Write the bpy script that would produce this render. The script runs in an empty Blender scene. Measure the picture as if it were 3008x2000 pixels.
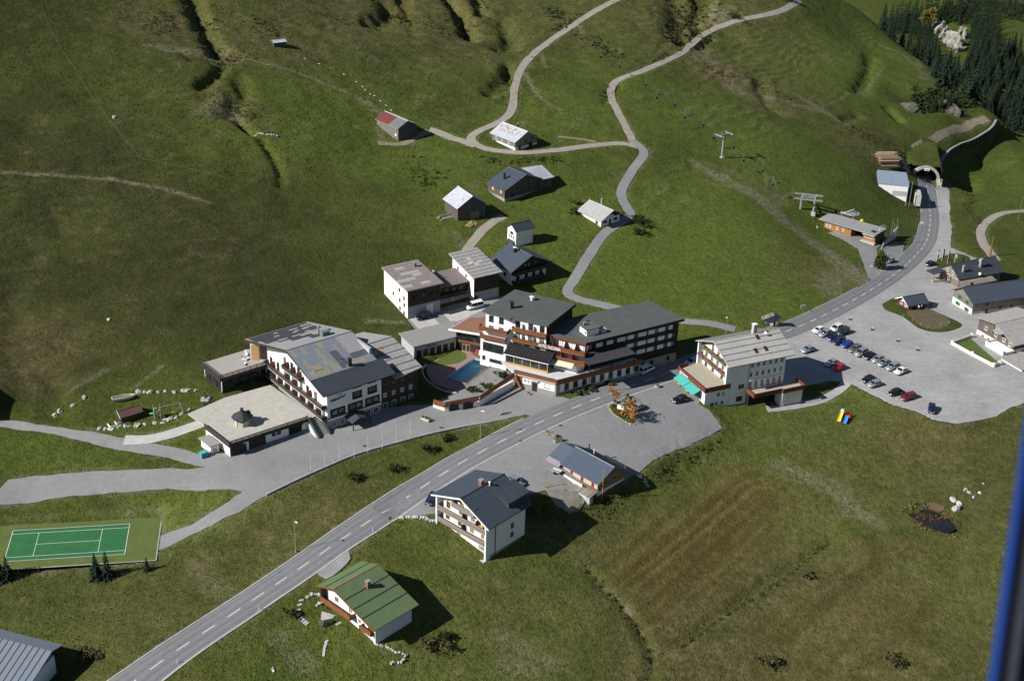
import bpy, bmesh, math, random
import numpy as np
from mathutils import Vector, Matrix
from mathutils.geometry import delaunay_2d_cdt

S = bpy.context.scene
COL = S.collection
# ------------------------------------------------------------------ camera
FL, CXP, CYP = 4050.0, 1504.0, 1000.0
PITCH, ROLL = math.radians(26.8), math.radians(1.85)
CAM = np.array([0.0, 0.0, 168.5])
FWD = np.array([0, math.cos(PITCH), -math.sin(PITCH)])
_R0 = np.array([1.0, 0, 0]); _U0 = np.cross(_R0, FWD)
RGT = _R0*math.cos(ROLL)+_U0*math.sin(ROLL)
UPV = -_R0*math.sin(ROLL)+_U0*math.cos(ROLL)
cd = bpy.data.cameras.new('camera'); cam = bpy.data.objects.new('camera', cd); COL.objects.link(cam)
cd.sensor_width = 36; cd.lens = FL/3008*36; cd.clip_start = 0.05; cd.clip_end = 8000
cam.matrix_world = Matrix(((RGT[0], UPV[0], -FWD[0], CAM[0]), (RGT[1], UPV[1], -FWD[1], CAM[1]), (RGT[2], UPV[2], -FWD[2], CAM[2]), (0, 0, 0, 1)))
S.camera = cam
# ------------------------------------------------------------------ sky and sun
SUN_AZ, SUN_EL = math.radians(23), math.radians(35)       # direction the shadows run, sun height
sdir = Vector((math.cos(SUN_AZ)*math.cos(SUN_EL), math.sin(SUN_AZ)*math.cos(SUN_EL), -math.sin(SUN_EL)))
W = bpy.data.worlds.new('World'); S.world = W; W.use_nodes = True
nt = W.node_tree; bg = nt.nodes['Background']
sky = nt.nodes.new('ShaderNodeTexSky'); sky.sky_type = 'NISHITA'; sky.sun_disc = False
sky.sun_elevation = SUN_EL
sky.sun_rotation = math.atan2(-sdir.x, -sdir.y)
sky.altitude = 1500; sky.air_density = 1.0; sky.dust_density = 0.6; sky.ozone_density = 1.5
nt.links.new(sky.outputs[0], bg.inputs[0]); bg.inputs[1].default_value = 0.05
sl = bpy.data.lights.new('sun', 'SUN'); sl.energy = 5.0; sl.angle = math.radians(0.5); sl.color = (1.0, 0.965, 0.92)
so = bpy.data.objects.new('sun', sl); COL.objects.link(so); so.location = (-150, 100, 300)
so.rotation_euler = sdir.to_track_quat('-Z', 'Y').to_euler()
S.view_settings.view_transform = 'Standard'; S.view_settings.look = 'None'; S.view_settings.gamma = 1
S.view_settings.use_curve_mapping = False; S.view_settings.exposure = 0.5
S.render.engine = 'CYCLES'; S.cycles.max_bounces = 5
# ------------------------------------------------------------------ terrain height (metres; the tennis court lies at 0)
def rays(px, py):
    px = np.asarray(px, float); py = np.asarray(py, float)
    return FWD+RGT*((px-CXP)/FL)[..., None]-UPV*((py-CYP)/FL)[..., None]
def onz(px, py, z):                       # where a sight line meets the level z
    d = rays(px, py); t = (np.asarray(z)-CAM[2])/d[..., 2]
    return CAM+d*t[..., None]
CTRL = [  # survey points: sight line and height
 # main road
 (300,2060,-.3),(460,1951,.8),(611,1850,1.7),(754,1755,2.5),(888,1664,3.2),(1015,1576,3.9),(1135,1496,4.5),(1243,1425,5.1),(1357,1356,5.6),(1471,1296,6.1),(1582,1242,6.4),(1693,1194,6.6),(1801,1152,6.6),(1906,1114,6.4),(2010,1075,6.0),(2110,1038,5.4),(2210,1005,4.6),(2315,971,3.8),(2387,941,3.1),(2451,910,2.3),(2509,880,1.4),(2559,851,.5),(2603,823,-.6),(2640,796,-1.8),(2671,770,-3.1),(2695,745,-4.5),(2715,721,-6),(2727,690,-7.2),(2733,640,-8.4),(2728,585,-9.3),(2715,530,-9.8),
 # court, lower left
 (40,1560,0),(382,1540,0),(367,1630,0),(11,1650,0),(200,1600,0),(-80,1600,0),(465,1545,.1),(455,1640,.05),
 (0,1700,-1.5),(250,1690,-1.3),(480,1680,-.6),(100,1850,-2.4),(300,1850,-1.2),(0,2000,-4),(200,1980,-2.6),(650,1640,1.2),(780,1570,2.2),(880,1500,3.4),(1000,1440,4.6),
 (120,1515,1.2),(350,1500,1.4),(560,1480,2.4),(600,1560,1.6),
 # access roads
 (-100,1470,3.2),(0,1450,3.4),(200,1420,3.8),(450,1405,4.3),(640,1400,4.9),(560,1560,1.1),(480,1595,.3),(660,1490,3.4),(0,1243,6.4),(150,1262,6.2),(350,1305,5.9),(520,1345,5.5),(800,1380,5.2),(950,1330,5.6),(1100,1290,6.0),(1250,1260,6.2),(1400,1220,6.3),(1500,1180,6.5),(1450,1215,6.3),
 (1350,1290,5.2),(1200,1370,4.6),(300,1370,4.6),(100,1330,5.2),
 # playground and slopes behind the left hotel
 (420,1250,6.8),(300,1230,7.4),(550,1180,7.8),(200,1190,8.6),(0,1150,9.4),(700,1230,7.2),(800,1180,7.6),(640,1130,8.8),
 (0,1000,13),(0,850,17),(0,700,21.5),(0,500,29),(0,300,38),(0,150,46),(0,0,56),(-250,1000,14),(-250,500,32),(-250,0,60),(-300,1450,4),(-300,1750,-2),
 (300,1050,11),(300,900,15),(300,750,19),(300,600,23.5),(300,400,31),(300,200,41),(300,0,52),
 (600,1000,11.5),(600,850,15),(600,700,18.5),(600,500,25),(600,300,33),(600,150,40),(600,0,48),
 (850,930,10.5),(900,800,13.5),(900,650,17),(900,450,23),(900,250,31),(900,80,39),(900,0,43),
 (1080,960,8.6),(1100,820,11),(1120,700,13.5),(1150,550,17),(1150,420,20),(1200,250,26),(1200,100,33),(1200,0,38),
 # hotel centre plateau
 (1200,1010,7.4),(1250,960,7.4),(1300,930,7.6),(1400,910,7.8),(1500,890,7.8),(1320,1100,6.8),(1450,1060,6.9),(1600,1060,6.6),(1700,1000,6.6),(1850,960,6.3),
 # mid slope
 (1350,760,11),(1480,860,8.4),(1600,830,8.6),(1660,865,8),(1700,800,9),(1760,710,10.2),(1790,675,10.8),(1850,645,11.2),(1830,560,13),(1857,500,14.8),(1893,450,16.2),(1855,410,17.6),
 (1420,650,14),(1550,600,14),(1500,520,16.6),(1620,440,18.3),(1450,440,18.8),(1390,405,19.6),(1250,380,20.8),(1180,400,20.3),(1480,360,21),(1510,300,22.4),(1520,220,24.4),(1570,155,26.2),(1650,95,28.6),(1800,5,33.5),
 (1700,350,19.6),(1680,250,22.6),(1795,270,21),(1900,205,23.4),(2000,158,23.5),(2085,92,25.5),(2160,62,27),(2260,40,27.5),(2345,10,28),(2030,50,28),(1900,60,30),(1720,130,26.8),(2200,0,31),(1950,0,32),
 (1950,700,8.4),(1950,850,7),(2050,930,6.2),(2150,880,5.6),(2250,820,4.6),(2350,880,3.4),(2100,750,7),(2300,700,5),(2430,790,.6),(2000,560,11.6),(2000,420,15.4),(2120,460,12),(2100,330,16.6),(2200,560,8.6),(2250,430,11.4),(2400,600,2.4),(2350,530,5.6),(2480,640,-.6),(2418,671,-1.9),(2480,690,-2),(2440,702,-2),(2510,650,-1.6),(2455,650,-1.2),
 # hill on the right
 (2200,300,15.5),(2200,150,20.5),(2350,400,10.4),(2350,250,13.5),(2350,120,19),(2480,450,5),(2480,300,9),(2480,180,13),(2480,60,18),(2560,520,-.5),(2600,400,2.5),(2600,280,6),(2560,150,9.5),(2640,470,-1.2),(2680,380,.6),(2700,280,2.6),(2720,430,-3),(2780,390,-3),(2863,360,-4),(2925,335,-5),(2760,330,1),(2640,540,-6),(2560,640,-2.6),(2620,640,-6),(2660,600,-8),(2510,706,-2),(2560,722,-2.1),(2560,790,-1.2),(2620,700,-5.6),
 (2500,10,20),(2600,110,10),(2700,180,4),(2760,240,1),
 # right edge
 (2790,560,-9.8),(2850,600,-10),(2800,520,-12),(2880,480,-15),(2960,420,-20),(3000,520,-16),(3080,420,-24),(2900,660,-8.6),(3000,640,-9.5),(2950,720,-6),(3050,760,-6),(2830,730,-5.4),(2760,800,-2.6),(2860,800,-3.2),(3000,850,-2),(2700,870,-.6),(2750,950,1.0),(2900,960,.4),(3000,960,.2),(3060,1080,1),
 # car park and white hotel
 (2400,1010,3.4),(2500,1050,2.8),(2620,1000,1.8),(2600,1150,2.6),(2750,1100,2),(2750,1230,2.2),(2900,1180,1.6),(3008,1160,1.2),(2450,1110,2.9),(2330,1100,3.2),(2250,1170,2.6),(2130,1190,3.0),(2420,1150,2.2),(2280,1205,1.9),
 (1800,1200,6.2),(1900,1180,6.0),(1980,1250,5.5),(1800,1320,5.4),(1900,1350,5.2),(1700,1260,5.9),(1600,1330,5.5),(1500,1400,5.0),(1350,1450,4.8),(1560,1430,4.9),
 # meadow below the lot
 (2160,1235,2.4),(2140,1290,1.9),(2050,1330,1.4),(1960,1380,1.0),(1900,1420,1.2),(1830,1440,2.4),(1700,1480,2.6),(1640,1490,3.2),(1560,1560,1.8),(1440,1640,1.2),(1330,1600,2.0),(1280,1550,3.4),(1200,1570,3),(1800,1520,-.2),(2000,1480,-1),(2300,1300,.6),(2500,1260,.4),(2700,1300,-.2),(2900,1300,-.6),(3050,1300,-.4),(2300,1450,-1.6),(2600,1450,-2.4),(2750,1510,-3.6),(2900,1500,-3),(3050,1600,-4),(1700,1650,-2),(1500,1750,-1.6),(2000,1700,-4),(2300,1700,-5),(2600,1700,-5.6),(2900,1800,-6.6),(1500,1950,-4.6),(1900,1950,-6.6),(2300,1950,-8),(2800,2000,-9),(3100,2000,-9),
 (1103,1893,-.2),(940,1770,1.7),(1000,1840,.6),(1205,1820,.2),(1050,1680,3),(1130,1740,1.6),(1250,1750,.6),(1250,1950,-2.6),(1000,1960,-1.4),(800,1880,1.0),(700,1960,.4),(850,1760,2.6),(1130,1620,3.2),(2200,2100,-10),(1200,2100,-5),(3000,2150,-12),(400,2150,-4)]
WCTRL = [  # ground out of sight behind the crest and across the valley (x, y, z)
 (240,650,-48),(275,650,-62),(210,720,-62),(140,760,-45),(90,760,-8),(40,760,22),(-60,780,55),(-200,780,85),(300,600,-52),(330,520,-30),(262,565,-22),(170,560,-3),
 (130,900,-85),(220,800,-98),(320,700,-92),(280,900,-104),(180,1000,-96),(330,1050,-98),(450,900,-100),(450,650,-85),(100,1100,-84),(250,1250,-84),(450,1200,-82),(600,1000,-85),(0,900,-10),(-200,1000,90),(-400,700,90),(-450,400,40),(-400,150,0),(0,100,-10),(300,150,-14),(450,350,-26),(100,120,-12),(-200,100,-10),(600,500,-60),(60,1350,-60),(300,1500,-40),(600,1400,-20),(0,1600,20),(-300,1500,140)]
_c = np.array(CTRL, float); _P = onz(_c[:, 0], _c[:, 1], _c[:, 2])
_P = np.vstack([_P, np.array(WCTRL, float)])
_SC = 100.0
def _U(r2): return r2*np.log(r2+1e-9)
def _tps(P, lam):
    X = P[:, :2]/_SC; n = len(X)
    r2 = ((X[:, None]-X[None])**2).sum(-1)
    A = np.zeros((n+3, n+3)); A[:n, :n] = _U(r2)+np.eye(n)*lam; A[:n, n] = 1; A[:n, n+1:] = X; A[n, :n] = 1; A[n+1:, :n] = X.T
    b = np.zeros(n+3); b[:n] = P[:, 2]
    return np.linalg.solve(A, b)
_w = _tps(_P, 0.004)
def H0(x, y):
    x = np.asarray(x, float); y = np.asarray(y, float); sh = x.shape
    q = np.stack([x.ravel(), y.ravel()], -1)/_SC; X = _P[:, :2]/_SC; n = len(X); out = np.empty(len(q))
    for i in range(0, len(q), 20000):
        s = q[i:i+20000]
        r2 = (s**2).sum(1)[:, None]+(X**2).sum(1)[None]-2*s@X.T
        out[i:i+20000] = _U(np.maximum(r2, 0))@_w[:n]+_w[n]+s@_w[n+1:]
    return out.reshape(sh)
# coarse table of H0 with bilinear look-up (fast and smooth)
TX0, TX1, TY0, TY1, TD = -300., 460., 90., 1000., 2.0
_tx = np.arange(TX0, TX1+TD, TD); _ty = np.arange(TY0, TY1+TD, TD)
_T = H0(*np.meshgrid(_tx, _ty))
_fx = np.arange(-900., 1001., 12.); _fy = np.arange(-250., 2301., 12.)
_TF = H0(*np.meshgrid(_fx, _fy))           # coarse table for the far surroundings
def _bil(T, x, y, x0, y0, d):
    u = np.clip((x-x0)/d, 0, T.shape[1]-1.001); v = np.clip((y-y0)/d, 0, T.shape[0]-1.001)
    i = u.astype(int); j = v.astype(int); u = u-i; v = v-j
    return T[j, i]*(1-u)*(1-v)+T[j, i+1]*u*(1-v)+T[j+1, i]*(1-u)*v+T[j+1, i+1]*u*v
def H(x, y):
    x = np.asarray(x, float); y = np.asarray(y, float)
    inside = (x > TX0) & (x < TX1-TD) & (y > TY0) & (y < TY1-TD); r = _bil(_T, x, y, TX0, TY0, TD)
    return r if np.all(inside) else np.where(inside, r, _bil(_TF, x, y, -900., -250., 12.))
def G(px, py, tmax=1400.):                # first ground point on a sight line
    px = np.atleast_1d(np.asarray(px, float)); py = np.atleast_1d(np.asarray(py, float))
    d = rays(px, py); t = np.full(len(px), 170.); done = np.zeros(len(px), bool); lo = t.copy()
    while not done.all() and t.min() < tmax:
        p = CAM+d*t[:, None]; hit = (p[:, 2] < H(p[:, 0], p[:, 1])) & ~done
        done |= hit; lo = np.where(done, lo, t); t = np.where(done, t, t+4)
        if (t[~done] > tmax).all(): break
    hi = t.copy()
    for _ in range(14):
        m = (lo+hi)/2; p = CAM+d*m[:, None]; b = p[:, 2] < H(p[:, 0], p[:, 1])
        hi = np.where(b, m, hi); lo = np.where(b, lo, m)
    p = CAM+d*((lo+hi)/2)[:, None]; return p
# ------------------------------------------------------------------ materials
MATS = {}
def _nodes(name):
    m = bpy.data.materials.new(name); m.use_nodes = True; t = m.node_tree; b = t.nodes['Principled BSDF']
    MATS[name] = m; return m, t, b
def NN(t, typ, **kw):
    n = t.nodes.new(typ)
    for k, v in kw.items():
        if k.startswith('i_'): n.inputs[int(k[2:])].default_value = v
        else: setattr(n, k, v)
    return n
def pos(t, scale=(1, 1, 1), rotz=0, obj=False):
    g = NN(t, 'ShaderNodeTexCoord').outputs['Object'] if obj else NN(t, 'ShaderNodeNewGeometry').outputs['Position']
    mp = NN(t, 'ShaderNodeMapping'); mp.inputs['Scale'].default_value = scale; mp.inputs['Rotation'].default_value = (0, 0, rotz)
    t.links.new(g, mp.inputs[0]); return mp.outputs[0]
def noise(t, vec, scale, detail=3, rough=.6):
    n = NN(t, 'ShaderNodeTexNoise'); t.links.new(vec, n.inputs['Vector'])
    n.inputs['Scale'].default_value = scale; n.inputs['Detail'].default_value = detail; n.inputs['Roughness'].default_value = rough
    return n.outputs[0]
def ramp(t, fac, stops):
    r = NN(t, 'ShaderNodeValToRGB'); e = r.color_ramp.elements
    while len(e) < len(stops): e.new(.5)
    for k, (p, c) in enumerate(stops):
        e[k].position = p; e[k].color = (c, c, c, 1) if isinstance(c, (int, float)) else (*c, 1)
    t.links.new(fac, r.inputs[0]); return r.outputs[0]
def mix(t, fac, a, b, mode='MIX'):
    m = NN(t, 'ShaderNodeMix', data_type='RGBA', blend_type=mode)
    for s, v in ((m.inputs[0], fac), (m.inputs[6], a), (m.inputs[7], b)):
        if hasattr(v, 'is_output'): t.links.new(v, s)
        elif isinstance(v, (int, float)): s.default_value = v if s.type == 'VALUE' else (v, v, v, 1)
        else: s.default_value = (*v, 1)
    return m.outputs[2]
def math_(t, op, a, b=0.0):
    m = NN(t, 'ShaderNodeMath', operation=op)
    for s, v in ((m.inputs[0], a), (m.inputs[1], b)):
        if hasattr(v, 'is_output'): t.links.new(v, s)
        else: s.default_value = v
    return m.outputs[0]
def attr(t, name):
    a = NN(t, 'ShaderNodeAttribute'); a.attribute_name = name; return a.outputs['Fac']
def bump(t, b, h, strength, dist):
    n = NN(t, 'ShaderNodeBump'); n.inputs['Strength'].default_value = strength; n.inputs['Distance'].default_value = dist
    t.links.new(h, n.inputs['Height']); t.links.new(n.outputs[0], b.inputs['Normal'])
def pm(name, col, var=.25, scale=1.5, rough=.85, metal=0., spec=.3, obj=True, stretch=(1, 1, 1), bmp=0.):
    """plain surface with uneven, slightly worn colour"""
    if name in MATS: return MATS[name]
    m, t, b = _nodes(name); v = pos(t, stretch, obj=obj)
    f = mix(t, .5, noise(t, v, scale, 4), noise(t, v, scale*7, 2)); lo = tuple(c*(1-var) for c in col); hi = tuple(min(1, c*(1+var)) for c in col)
    t.links.new(ramp(t, f, [(.32, lo), (.68, hi)]), b.inputs['Base Color'])
    b.inputs['Roughness'].default_value = rough; b.inputs['Metallic'].default_value = metal; b.inputs['Specular IOR Level'].default_value = spec
    if bmp: bump(t, b, f, .6, bmp)
    return m
def boards(name, col, axis=0, width=.2, var=.35, rough=.85, gap=.45):
    """boards or sheets with seams every `width` metres along an object axis"""
    if name in MATS: return MATS[name]
    m, t, b = _nodes(name); v = pos(t, obj=True)
    sx = NN(t, 'ShaderNodeSeparateXYZ'); t.links.new(v, sx.inputs[0])
    u = math_(t, 'MULTIPLY', sx.outputs[axis], 1/width); fl = math_(t, 'FLOOR', u); fr = math_(t, 'FRACT', u)
    wn = NN(t, 'ShaderNodeTexWhiteNoise', noise_dimensions='1D'); t.links.new(fl, wn.inputs['W'])
    st = [1, 1, 1]; st[2] = .3
    n = noise(t, pos(t, tuple(st), obj=True), 2.5, 4)
    f = mix(t, .5, wn.outputs[0], n)
    c = ramp(t, f, [(.2, tuple(k*(1-var) for k in col)), (.8, tuple(min(1, k*(1+var)) for k in col))])
    seam = math_(t, 'LESS_THAN', fr, .12)
    c = mix(t, math_(t, 'MULTIPLY', seam, gap), c, tuple(k*.3 for k in col))
    t.links.new(c, b.inputs['Base Color']); b.inputs['Roughness'].default_value = rough
    bump(t, b, math_(t, 'SUBTRACT', 1.0, seam), .5, .02)
    return m
# ------------------------------------------------------------------ objects
def mesh_of(bm, name):
    me = bpy.data.meshes.new(name); bm.normal_update(); bm.to_mesh(me); bm.free(); return me
def link(name, data, mat=None, parent=None, loc=None, rot=None, kind=None):
    o = bpy.data.objects.new(name, data); COL.objects.link(o)
    if mat is not None and data is not None and not data.materials: data.materials.append(mat)
    if parent is not None: o.parent = parent
    if loc is not None: o.location = loc
    if rot is not None: o.rotation_euler = rot if hasattr(rot, '__len__') else (0, 0, rot)
    if kind: o['kind'] = kind
    return o
def tag(o, label, cat, group=None):
    o['label'] = label; o['category'] = cat
    if group: o['group'] = group
    return o
def thing(name, label, cat, loc=(0, 0, 0), rz=0, group=None):
    return tag(link(name, None, None, None, loc, rz), label, cat, group)
def cbox(bm, x0, x1, y0, y1, z0, z1):
    v = [bm.verts.new((x, y, z)) for z in (z0, z1) for y in (y0, y1) for x in (x0, x1)]
    for f in ((0, 2, 3, 1), (4, 5, 7, 6), (0, 1, 5, 4), (2, 6, 7, 3), (0, 4, 6, 2), (1, 3, 7, 5)): bm.faces.new([v[k] for k in f])
def prism(bm, pts, d):                     # ring of points swept by vector d
    a = [bm.verts.new(p) for p in pts]; b = [bm.verts.new(Vector(p)+Vector(d)) for p in pts]; n = len(pts)
    bm.faces.new(a[::-1]); bm.faces.new(b)
    for k in range(n): bm.faces.new((a[k], a[(k+1) % n], b[(k+1) % n], b[k]))
def tube(bm, p0, p1, r0, r1=None, n=6):
    r1 = r0 if r1 is None else r1; p0 = Vector(p0); p1 = Vector(p1); d = (p1-p0).normalized()
    a = d.orthogonal().normalized(); c = d.cross(a)
    A = [bm.verts.new(p0+(a*math.cos(k*2*math.pi/n)+c*math.sin(k*2*math.pi/n))*r0) for k in range(n)]
    B = [bm.verts.new(p1+(a*math.cos(k*2*math.pi/n)+c*math.sin(k*2*math.pi/n))*r1) for k in range(n)]
    for k in range(n): bm.faces.new((A[k], A[(k+1) % n], B[(k+1) % n], B[k]))
    bm.faces.new(A[::-1]); bm.faces.new(B)
def P(name, parent, mat, fn, kind=None, label=None):
    bm = bmesh.new(); fn(bm)
    bmesh.ops.recalc_face_normals(bm, faces=bm.faces)
    o = link(name, mesh_of(bm, name), mat, parent, kind=kind)
    if label: o['label'] = label
    return o
def B(name, parent, mat, *boxes, **kw):
    def fn(bm):
        for q in boxes: cbox(bm, *q)
    return P(name, parent, mat, fn, **kw)
def copy_tree(o, parent=None):
    c = o.copy(); COL.objects.link(c); c.parent = parent
    for ch in o.children: copy_tree(ch, c)
    return c
def g1(px, py):
    return G(px, py)[0]
def gz(x, y): return float(H(x, y))
_rs = np.random.RandomState(7)
_NT = _rs.rand(256, 256)
def vn(x, y, s, seed=0):                   # value noise -1..1
    u = np.asarray(x)/s+seed*17.13+1000; v = np.asarray(y)/s+seed*7.77+1000
    i = np.floor(u).astype(int); j = np.floor(v).astype(int); a = u-i; b = v-j; a = a*a*(3-2*a); b = b*b*(3-2*b)
    T = lambda p, q: _NT[p % 256, q % 256]
    return (T(i, j)*(1-a)*(1-b)+T(i+1, j)*a*(1-b)+T(i, j+1)*(1-a)*b+T(i+1, j+1)*a*b)*2-1
def seg_dist(x, y, pl):                    # distance of points to a polyline, and the side
    best = np.full(np.shape(x), 1e9)
    for (ax, ay), (bx, by) in zip(pl[:-1], pl[1:]):
        dx, dy = bx-ax, by-ay; t = np.clip(((x-ax)*dx+(y-ay)*dy)/(dx*dx+dy*dy+1e-9), 0, 1)
        best = np.minimum(best, np.hypot(x-ax-t*dx, y-ay-t*dy))
    return best
def in_poly(x, y, pl):
    r = np.zeros(np.shape(x), bool); n = len(pl); j = n-1
    for i in range(n):
        xi, yi = pl[i]; xj, yj = pl[j]
        with np.errstate(divide='ignore', invalid='ignore'):
            r ^= ((yi > y) != (yj > y)) & (x < (xj-xi)*(y-yi)/(yj-yi+1e-12)+xi)
        j = i
    return r
def gpl(pts):                              # ground polyline from sight lines
    a = np.array(pts, float); return G(a[:, 0], a[:, 1])[:, :2]
def smooth_pl(pl, step=2.0):               # Catmull-Rom resample
    pl = np.asarray(pl, float); q = np.vstack([2*pl[0]-pl[1], pl, 2*pl[-1]-pl[-2]]); out = []
    for k in range(1, len(q)-2):
        n = max(2, int(np.hypot(*(q[k+1]-q[k]))/step)); t = np.linspace(0, 1, n, endpoint=False)[:, None]
        p0, p1, p2, p3 = q[k-1], q[k], q[k+1], q[k+2]
        out.append(.5*(2*p1+(p2-p0)*t+(2*p0-5*p1+4*p2-p3)*t**2+(3*p1-p0-3*p2+p3)*t**3))
    return np.vstack(out+[pl[-1:]])
def ribbon(pl, wl, wr, jit=0., seed=0):
    d = np.gradient(pl, axis=0); d /= np.linalg.norm(d, axis=1)[:, None]+1e-9; nrm = np.stack([-d[:, 1], d[:, 0]], 1)
    s = np.arange(len(pl))
    jl = jit*vn(s*1.0, s*0+3, 3., seed)+jit*.6*vn(s*1., s*0, 1.1, seed+9); jr = jit*vn(s*1.0, s*0+77, 3., seed+1)+jit*.6*vn(s*1., s*0, 1.1, seed+5)
    return np.vstack([pl+nrm*(wl+jl)[:, None] if np.ndim(wl+jl) else pl+nrm*wl, (pl-nrm*(wr+jr)[:, None])[::-1]])
PAVED = []                                 # plan outlines under which the soil is cut away
def sheet(name, outline, mat, lift=.03, grid=2.0, kind='structure', cut=True, skirt=.35, zf=None, dens=1.2, jit=0.):
    """a paved or planted surface draped on the ground, with edges turned down into the soil"""
    o = np.asarray(outline, float); e = []
    for a, b in zip(o, np.roll(o, -1, 0)):
        n = max(1, int(np.hypot(*(b-a))/dens)); e.append(a+(b-a)*np.linspace(0, 1, n, endpoint=False)[:, None])
    e = np.vstack(e)
    if jit: e = e+np.stack([vn(e[:, 0], e[:, 1], 1.7, 3)+.6*vn(e[:, 0], e[:, 1], 5, 4), vn(e[:, 0], e[:, 1], 1.9, 5)+.6*vn(e[:, 0], e[:, 1], 5, 6)], 1)*jit
    if cut: PAVED.append(e)
    x0, y0 = e.min(0); x1, y1 = e.max(0)
    gx, gy = np.meshgrid(np.arange(x0+grid*.37, x1, grid), np.arange(y0+grid*.41, y1, grid)); gx = gx.ravel(); gy = gy.ravel()
    k = in_poly(gx, gy, e) & (seg_dist(gx, gy, np.vstack([e, e[:1]])) > .35*grid)
    V = [Vector(p) for p in e]+[Vector((a, b)) for a, b in zip(gx[k], gy[k])]
    ne = len(e); R = delaunay_2d_cdt(V, [(i, (i+1) % ne) for i in range(ne)], [], 1, 1e-4)
    v2 = np.array([tuple(v) for v in R[0]]); zz = (zf or H)(v2[:, 0], v2[:, 1])+lift
    me = bpy.data.meshes.new(name)
    vs = [(a, b, c) for (a, b), c in zip(v2, zz)]; fs = [tuple(f) for f in R[2]]
    # skirt along boundary edges
    cnt = {}
    for f in fs:
        for a, b in zip(f, f[1:]+f[:1]): cnt[(min(a, b), max(a, b))] = cnt.get((min(a, b), max(a, b)), 0)+1
    low = {}
    for f in list(fs):
        for a, b in zip(f, f[1:]+f[:1]):
            if cnt[(min(a, b), max(a, b))] == 1:
                for q in (a, b):
                    if q not in low: low[q] = len(vs); vs.append((v2[q][0], v2[q][1], zz[q]-skirt))
                fs.append((b, a, low[a], low[b]))
    me.from_pydata(vs, [], fs); me.update()
    return link(name, me, mat, kind=kind)
# ------------------------------------------------------------------ paved surfaces
def asphalt(name, col, patch=.16, streak=None):
    m, t, b = _nodes(name); v = pos(t)
    f = mix(t, .5, noise(t, v, .09, 4, .65), noise(t, v, .9, 5, .7))
    c = ramp(t, f, [(.3, tuple(k*(1-patch) for k in col)), (.7, tuple(k*(1+patch) for k in col))])
    fine = noise(t, v, 9, 2)
    c = mix(t, .35, c, ramp(t, fine, [(.3, .45), (.7, .75)]), 'OVERLAY')
    if streak is not None:
        s = noise(t, pos(t, (.10, .5, 1), streak), 1.0, 4, .7); c = mix(t, .4, c, ramp(t, s, [(.35, .42), (.65, .58)]), 'OVERLAY')
    st = noise(t, v, .28, 2); c = mix(t, math_(t, 'MULTIPLY', ramp(t, st, [(.66, 0.0), (.74, 1.0)]), .35), c, tuple(k*.55 for k in col))
    t.links.new(c, b.inputs['Base Color']); b.inputs['Roughness'].default_value = .88; b.inputs['Specular IOR Level'].default_value = .25
    bump(t, b, fine, .25, .02); return m
M_road = asphalt('road_asphalt', (.165, .168, .172), .12)
M_lot = asphalt('lot_asphalt', (.195, .196, .196), .2)
M_lot2 = asphalt('car_park_surface', (.285, .28, .272), .26, streak=-.45)
M_lane = asphalt('lane_asphalt', (.205, .205, .203), .2)
def gravel(name, c1, c2):
    m, t, b = _nodes(name); v = pos(t); f = mix(t, .5, noise(t, v, .4, 4), noise(t, v, 5, 4, .7))
    t.links.new(ramp(t, f, [(.3, c1), (.7, c2)]), b.inputs['Base Color']); b.inputs['Roughness'].default_value = .95; bump(t, b, f, .5, .06); return m
M_grav = gravel('gravel_track', (.19, .17, .135), (.36, .325, .27))
M_dirt = gravel('dirt_path', (.12, .10, .055), (.30, .255, .175))
M_conc = pm('concrete', (.42, .41, .38), .2, .6, obj=False)
M_white = pm('white_paint', (.72, .72, .70), .12, 2)
def flatten(pts, deg=1, blend=3.0, level=None):           # level the made ground of a yard inside its outline
    global _T
    o = gpl(pts); X, Y = np.meshgrid(_tx, _ty); ins = in_poly(X, Y, o); d = seg_dist(X, Y, np.vstack([o, o[:1]])); w = np.where(ins, 1, np.clip(1-d/blend, 0, 1))
    x, y = X[ins], Y[ins]; Q = lambda x, y: np.stack([x*0+1, x/100, y/100, x*y/1e4, x*x/1e4, y*y/1e4][:3 if deg == 1 else 6], -1)
    c = np.linalg.lstsq(Q(x, y), _T[ins], rcond=None)[0]; _T = _T*(1-w)+(Q(X, Y)@c if level is None else level)*w
LOT = [(1179,1517),(1282,1509),(1420,1480),(1560,1450),(1640,1435),(1760,1440),(1876,1388),(1910,1361),(1951,1335),(2050,1296),(2122,1257),(2105,1232),(2082,1205),(2053,1184),(2130,1100),(2120,1065),(2110,1038),(2010,1075),(1801,1152),(1582,1242),(1357,1356),(1243,1425),(1150,1490)]
flatten(LOT, 2); flatten([(2300,1000),(2451,925),(2559,870),(2700,880),(2850,900),(2960,960),(3060,1000),(3060,1170),(2948,1206),(2820,1245),(2743,1232),(2628,1189),(2487,1121),(2330,1090)], 2, 4)
flatten([(-60,1545),(470,1520),(462,1645),(-80,1672)], level=0., blend=2.5)
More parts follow.
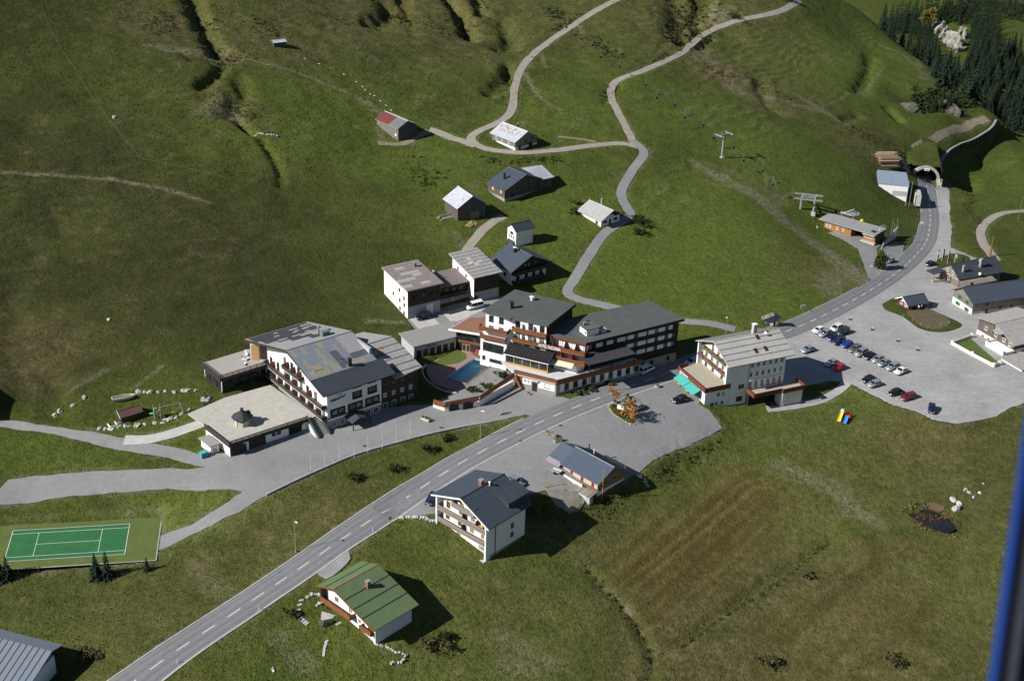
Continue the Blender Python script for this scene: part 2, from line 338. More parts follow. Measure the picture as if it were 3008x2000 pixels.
# main road from the survey of its centre line
RC = [(180,2150,-1),(300,2060,-.3),(460,1951,.8),(611,1850,1.7),(754,1755,2.5),(888,1664,3.2),(1015,1576,3.9),(1135,1496,4.5),(1243,1425,5.1),(1357,1356,5.6),(1471,1296,6.1),(1582,1242,6.4),(1693,1194,6.6),(1801,1152,6.6),(1906,1114,6.4),(2010,1075,6.0),(2110,1038,5.4),(2210,1005,4.6),(2315,971,3.8),(2387,941,3.1),(2451,910,2.3),(2509,880,1.4),(2559,851,.5),(2603,823,-.6),(2640,796,-1.8),(2671,770,-3.1),(2695,745,-4.5),(2715,721,-6),(2727,690,-7.2),(2733,640,-8.4),(2728,585,-9.3),(2715,530,-9.8)]
_a = np.array(RC); _rc = onz(_a[:, 0], _a[:, 1], _a[:, 2])[:, :2]
ROAD = smooth_pl(_rc, 1.5)
ROAD_IN = ROAD[-1]+(ROAD[-1]-ROAD[-6])/np.linalg.norm(ROAD[-1]-ROAD[-6])*np.linspace(1, 26, 14)[:, None]
ROADX = np.vstack([ROAD, ROAD_IN])
def RH(x, y):                              # road runs on flat into the gallery
    return np.minimum(H(x, y), np.where(np.asarray(y) > ROAD[-1][1]-1, gz(*ROAD[-1]), 1e9))
sheet('main_road', ribbon(ROADX, 3.45, 3.45), M_road, .085, 1.7, zf=RH)
def offset_pl(pl, off):
    d = np.gradient(pl, axis=0); d /= np.linalg.norm(d, axis=1)[:, None]; return pl+np.stack([-d[:, 1], d[:, 0]], 1)*off
def strip_mesh(name, pl, w, h, mat, lift=0., kind='structure', parent=None, zf=H):
    """a low raised strip (kerb, edge band) following a line"""
    L_ = offset_pl(pl, w/2); R_ = offset_pl(pl, -w/2); zl = zf(L_[:, 0], L_[:, 1])+lift; zr = zf(R_[:, 0], R_[:, 1])+lift
    vs = []; fs = []
    for a, b, p, q in zip(L_, R_, zl, zr): vs += [(*a, p-.3), (*a, p+h), (*b, q+h), (*b, q-.3)]
    for k in range(len(pl)-1):
        i = k*4; fs += [(i, i+4, i+5, i+1), (i+1, i+5, i+6, i+2), (i+2, i+6, i+7, i+3)]
    fs += [(0, 1, 2, 3), tuple(len(vs)-1-q for q in range(4))]
    me = bpy.data.meshes.new(name); me.from_pydata(vs, [], fs); me.update(); return link(name, me, mat, parent, kind=kind)
# pale edge band on the valley side and kerb on the hill side
M_edge = pm('edge_band', (.40, .39, .36), .2, .8, obj=False)
M_kerb = pm('kerb_stone', (.33, .325, .31), .25, .9, obj=False)
strip_mesh('edge_band', offset_pl(ROAD[:-6], -3.42), .34, .10, M_edge)
def near(pl, px, py): return int(np.argmin(np.hypot(*(pl-g1(px, py)[:2]).T)))
k0 = near(ROAD, 1560, 1225)
strip_mesh('kerb', offset_pl(ROAD[:k0], 3.66), .34, .16, M_kerb)
strip_mesh('kerb', offset_pl(ROAD[near(ROAD, 1790, 1130):near(ROAD, 2000, 1060)], 3.66), .30, .16, M_kerb)
strip_mesh('kerb', offset_pl(ROAD[near(ROAD, 2270, 975):near(ROAD, 2560, 850)], 3.66), .30, .16, M_kerb)
strip_mesh('kerb', offset_pl(ROAD[near(ROAD, 2600, 810):near(ROAD, 2720, 660)], 3.66), .30, .16, M_kerb)
# tyre-worn lanes and inspection covers
M_worn = asphalt('worn_asphalt', (.140, .143, .147), .14)
for off in (-2.45, -.95, .95, 2.45): strip_mesh('wheel_track', offset_pl(ROAD[:-4], off), .5, .006, M_worn, .088)
# centre dashes: three metres painted, three metres free
s_ = np.concatenate([[0], np.cumsum(np.linalg.norm(np.diff(ROAD, axis=0), axis=1))])
mk = link('road_marking', None, None, kind='structure')
kd = near(ROAD, 460, 1951)
st0 = s_[kd]-1.5
while st0 > 3: st0 -= 6
dn = 0
while st0+3 < s_[-1]:
    c = np.linspace(st0, st0+3, 4); pl = np.stack([np.interp(c, s_, ROAD[:, 0]), np.interp(c, s_, ROAD[:, 1])], 1)
    L_ = offset_pl(pl, .075); R_ = offset_pl(pl, -.075)
    vs = [(*p, gz(*p)+.105) for p in L_]+[(*p, gz(*p)+.105) for p in R_]
    me = bpy.data.meshes.new('dash'); me.from_pydata(vs, [], [(i+4, i+5, i+1, i) for i in range(3)]); me.update()
    link('dash', me, M_white, mk); st0 += 6
# access yard of the left hotel with its lanes
yard = [(-200,1520),(0,1483),(171,1462),(342,1445),(491,1435),(598,1440),(690,1438),(714,1444),(667,1475),(564,1539),(466,1574),(464,1618),(556,1574),(701,1503),(782,1454),(855,1418),(962,1370),(1064,1329),(1250,1278),(1350,1256),(1439,1240),(1501,1227),(1545,1217),(1572,1222),(1600,1235),(1720,1190),(1650,1165),(1632,1166),(1536,1128),(1420,1150),(1305,1190),(1200,1190),(1100,1200),(960,1240),(860,1240),(700,1290),(660,1330),(598,1337),(555,1324),(427,1298),(363,1285),(171,1255),(64,1238),(0,1232),(-200,1215),(-200,1240),(0,1255),(128,1268),(342,1320),(470,1338),(555,1360),(604,1373),(555,1377),(427,1377),(265,1384),(100,1398),(25,1410),(0,1435),(-200,1460)]
sheet('hotel_yard', gpl(yard), M_lane, .03, jit=.22)
# guard kerb between yard and bank
strip_mesh('kerb', smooth_pl(gpl([(782,1456),(855,1420),(962,1372),(1064,1331),(1250,1280),(1350,1258),(1439,1242)]), 1.5), .3, .45, M_kerb)
def edge_run(a, b, off):                      # stretch of the road edge between two sight lines
    i, j = near(ROAD, *a), near(ROAD, *b); e = offset_pl(ROAD, off); return e[min(i, j):max(i, j)+1][::(1 if i < j else -1)]
sheet('asphalt_lot', np.vstack([gpl(LOT[:15]), edge_run((2105,1045), (1150,1485), -3.0)]), M_lot, .045, jit=.25)
car_park = [(2120,1085),(2210,1005),(2315,971),(2451,910),(2559,851),(2640,796),(2695,745),(2727,690),(2733,640),(2725,560),(2750,546),(2785,549),(2790,620),(2795,670),(2792,728),(2860,757),(2925,785),(2860,830),(2960,880),(3040,940),(3090,1010),(3080,1170),(3008,1183),(2948,1206),(2927,1222),(2820,1245),(2743,1232),(2692,1206),(2628,1189),(2559,1155),(2487,1121),(2440,1118),(2300,1140),(2200,1120)]
sheet('car_park', np.vstack([edge_run((2130,1030), (2728,585), -3.0), gpl(car_park[10:])]), M_lot2, .045, 2.5, jit=.3)
def lane(name, pts, w, mat, lift=.05, jit=.12, **kw):
    return sheet(name, ribbon(smooth_pl(gpl(pts), 1.6), w/2, w/2, jit, len(pts)), mat, lift, max(1.2, w*.6), **kw)
upper = [(2160,967),(2090,950),(2008,943),(1900,925),(1815,906),(1749,890),(1705,880),(1672,866),(1668,848),(1688,820),(1730,750),(1770,692),(1800,668),(1838,645),(1852,628),(1840,606),(1826,580),(1828,553),(1857,502),(1890,458),(1885,435),(1855,412)]
lane('lane', upper, 3.1, M_lane, .06)
lane('gravel_track', [(1885,435),(1850,425),(1812,422),(1730,429),(1641,441),(1534,449),(1449,441),(1400,425),(1383,405),(1406,386),(1470,357),(1503,322),(1513,256),(1530,205),(1568,158),(1641,103),(1726,47),(1803,4),(1880,-40)], 2.9, M_grav, .05, .2)
lane('gravel_track', [(1860,418),(1848,393),(1821,338),(1798,291),(1797,256),(1825,231),(1897,205),(2000,158),(2034,128),(2085,92),(2158,64),(2264,41),(2320,20),(2350,4)], 2.8, M_grav, .045, .2)
lane('gravel_track', [(1400,428),(1372,419),(1320,402),(1285,386),(1262,380)], 3.4, M_grav, .04, .3)
lane('gravel_track', [(1260,384),(1230,400),(1190,420),(1150,423),(1110,420)], 2.6, M_dirt, .04, .5)
lane('gravel_track', [(1368,740),(1385,712),(1405,690),(1431,664),(1452,648),(1480,636)], 2.8, M_grav, .04, .3)
lane('gravel_track', [(3060,612),(3008,620),(2940,628),(2897,654),(2880,685),(2893,721),(2927,764)], 3.0, M_grav, .05, .2)
lane('dirt_track', [(2660,505),(2664,480),(2672,453),(2713,423),(2777,389),(2850,366),(2900,348)], 3.2, M_dirt, .04, .6)
lane('footpath', [(1640,402),(1700,408),(1750,416)], 1.0, M_dirt, .03, .3)
lane('footpath', [(2487,1121),(2470,1140),(2440,1160),(2400,1178),(2350,1190),(2300,1197),(2252,1200)], 2.3, M_lot2, .035, .25)
lane('footpath', [(365,1292),(430,1290),(500,1275),(560,1255),(600,1240)], 3.2, M_conc, .035, .1)
lane('footpath', [(2008,941),(1960,930)], 2.2, M_lane, .03)
def g_area(name, pts, mat, lift=.03, sm=None, **kw):
    p = gpl(pts)
    if sm: p = smooth_pl(np.vstack([p, p[:1]]), sm)[:-1]
    return sheet(name, p, mat, lift, **kw)
# forecourt of the lift station
g_area('lift_forecourt', [(2433,683),(2471,700),(2519,729),(2536,770),(2545,800),(2556,822),(2592,812),(2598,800),(2580,780),(2575,730),(2592,718),(2568,713),(2525,690),(2480,672)], M_lot, .03)
g_area('lay_by', [(2594,728),(2630,712),(2655,721),(2653,738),(2668,745),(2650,775),(2615,800),(2600,798),(2588,779)], M_lot, .04)
# concrete apron at the garages
g_area('garage_apron', [(1198,938),(1215,960),(1246,985),(1290,975),(1400,945),(1500,890),(1470,870),(1330,895)], M_lane, .035)
g_area('concrete_slab', [(1204,938),(1262,918),(1297,958),(1245,982)], M_conc, .06, cut=False)
g_area('concrete_slab', [(1300,920),(1375,898),(1450,893),(1420,912),(1330,950)], M_conc, .06, cut=False)
# tennis court
def court_mat(name, c): return pm(name, c, .22, .3, .9, obj=False)
cA, cB, cC, cD = [g1(*p)[:2] for p in ((39.3,1559.9),(381.6,1539.8),(366.7,1630.4),(10.7,1649.7))]
u = (cB-cA)/np.linalg.norm(cB-cA); v = np.array([u[1], -u[0]]); cen = (cA+cB+cC+cD)/4
def cp(a, b): return cen+u*a+v*b
crt = thing('tennis_court', 'green tennis court with white lines beside the hotel lane', 'tennis court')
flat = lambda x, y: np.zeros(np.shape(x))
def rect_sheet(name, a0, a1, b0, b1, mat, z, cut=False):
    o = sheet(name, [cp(a0, b0), cp(a1, b0), cp(a1, b1), cp(a0, b1)], mat, z, 4, None, cut, .01 if not cut else .3, zf=flat); o.parent = crt; return o
rect_sheet('run_off', -18.3, 18.2, -8.2, 8.2, court_mat('court_run_off', (.092, .122, .03)), .14, True)
rect_sheet('playing_field', -11.95, 11.95, -5.55, 5.55, court_mat('court_green', (.026, .128, .042)),   .16)
for (a0, a1, b0, b1) in [(-11.9, 11.9, -5.49, -5.41), (-11.9, 11.9, 5.41, 5.49), (-11.9, -11.8, -5.41, 5.41), (11.8, 11.9, -5.41, 5.41), (-11.8, 11.8, -4.16, -4.08), (-11.8, 11.8, 4.08, 4.16), (-6.45, -6.37, -4.08, 4.08), (6.37, 6.45, -4.08, 4.08), (-6.37, 6.37, -.04, .04)]:
    rect_sheet('line', a0, a1, b0, b1, M_white, .175)
for b0, b1, a0, a1 in ((-8.45, -8.2, -18.5, 18.4), (8.2, 8.45, -18.5, 18.4)):
    rect_sheet('border', a0, a1, b0, b1, M_kerb, .2)
rect_sheet('border', 18.2, 18.45, -8.2, 8.2, M_kerb, .2)
# ------------------------------------------------------------------ ground sheet
def axis(a, b, step, lo, hi, grow=1.12):
    v = list(np.arange(a, b, step)); s = step; x = v[-1]
    while x < hi: s *= grow; x += s; v.append(x)
    s = step; x = a; w = []
    while x > lo: s *= grow; x -= s; w.append(x)
    return np.array(w[::-1]+v)
GX = axis(-255, 300, 1.0, -1500, 2500); GY = axis(160, 700, .95, -600, 4000)
gx, gy = np.meshgrid(GX, GY); z = np.empty_like(gx); core = (gx > TX0+3) & (gx < TX1-3) & (gy > TY0+3) & (gy < TY1-3)
z[core] = H(gx[core], gy[core]); z[~core] = H(gx[~core], gy[~core])
# paved areas sink below their surfaces
pav = np.zeros(gx.shape, bool); dpav = np.full(gx.shape, 9.0)
for o in PAVED:
    x0, y0 = o.min(0)-3; x1, y1 = o.max(0)+3
    i0, i1 = np.searchsorted(GX, (x0, x1)); j0, j1 = np.searchsorted(GY, (y0, y1)); sl_ = (slice(j0, j1), slice(i0, i1))
    X, Y = gx[sl_], gy[sl_]
    if not X.size: continue
    ins = in_poly(X, Y, o); pav[sl_] |= ins
    n = np.vstack([o, o[:1]]); d = np.full(X.shape, 9.0)
    d = seg_dist(X, Y, n[::max(1, len(n)//400)] if len(n) > 400 else n)
    dpav[sl_] = np.minimum(dpav[sl_], np.where(ins, -d, d))
free = np.clip(dpav/2.5, 0, 1)
# gullies, ditches and banks cut into the slope: (line, depth, half width)
GUL = [([(560,-20),(572,20),(590,60),(615,105),(645,150)], 2.6, 3.2), ([(590,255),(640,215),(650,190)], 1.6, 2.2), ([(698,345),(715,365),(745,395)], 1.6, 1.6), ([(768,412),(800,455),(825,520),(822,545)], .9, 1.3),
 ([(1305,-20),(1340,20),(1360,55),(1380,105)], 3.2, 3.0), ([(1400,-10),(1412,40)], 1.8, 2.2),([(1020,55),(1100,70),(1200,90)], 1.4, 4),
 ([(2060,-10),(2045,40),(2060,90),(2035,120)], 3.0, 4.5), ([(1985,-10),(1995,50),(1990,110)], 2.6, 5),
 ([(1722,1665),(1740,1690),(1790,1740),(1850,1800),(1890,1870),(1915,1930),(1905,2010)], 1.0, .9), ([(1915,1930),(2000,1890),(2080,1830),(2200,1740),(2300,1670),(2440,1585)], .9, 1.0),
 ([(40,840),(30,870),(60,1150)], 1.0, 4),([(640,150),(690,160),(660,175),(560,165)], 1.4, 2.5),([(700,230),(720,280),(690,300),(670,330)], 1.2, 3),([(1480,60),(1500,110),(1480,140)], 1.8, 4),([(1500,200),(1470,240),(1440,270)], 1.5, 3),([(1110,60),(1140,30),(1130,0)], 2.2, 4),([(1180,-10),(1200,40)], 1.6, 3),([(2230,230),(2250,300),(2290,330)], 1.2, 3),([(2560,170),(2540,240),(2520,270)], 1.3, 3),([(1810,255),(1790,275),(1785,300)], 1.6, 1.6),([(1490,190),(1500,240),(1495,300)], 1.4, 1.8),([(2520,340),(2480,350)], 1, 2),([(2610,320),(2640,350)], 1.2, 2),([(160,610),(180,680)], .6, 2), ([(160,1100),(150,1160),(165,1210)], 1.2, 4)]
def win_of(pl, m):                         # index window of the grid around some points
    pl = np.atleast_2d(pl); x0, y0 = pl.min(0)-m; x1, y1 = pl.max(0)+m
    i0, i1 = np.searchsorted(GX, (x0, x1)); j0, j1 = np.searchsorted(GY, (y0, y1)); return (slice(j0, j1), slice(i0, i1))
for pts, dep, hw in GUL:
    pl = smooth_pl(gpl(pts), 2); w = win_of(pl, hw*4); X, Y = gx[w], gy[w]; d = seg_dist(X, Y, pl)+vn(X, Y, 4, 3)*hw*.3+vn(X, Y, 1.6, 6)*hw*.2; z[w] -= dep*(1.5 if pts[0][1] < 420 else 1.)*np.exp(-(d/hw)**2)*free[w]
# avalanche gallery: steep drop outside its wall
GW = gpl([(2765,512),(2762,491),(2763,475),(2768,463),(2780,448),(2792,437),(2811,428),(2824,421),(2880,397),(2910,376),(2924,352)])
GWALL = smooth_pl(GW, 1.5)
_out = np.vstack([GWALL, GWALL[-1]+[25, 10], GWALL[-1]+[60, -40], GWALL[0]+[50, -30], GWALL[0]+[6, -10]])
dd = np.full(gx.shape, 99.); w = win_of(GWALL, 40); dd[w] = seg_dist(gx[w], gy[w], GWALL); z -= 5.6*np.where(in_poly(gx, gy, _out), np.clip((dd-.1)/.9, 0, 1)*np.clip(1.05-dd/16, 0, 1), 0)
# relief: swells, trodden cattle steps, tussocks
g_ = free*np.where((gx > -300) & (gx < 400) & (gy < 760), 1, 0)
hill = np.clip((z-9)/14, 0, 1)
z += g_*(vn(gx, gy, 22, 1)*(.25+.45*hill)+vn(gx, gy, 9, 2)*(.10+.30*hill)+vn(gx, gy, 3.6, 4)*(.05+.17*hill)+vn(gx, gy, 1.7, 5)*(.03+.06*hill))
step_n = vn(gx, gy, 26, 8)+.35*vn(gx, gy, 7, 18); ter = np.clip(step_n*2, 0, 1)*np.clip((z-6)/8, 0, 1)*np.clip((gx+20)/60, .35, 1)
tph = np.sin(z*2*math.pi/1.15+vn(gx, gy, 12, 6)*3.0+vn(gx, gy, 4, 16)*1.2); z += g_*ter*.22*tph
far = np.clip((gy-700)/150, 0, 1); z += far*(vn(gx, gy, 60, 3)*6+vn(gx, gy, 24, 4)*2.0)
# trench of the road tunnel
_d = ROAD[-1]-ROAD[-5]; _d /= np.linalg.norm(_d); _lx = (gx-ROAD[-1][0])*_d[1]-(gy-ROAD[-1][1])*_d[0]; _ly = (gx-ROAD[-1][0])*_d[0]+(gy-ROAD[-1][1])*_d[1]
TUN = (np.abs(_lx) < 6.5) & (_ly > -2.2) & (_ly < 26)
z = np.where(TUN, gz(*ROAD[-1])-.6, z)
z = np.where(pav, np.minimum(z, np.where(core, H(np.clip(gx, TX0, TX1-3), np.clip(gy, TY0, TY1-3)), z))-np.clip(-dpav*1.2, 0, 1)*.45-.05, z)
# pit for the swimming pool and its surround
def tfl(O, deg, pts): a = math.radians(deg); return np.array([(O[0]+x*math.cos(a)-y*math.sin(a), O[1]+x*math.sin(a)+y*math.cos(a)) for x, y in pts])
for pts, zz in (([(-23.5, 24.5), (-22, 28.5), (-17, 30.8), (-11.5, 31.6), (-8, 32.4), (-5.0, 30), (-3.2, 25.5), (-3.9, 20), (-16.8, 13), (-22, 13.6), (-24.6, 19)], 6.1), ([(-7.6, 27.4), (-4.2, 21.2), (-16.6, 14), (-20.4, 20.6)], 4.2)):
    z = np.where(in_poly(gx, gy, tfl((11.0, 291.2), 30.6, pts)), np.minimum(z, zz), z)
ny, nx = gx.shape
me = bpy.data.meshes.new('ground'); me.vertices.add(nx*ny)
me.vertices.foreach_set('co', np.stack([gx, gy, z], -1).astype(np.float32).ravel())
idx = np.arange(nx*ny).reshape(ny, nx); q = np.stack([idx[:-1, :-1], idx[:-1, 1:], idx[1:, 1:], idx[1:, :-1]], -1).reshape(-1, 4)
_gm = None
def zone(blobs, seed):                     # soft patches: (px, py, radius m, strength)
    a = np.zeros(gx.shape)
    for px, py, r, s in blobs:
        c = g1(px, py); w = win_of(c[:2], r*2.6); X, Y = gx[w], gy[w]; d = np.hypot(X-c[0], Y-c[1])*(1+.35*vn(X, Y, r*.5, seed)+.18*vn(X, Y, r*.14+.6, seed+5)); a[w] = np.maximum(a[w], s*np.clip(1.5-d/r, 0, 1)**.8)
    return np.clip(a, 0, 1)
def zline(lines, seed):
    a = np.zeros(gx.shape)
    for pts, hw, s in lines:
        pl = smooth_pl(gpl(pts), 2.5); w = win_of(pl, hw*4); X, Y = gx[w], gy[w]; d = seg_dist(X, Y, pl)+vn(X, Y, 3, seed)*hw*.5+vn(X, Y, 1.2, seed+1)*hw*.4; a[w] = np.maximum(a[w], s*np.clip(1.4-d/hw, 0, 1))
    return np.clip(a, 0, 1)
# zones of differing growth: mown dark meadow, dry rough grass, lush grass, bare soil and stones
brown_z = zone([(250,850,40,.8),(500,800,45,.85),(700,850,30,.7),(900,700,28,.6),(800,640,25,.6),(60,620,40,.6),(150,430,34,.75),(60,100,50,.6),(300,480,22,.5),(250,680,40,.75),(100,250,30,.5),(1000,780,24,.5),(420,960,20,.5),(650,560,14,.4)], 11)
dry = zone([(2250,1880,40,.75),(2500,1800,36,.55),(2750,1350,30,.5),(2500,1330,12,.3),(1720,1560,12,.55),(1560,1900,26,.4),(2850,1650,26,.45),(1350,1850,12,.3),(2380,800,12,.5),(1000,40,38,.6),(1250,30,40,.6),(780,100,26,.6),(560,40,20,.5),(740,100,16,.7),(690,310,12,.7),(2300,250,20,.35),(2200,60,25,.45),(900,1560,16,.65),(700,1660,18,.45),(430,1760,20,.4),(2650,460,12,.65),(2540,420,14,.5),(2720,1290,14,.75),(2800,1850,24,.4),(1750,40,30,.4),(480,70,16,.75),(1450,1780,12,.45),(1000,1480,10,.4),(2420,1440,16,.5),(2060,170,14,.7),(2150,230,14,.75),(2230,270,12,.7),(2330,310,10,.6),(1700,1500,8,.5),(2600,1650,16,.35),(60,1030,14,.55),(1900,30,24,.5),(2000,60,16,.7),(1640,60,20,.5),(1330,90,20,.5)], 12)
lush = zone([(2050,780,55,.9),(2250,620,30,.8),(1750,780,22,.8),(1250,1900,22,.9),(1020,1700,12,.7),(1700,350,25,.55),(1250,470,22,.7),(1150,600,20,.5),(1100,1950,20,.8),(1350,1620,16,.7),(2650,200,40,.6),(2400,180,30,.6),(2250,480,30,.7),(560,1500,12,1),(2900,560,30,.6),(2100,1370,22,.6),(2200,1330,24,.55),(2350,1300,26,.6),(2550,1280,20,.5),(450,1210,16,.8),(900,450,40,.55),(500,300,40,.6),(400,150,36,.55),(850,1180,12,.7),(2390,1560,9,.9),(2330,1400,8,.8),(1400,560,24,.6),(1560,740,20,.7),(1850,330,30,.5),(200,1320,16,.6),(2850,1700,12,.7),(2460,1930,12,.5),(1500,1700,16,.5),(1200,1560,14,.5),(950,300,36,.5)], 13)
bare = zline([([(-80,503),(0,507),(120,514),(240,525),(330,534),(420,545),(490,558),(540,575),(620,600)], .8, .95), ([(425,133),(480,140),(560,152),(640,160)], 1.0, .9), ([(680,165),(770,185),(800,195),(860,210),(930,238),(1000,264)], 1.0, .85), ([(1010,265),(1060,292),(1125,330)], 1.8, .8), ([(480,140),(600,150),(680,165)], 2.2, .8), ([(2060,490),(2110,515),(2150,540),(2230,580),(2330,670)], 3.6, .95), ([(2330,670),(2400,720),(2470,770),(2540,815)], 3.6, 1.0), ([(2400,715),(2470,800),(2530,830)], 2.4, .8), ([(2500,790),(2530,835)], 4, .9), ([(2470,790),(2430,850),(2460,865)], 3.5, .6), ([(1700,1660),(1790,1740),(1850,1800)], .7, .6), ([(1540,215),(1570,260),(1580,275)], 1.0, .9), ([(1545,235),(1590,290),(1650,330)], .8, .7), ([(1590,160),(1605,200)], 1, .9), ([(1700,70),(1712,100)], 1, .9), ([(1440,395),(1500,380),(1540,360)], 1.2, .7),
 ([(2060,130),(2100,200),(2160,260),(2240,300)], 3, .65), ([(2150,210),(2280,290),(2400,320),(2480,360)], 2, .6), ([(2330,270),(2410,320)], 1.6, .6), ([(2380,330),(2470,290),(2530,260),(2600,200)], .9, .35), ([(600,330),(650,300),(690,330)], 3, .6), ([(1080,940),(1150,945),(1190,945)], .8, .9), ([(310,1085),(200,1150)], .8, .5), ([(1480,1870),(1620,1960),(1500,1965)], 2.6, .5), ([(475,1075),(440,1100),(390,1140)], .5, .9), ([(2150,20),(2100,80)], 2.5, .8), ([(2100,0),(2090,60)], 2, .8), ([(2300,1370),(2420,1420),(2500,1490),(2580,1530)], 2.6, .6), ([(2620,430),(2640,470),(2648,510)], 1.5, .7), ([(2650,130),(2700,180),(2740,215)], 1.4, .7), ([(2580,130),(2660,170),(2740,240)], 1.0, .6), ([(1130,335),(1115,400),(1150,425)], 1.6, .7), ([(690,700),(720,720)], 1.5, .2), ([(1340,690),(1365,735)], 1.5, .6), ([(1500,1420),(1560,1560),(1640,1590)], 1.0, .25), ([(2050,480),(2130,500),(2300,590)], 2.5, .4), ([(2225,600),(2250,540),(2240,500)], .7, .6), ([(2250,620),(2275,560),(2270,520)], .6, .6), ([(2300,650),(2290,590),(2330,565)], .7, .6), ([(560,1650),(650,1740),(760,1770)], 2.2, .25), ([(1640,1960),(1500,1940)], 2, .4), ([(820,1880),(900,1960)], 2, .5)], 21)
bare = np.maximum(bare, .35*np.clip((vn(gx, gy, 5, 31)+vn(gx, gy, 1.8, 32)*.7-.8)*2.5, 0, 1)*hill)
bare = np.maximum(bare, .55*ter*np.clip((tph-.55)*2.5, 0, 1)*np.clip(vn(gx, gy, 6, 44)+.4, 0, 1))
# hay field: worked in long rounds, so the swaths bend at its ends
FPOLY = smooth_pl(gpl([(1745,1640),(1850,1560),(1960,1480),(2080,1400),(2170,1362),(2250,1378),(2310,1430),(2328,1490),(2300,1560),(2220,1640),(2120,1720),(2000,1820),(1930,1890),(1890,1840),(1830,1750),(1745,1640)]), 3)
w = win_of(FPOLY, 8); X, Y = gx[w], gy[w]; dE = seg_dist(X, Y, FPOLY)*np.where(in_poly(X, Y, FPOLY), 1, -1)+vn(X, Y, 7, 51)*1.6
mown = np.zeros(gx.shape); mown[w] = np.clip((dE+2.5)/9, 0, 1)
AX = gpl([(1880,1800),(2250,1470)]); dA = seg_dist(X, Y, AX); stripe = np.zeros(gx.shape)
stripe[w] = .65*vn(dA+vn(X, Y, 9, 52)*.5, dA*0+5, 1.15, 53)+.5*vn(dA, dA*0+9, 3.2, 54)+.25*vn(X, Y, 2.0, 55)
AX2 = gpl([(1930,2010),(2470,1610)]); w2 = win_of(gpl([(1950,1990),(2480,1610),(2900,1900),(2500,2050)]), 5); d2 = seg_dist(gx[w2], gy[w2], AX2); m2 = np.clip((d2-2)/3, 0, 1)*np.clip((34-d2)/14, 0, 1)*np.where((gx[w2]-AX2[0][0])*(AX2[1][1]-AX2[0][1])-(gy[w2]-AX2[0][1])*(AX2[1][0]-AX2[0][0]) > 0, 1, 0)
stripe[w2] += m2*(.6*vn(d2+vn(gx[w2], gy[w2], 9, 62)*.8, d2*0+5, 1.4, 63)+.4*vn(d2, d2*0, 4, 64)); mown[w2] = np.maximum(mown[w2], .42*m2*np.clip(.6+vn(gx[w2], gy[w2], 14, 66), 0, 1))
lush *= 1-.8*np.clip(brown_z, 0, 1); foot = np.clip(1-np.abs(dpav-.4)/1.1, 0, 1)*.7*(dpav > 0)
bare = np.maximum(bare, foot*np.clip(vn(gx, gy, 3.5, 40)+.45, 0, 1))
me.loops.add(len(q)*4); me.polygons.add(len(q))
me.loops.foreach_set('vertex_index', q.astype(np.int32).ravel()); me.polygons.foreach_set('loop_start', np.arange(0, len(q)*4, 4, dtype=np.int32))
me.polygons.foreach_set('loop_total', np.full(len(q), 4, np.int32)); me.update(calc_edges=True)
me.polygons.foreach_set('use_smooth', np.ones(len(q), bool))
for nm, a in (('brown', brown_z), ('dry', dry), ('lush', lush), ('bare', bare), ('mown', mown), ('stripe', stripe)):
    at = me.attributes.new(nm, 'FLOAT', 'POINT'); at.data.foreach_set('value', a.astype(np.float32).ravel())
def grass_mat():
    m, t, b = _nodes('meadow'); v = pos(t)
    big = noise(t, v, .035, 4, .6); mid = noise(t, v, .22, 5, .65); m2 = noise(t, v, .7, 4, .7); fine = noise(t, v, 1.7, 5, .75); vf = noise(t, v, 4.5, 2, .7)
    base = ramp(t, mix(t, .5, big, mid), [(.30, (.038, .050, .011)), (.5, (.060, .078, .016)), (.7, (.090, .106, .024))])
    lushc = ramp(t, mix(t, .5, mid, m2), [(.3, (.060, .086, .014)), (.7, (.122, .156, .028))])
    brownc = ramp(t, mix(t, .5, big, mid), [(.32, (.026, .028, .010)), (.5, (.044, .045, .014)), (.68, (.066, .070, .02))])
    dryc = ramp(t, mix(t, .5, mid, m2), [(.3, (.060, .050, .022)), (.5, (.115, .092, .042)), (.72, (.19, .16, .085))])
    c = mix(t, attr(t, 'lush'), base, lushc); c = mix(t, attr(t, 'brown'), c, brownc)
    dv = math_(t, 'MULTIPLY', attr(t, 'dry'), ramp(t, mix(t, .5, fine, mid), [(.36, .35), (.58, 1.0)])); c = mix(t, dv, c, dryc)
    sf = math_(t, 'ADD', math_(t, 'MULTIPLY', attr(t, 'stripe'), .8), math_(t, 'ADD', math_(t, 'MULTIPLY', mid, .4), .3))
    hay = ramp(t, sf, [(.2, (.070, .054, .017)), (.5, (.104, .082, .027)), (.8, (.150, .122, .050))]); c = mix(t, math_(t, 'MULTIPLY', attr(t, 'mown'), ramp(t, m2, [(.3, .6), (.6, .95)])), c, hay)
    # tufts: light blades and dark hollows
    c = mix(t, 1.0, c, ramp(t, mix(t, .45, fine, vf), [(.30, (.60, .62, .64)), (.5, (.98, .98, .98)), (.70, (1.45, 1.42, 1.3))]), 'MULTIPLY')
    c = mix(t, 1.0, c, ramp(t, m2, [(.32, (.88, .88, .89)), (.68, (1.15, 1.13, 1.1))]), 'MULTIPLY')
    soil = ramp(t, mix(t, .5, fine, vf), [(.3, (.075, .06, .035)), (.5, (.22, .185, .125)), (.72, (.44, .40, .32))])
    bf = math_(t, 'MULTIPLY', attr(t, 'bare'), ramp(t, mix(t, .6, m2, vf), [(.45, .06), (.53, 1.0)])); c = mix(t, bf, c, soil)
    t.links.new(c, b.inputs['Base Color']); b.inputs['Roughness'].default_value = .95; b.inputs['Specular IOR Level'].default_value = .1
    bump(t, b, math_(t, 'ADD', mix(t, .5, fine, vf), math_(t, 'MULTIPLY', m2, 1.3)), 1.0, .5); return m
M_grass = grass_mat()
GROUND = link('ground', me, M_grass, kind='structure')
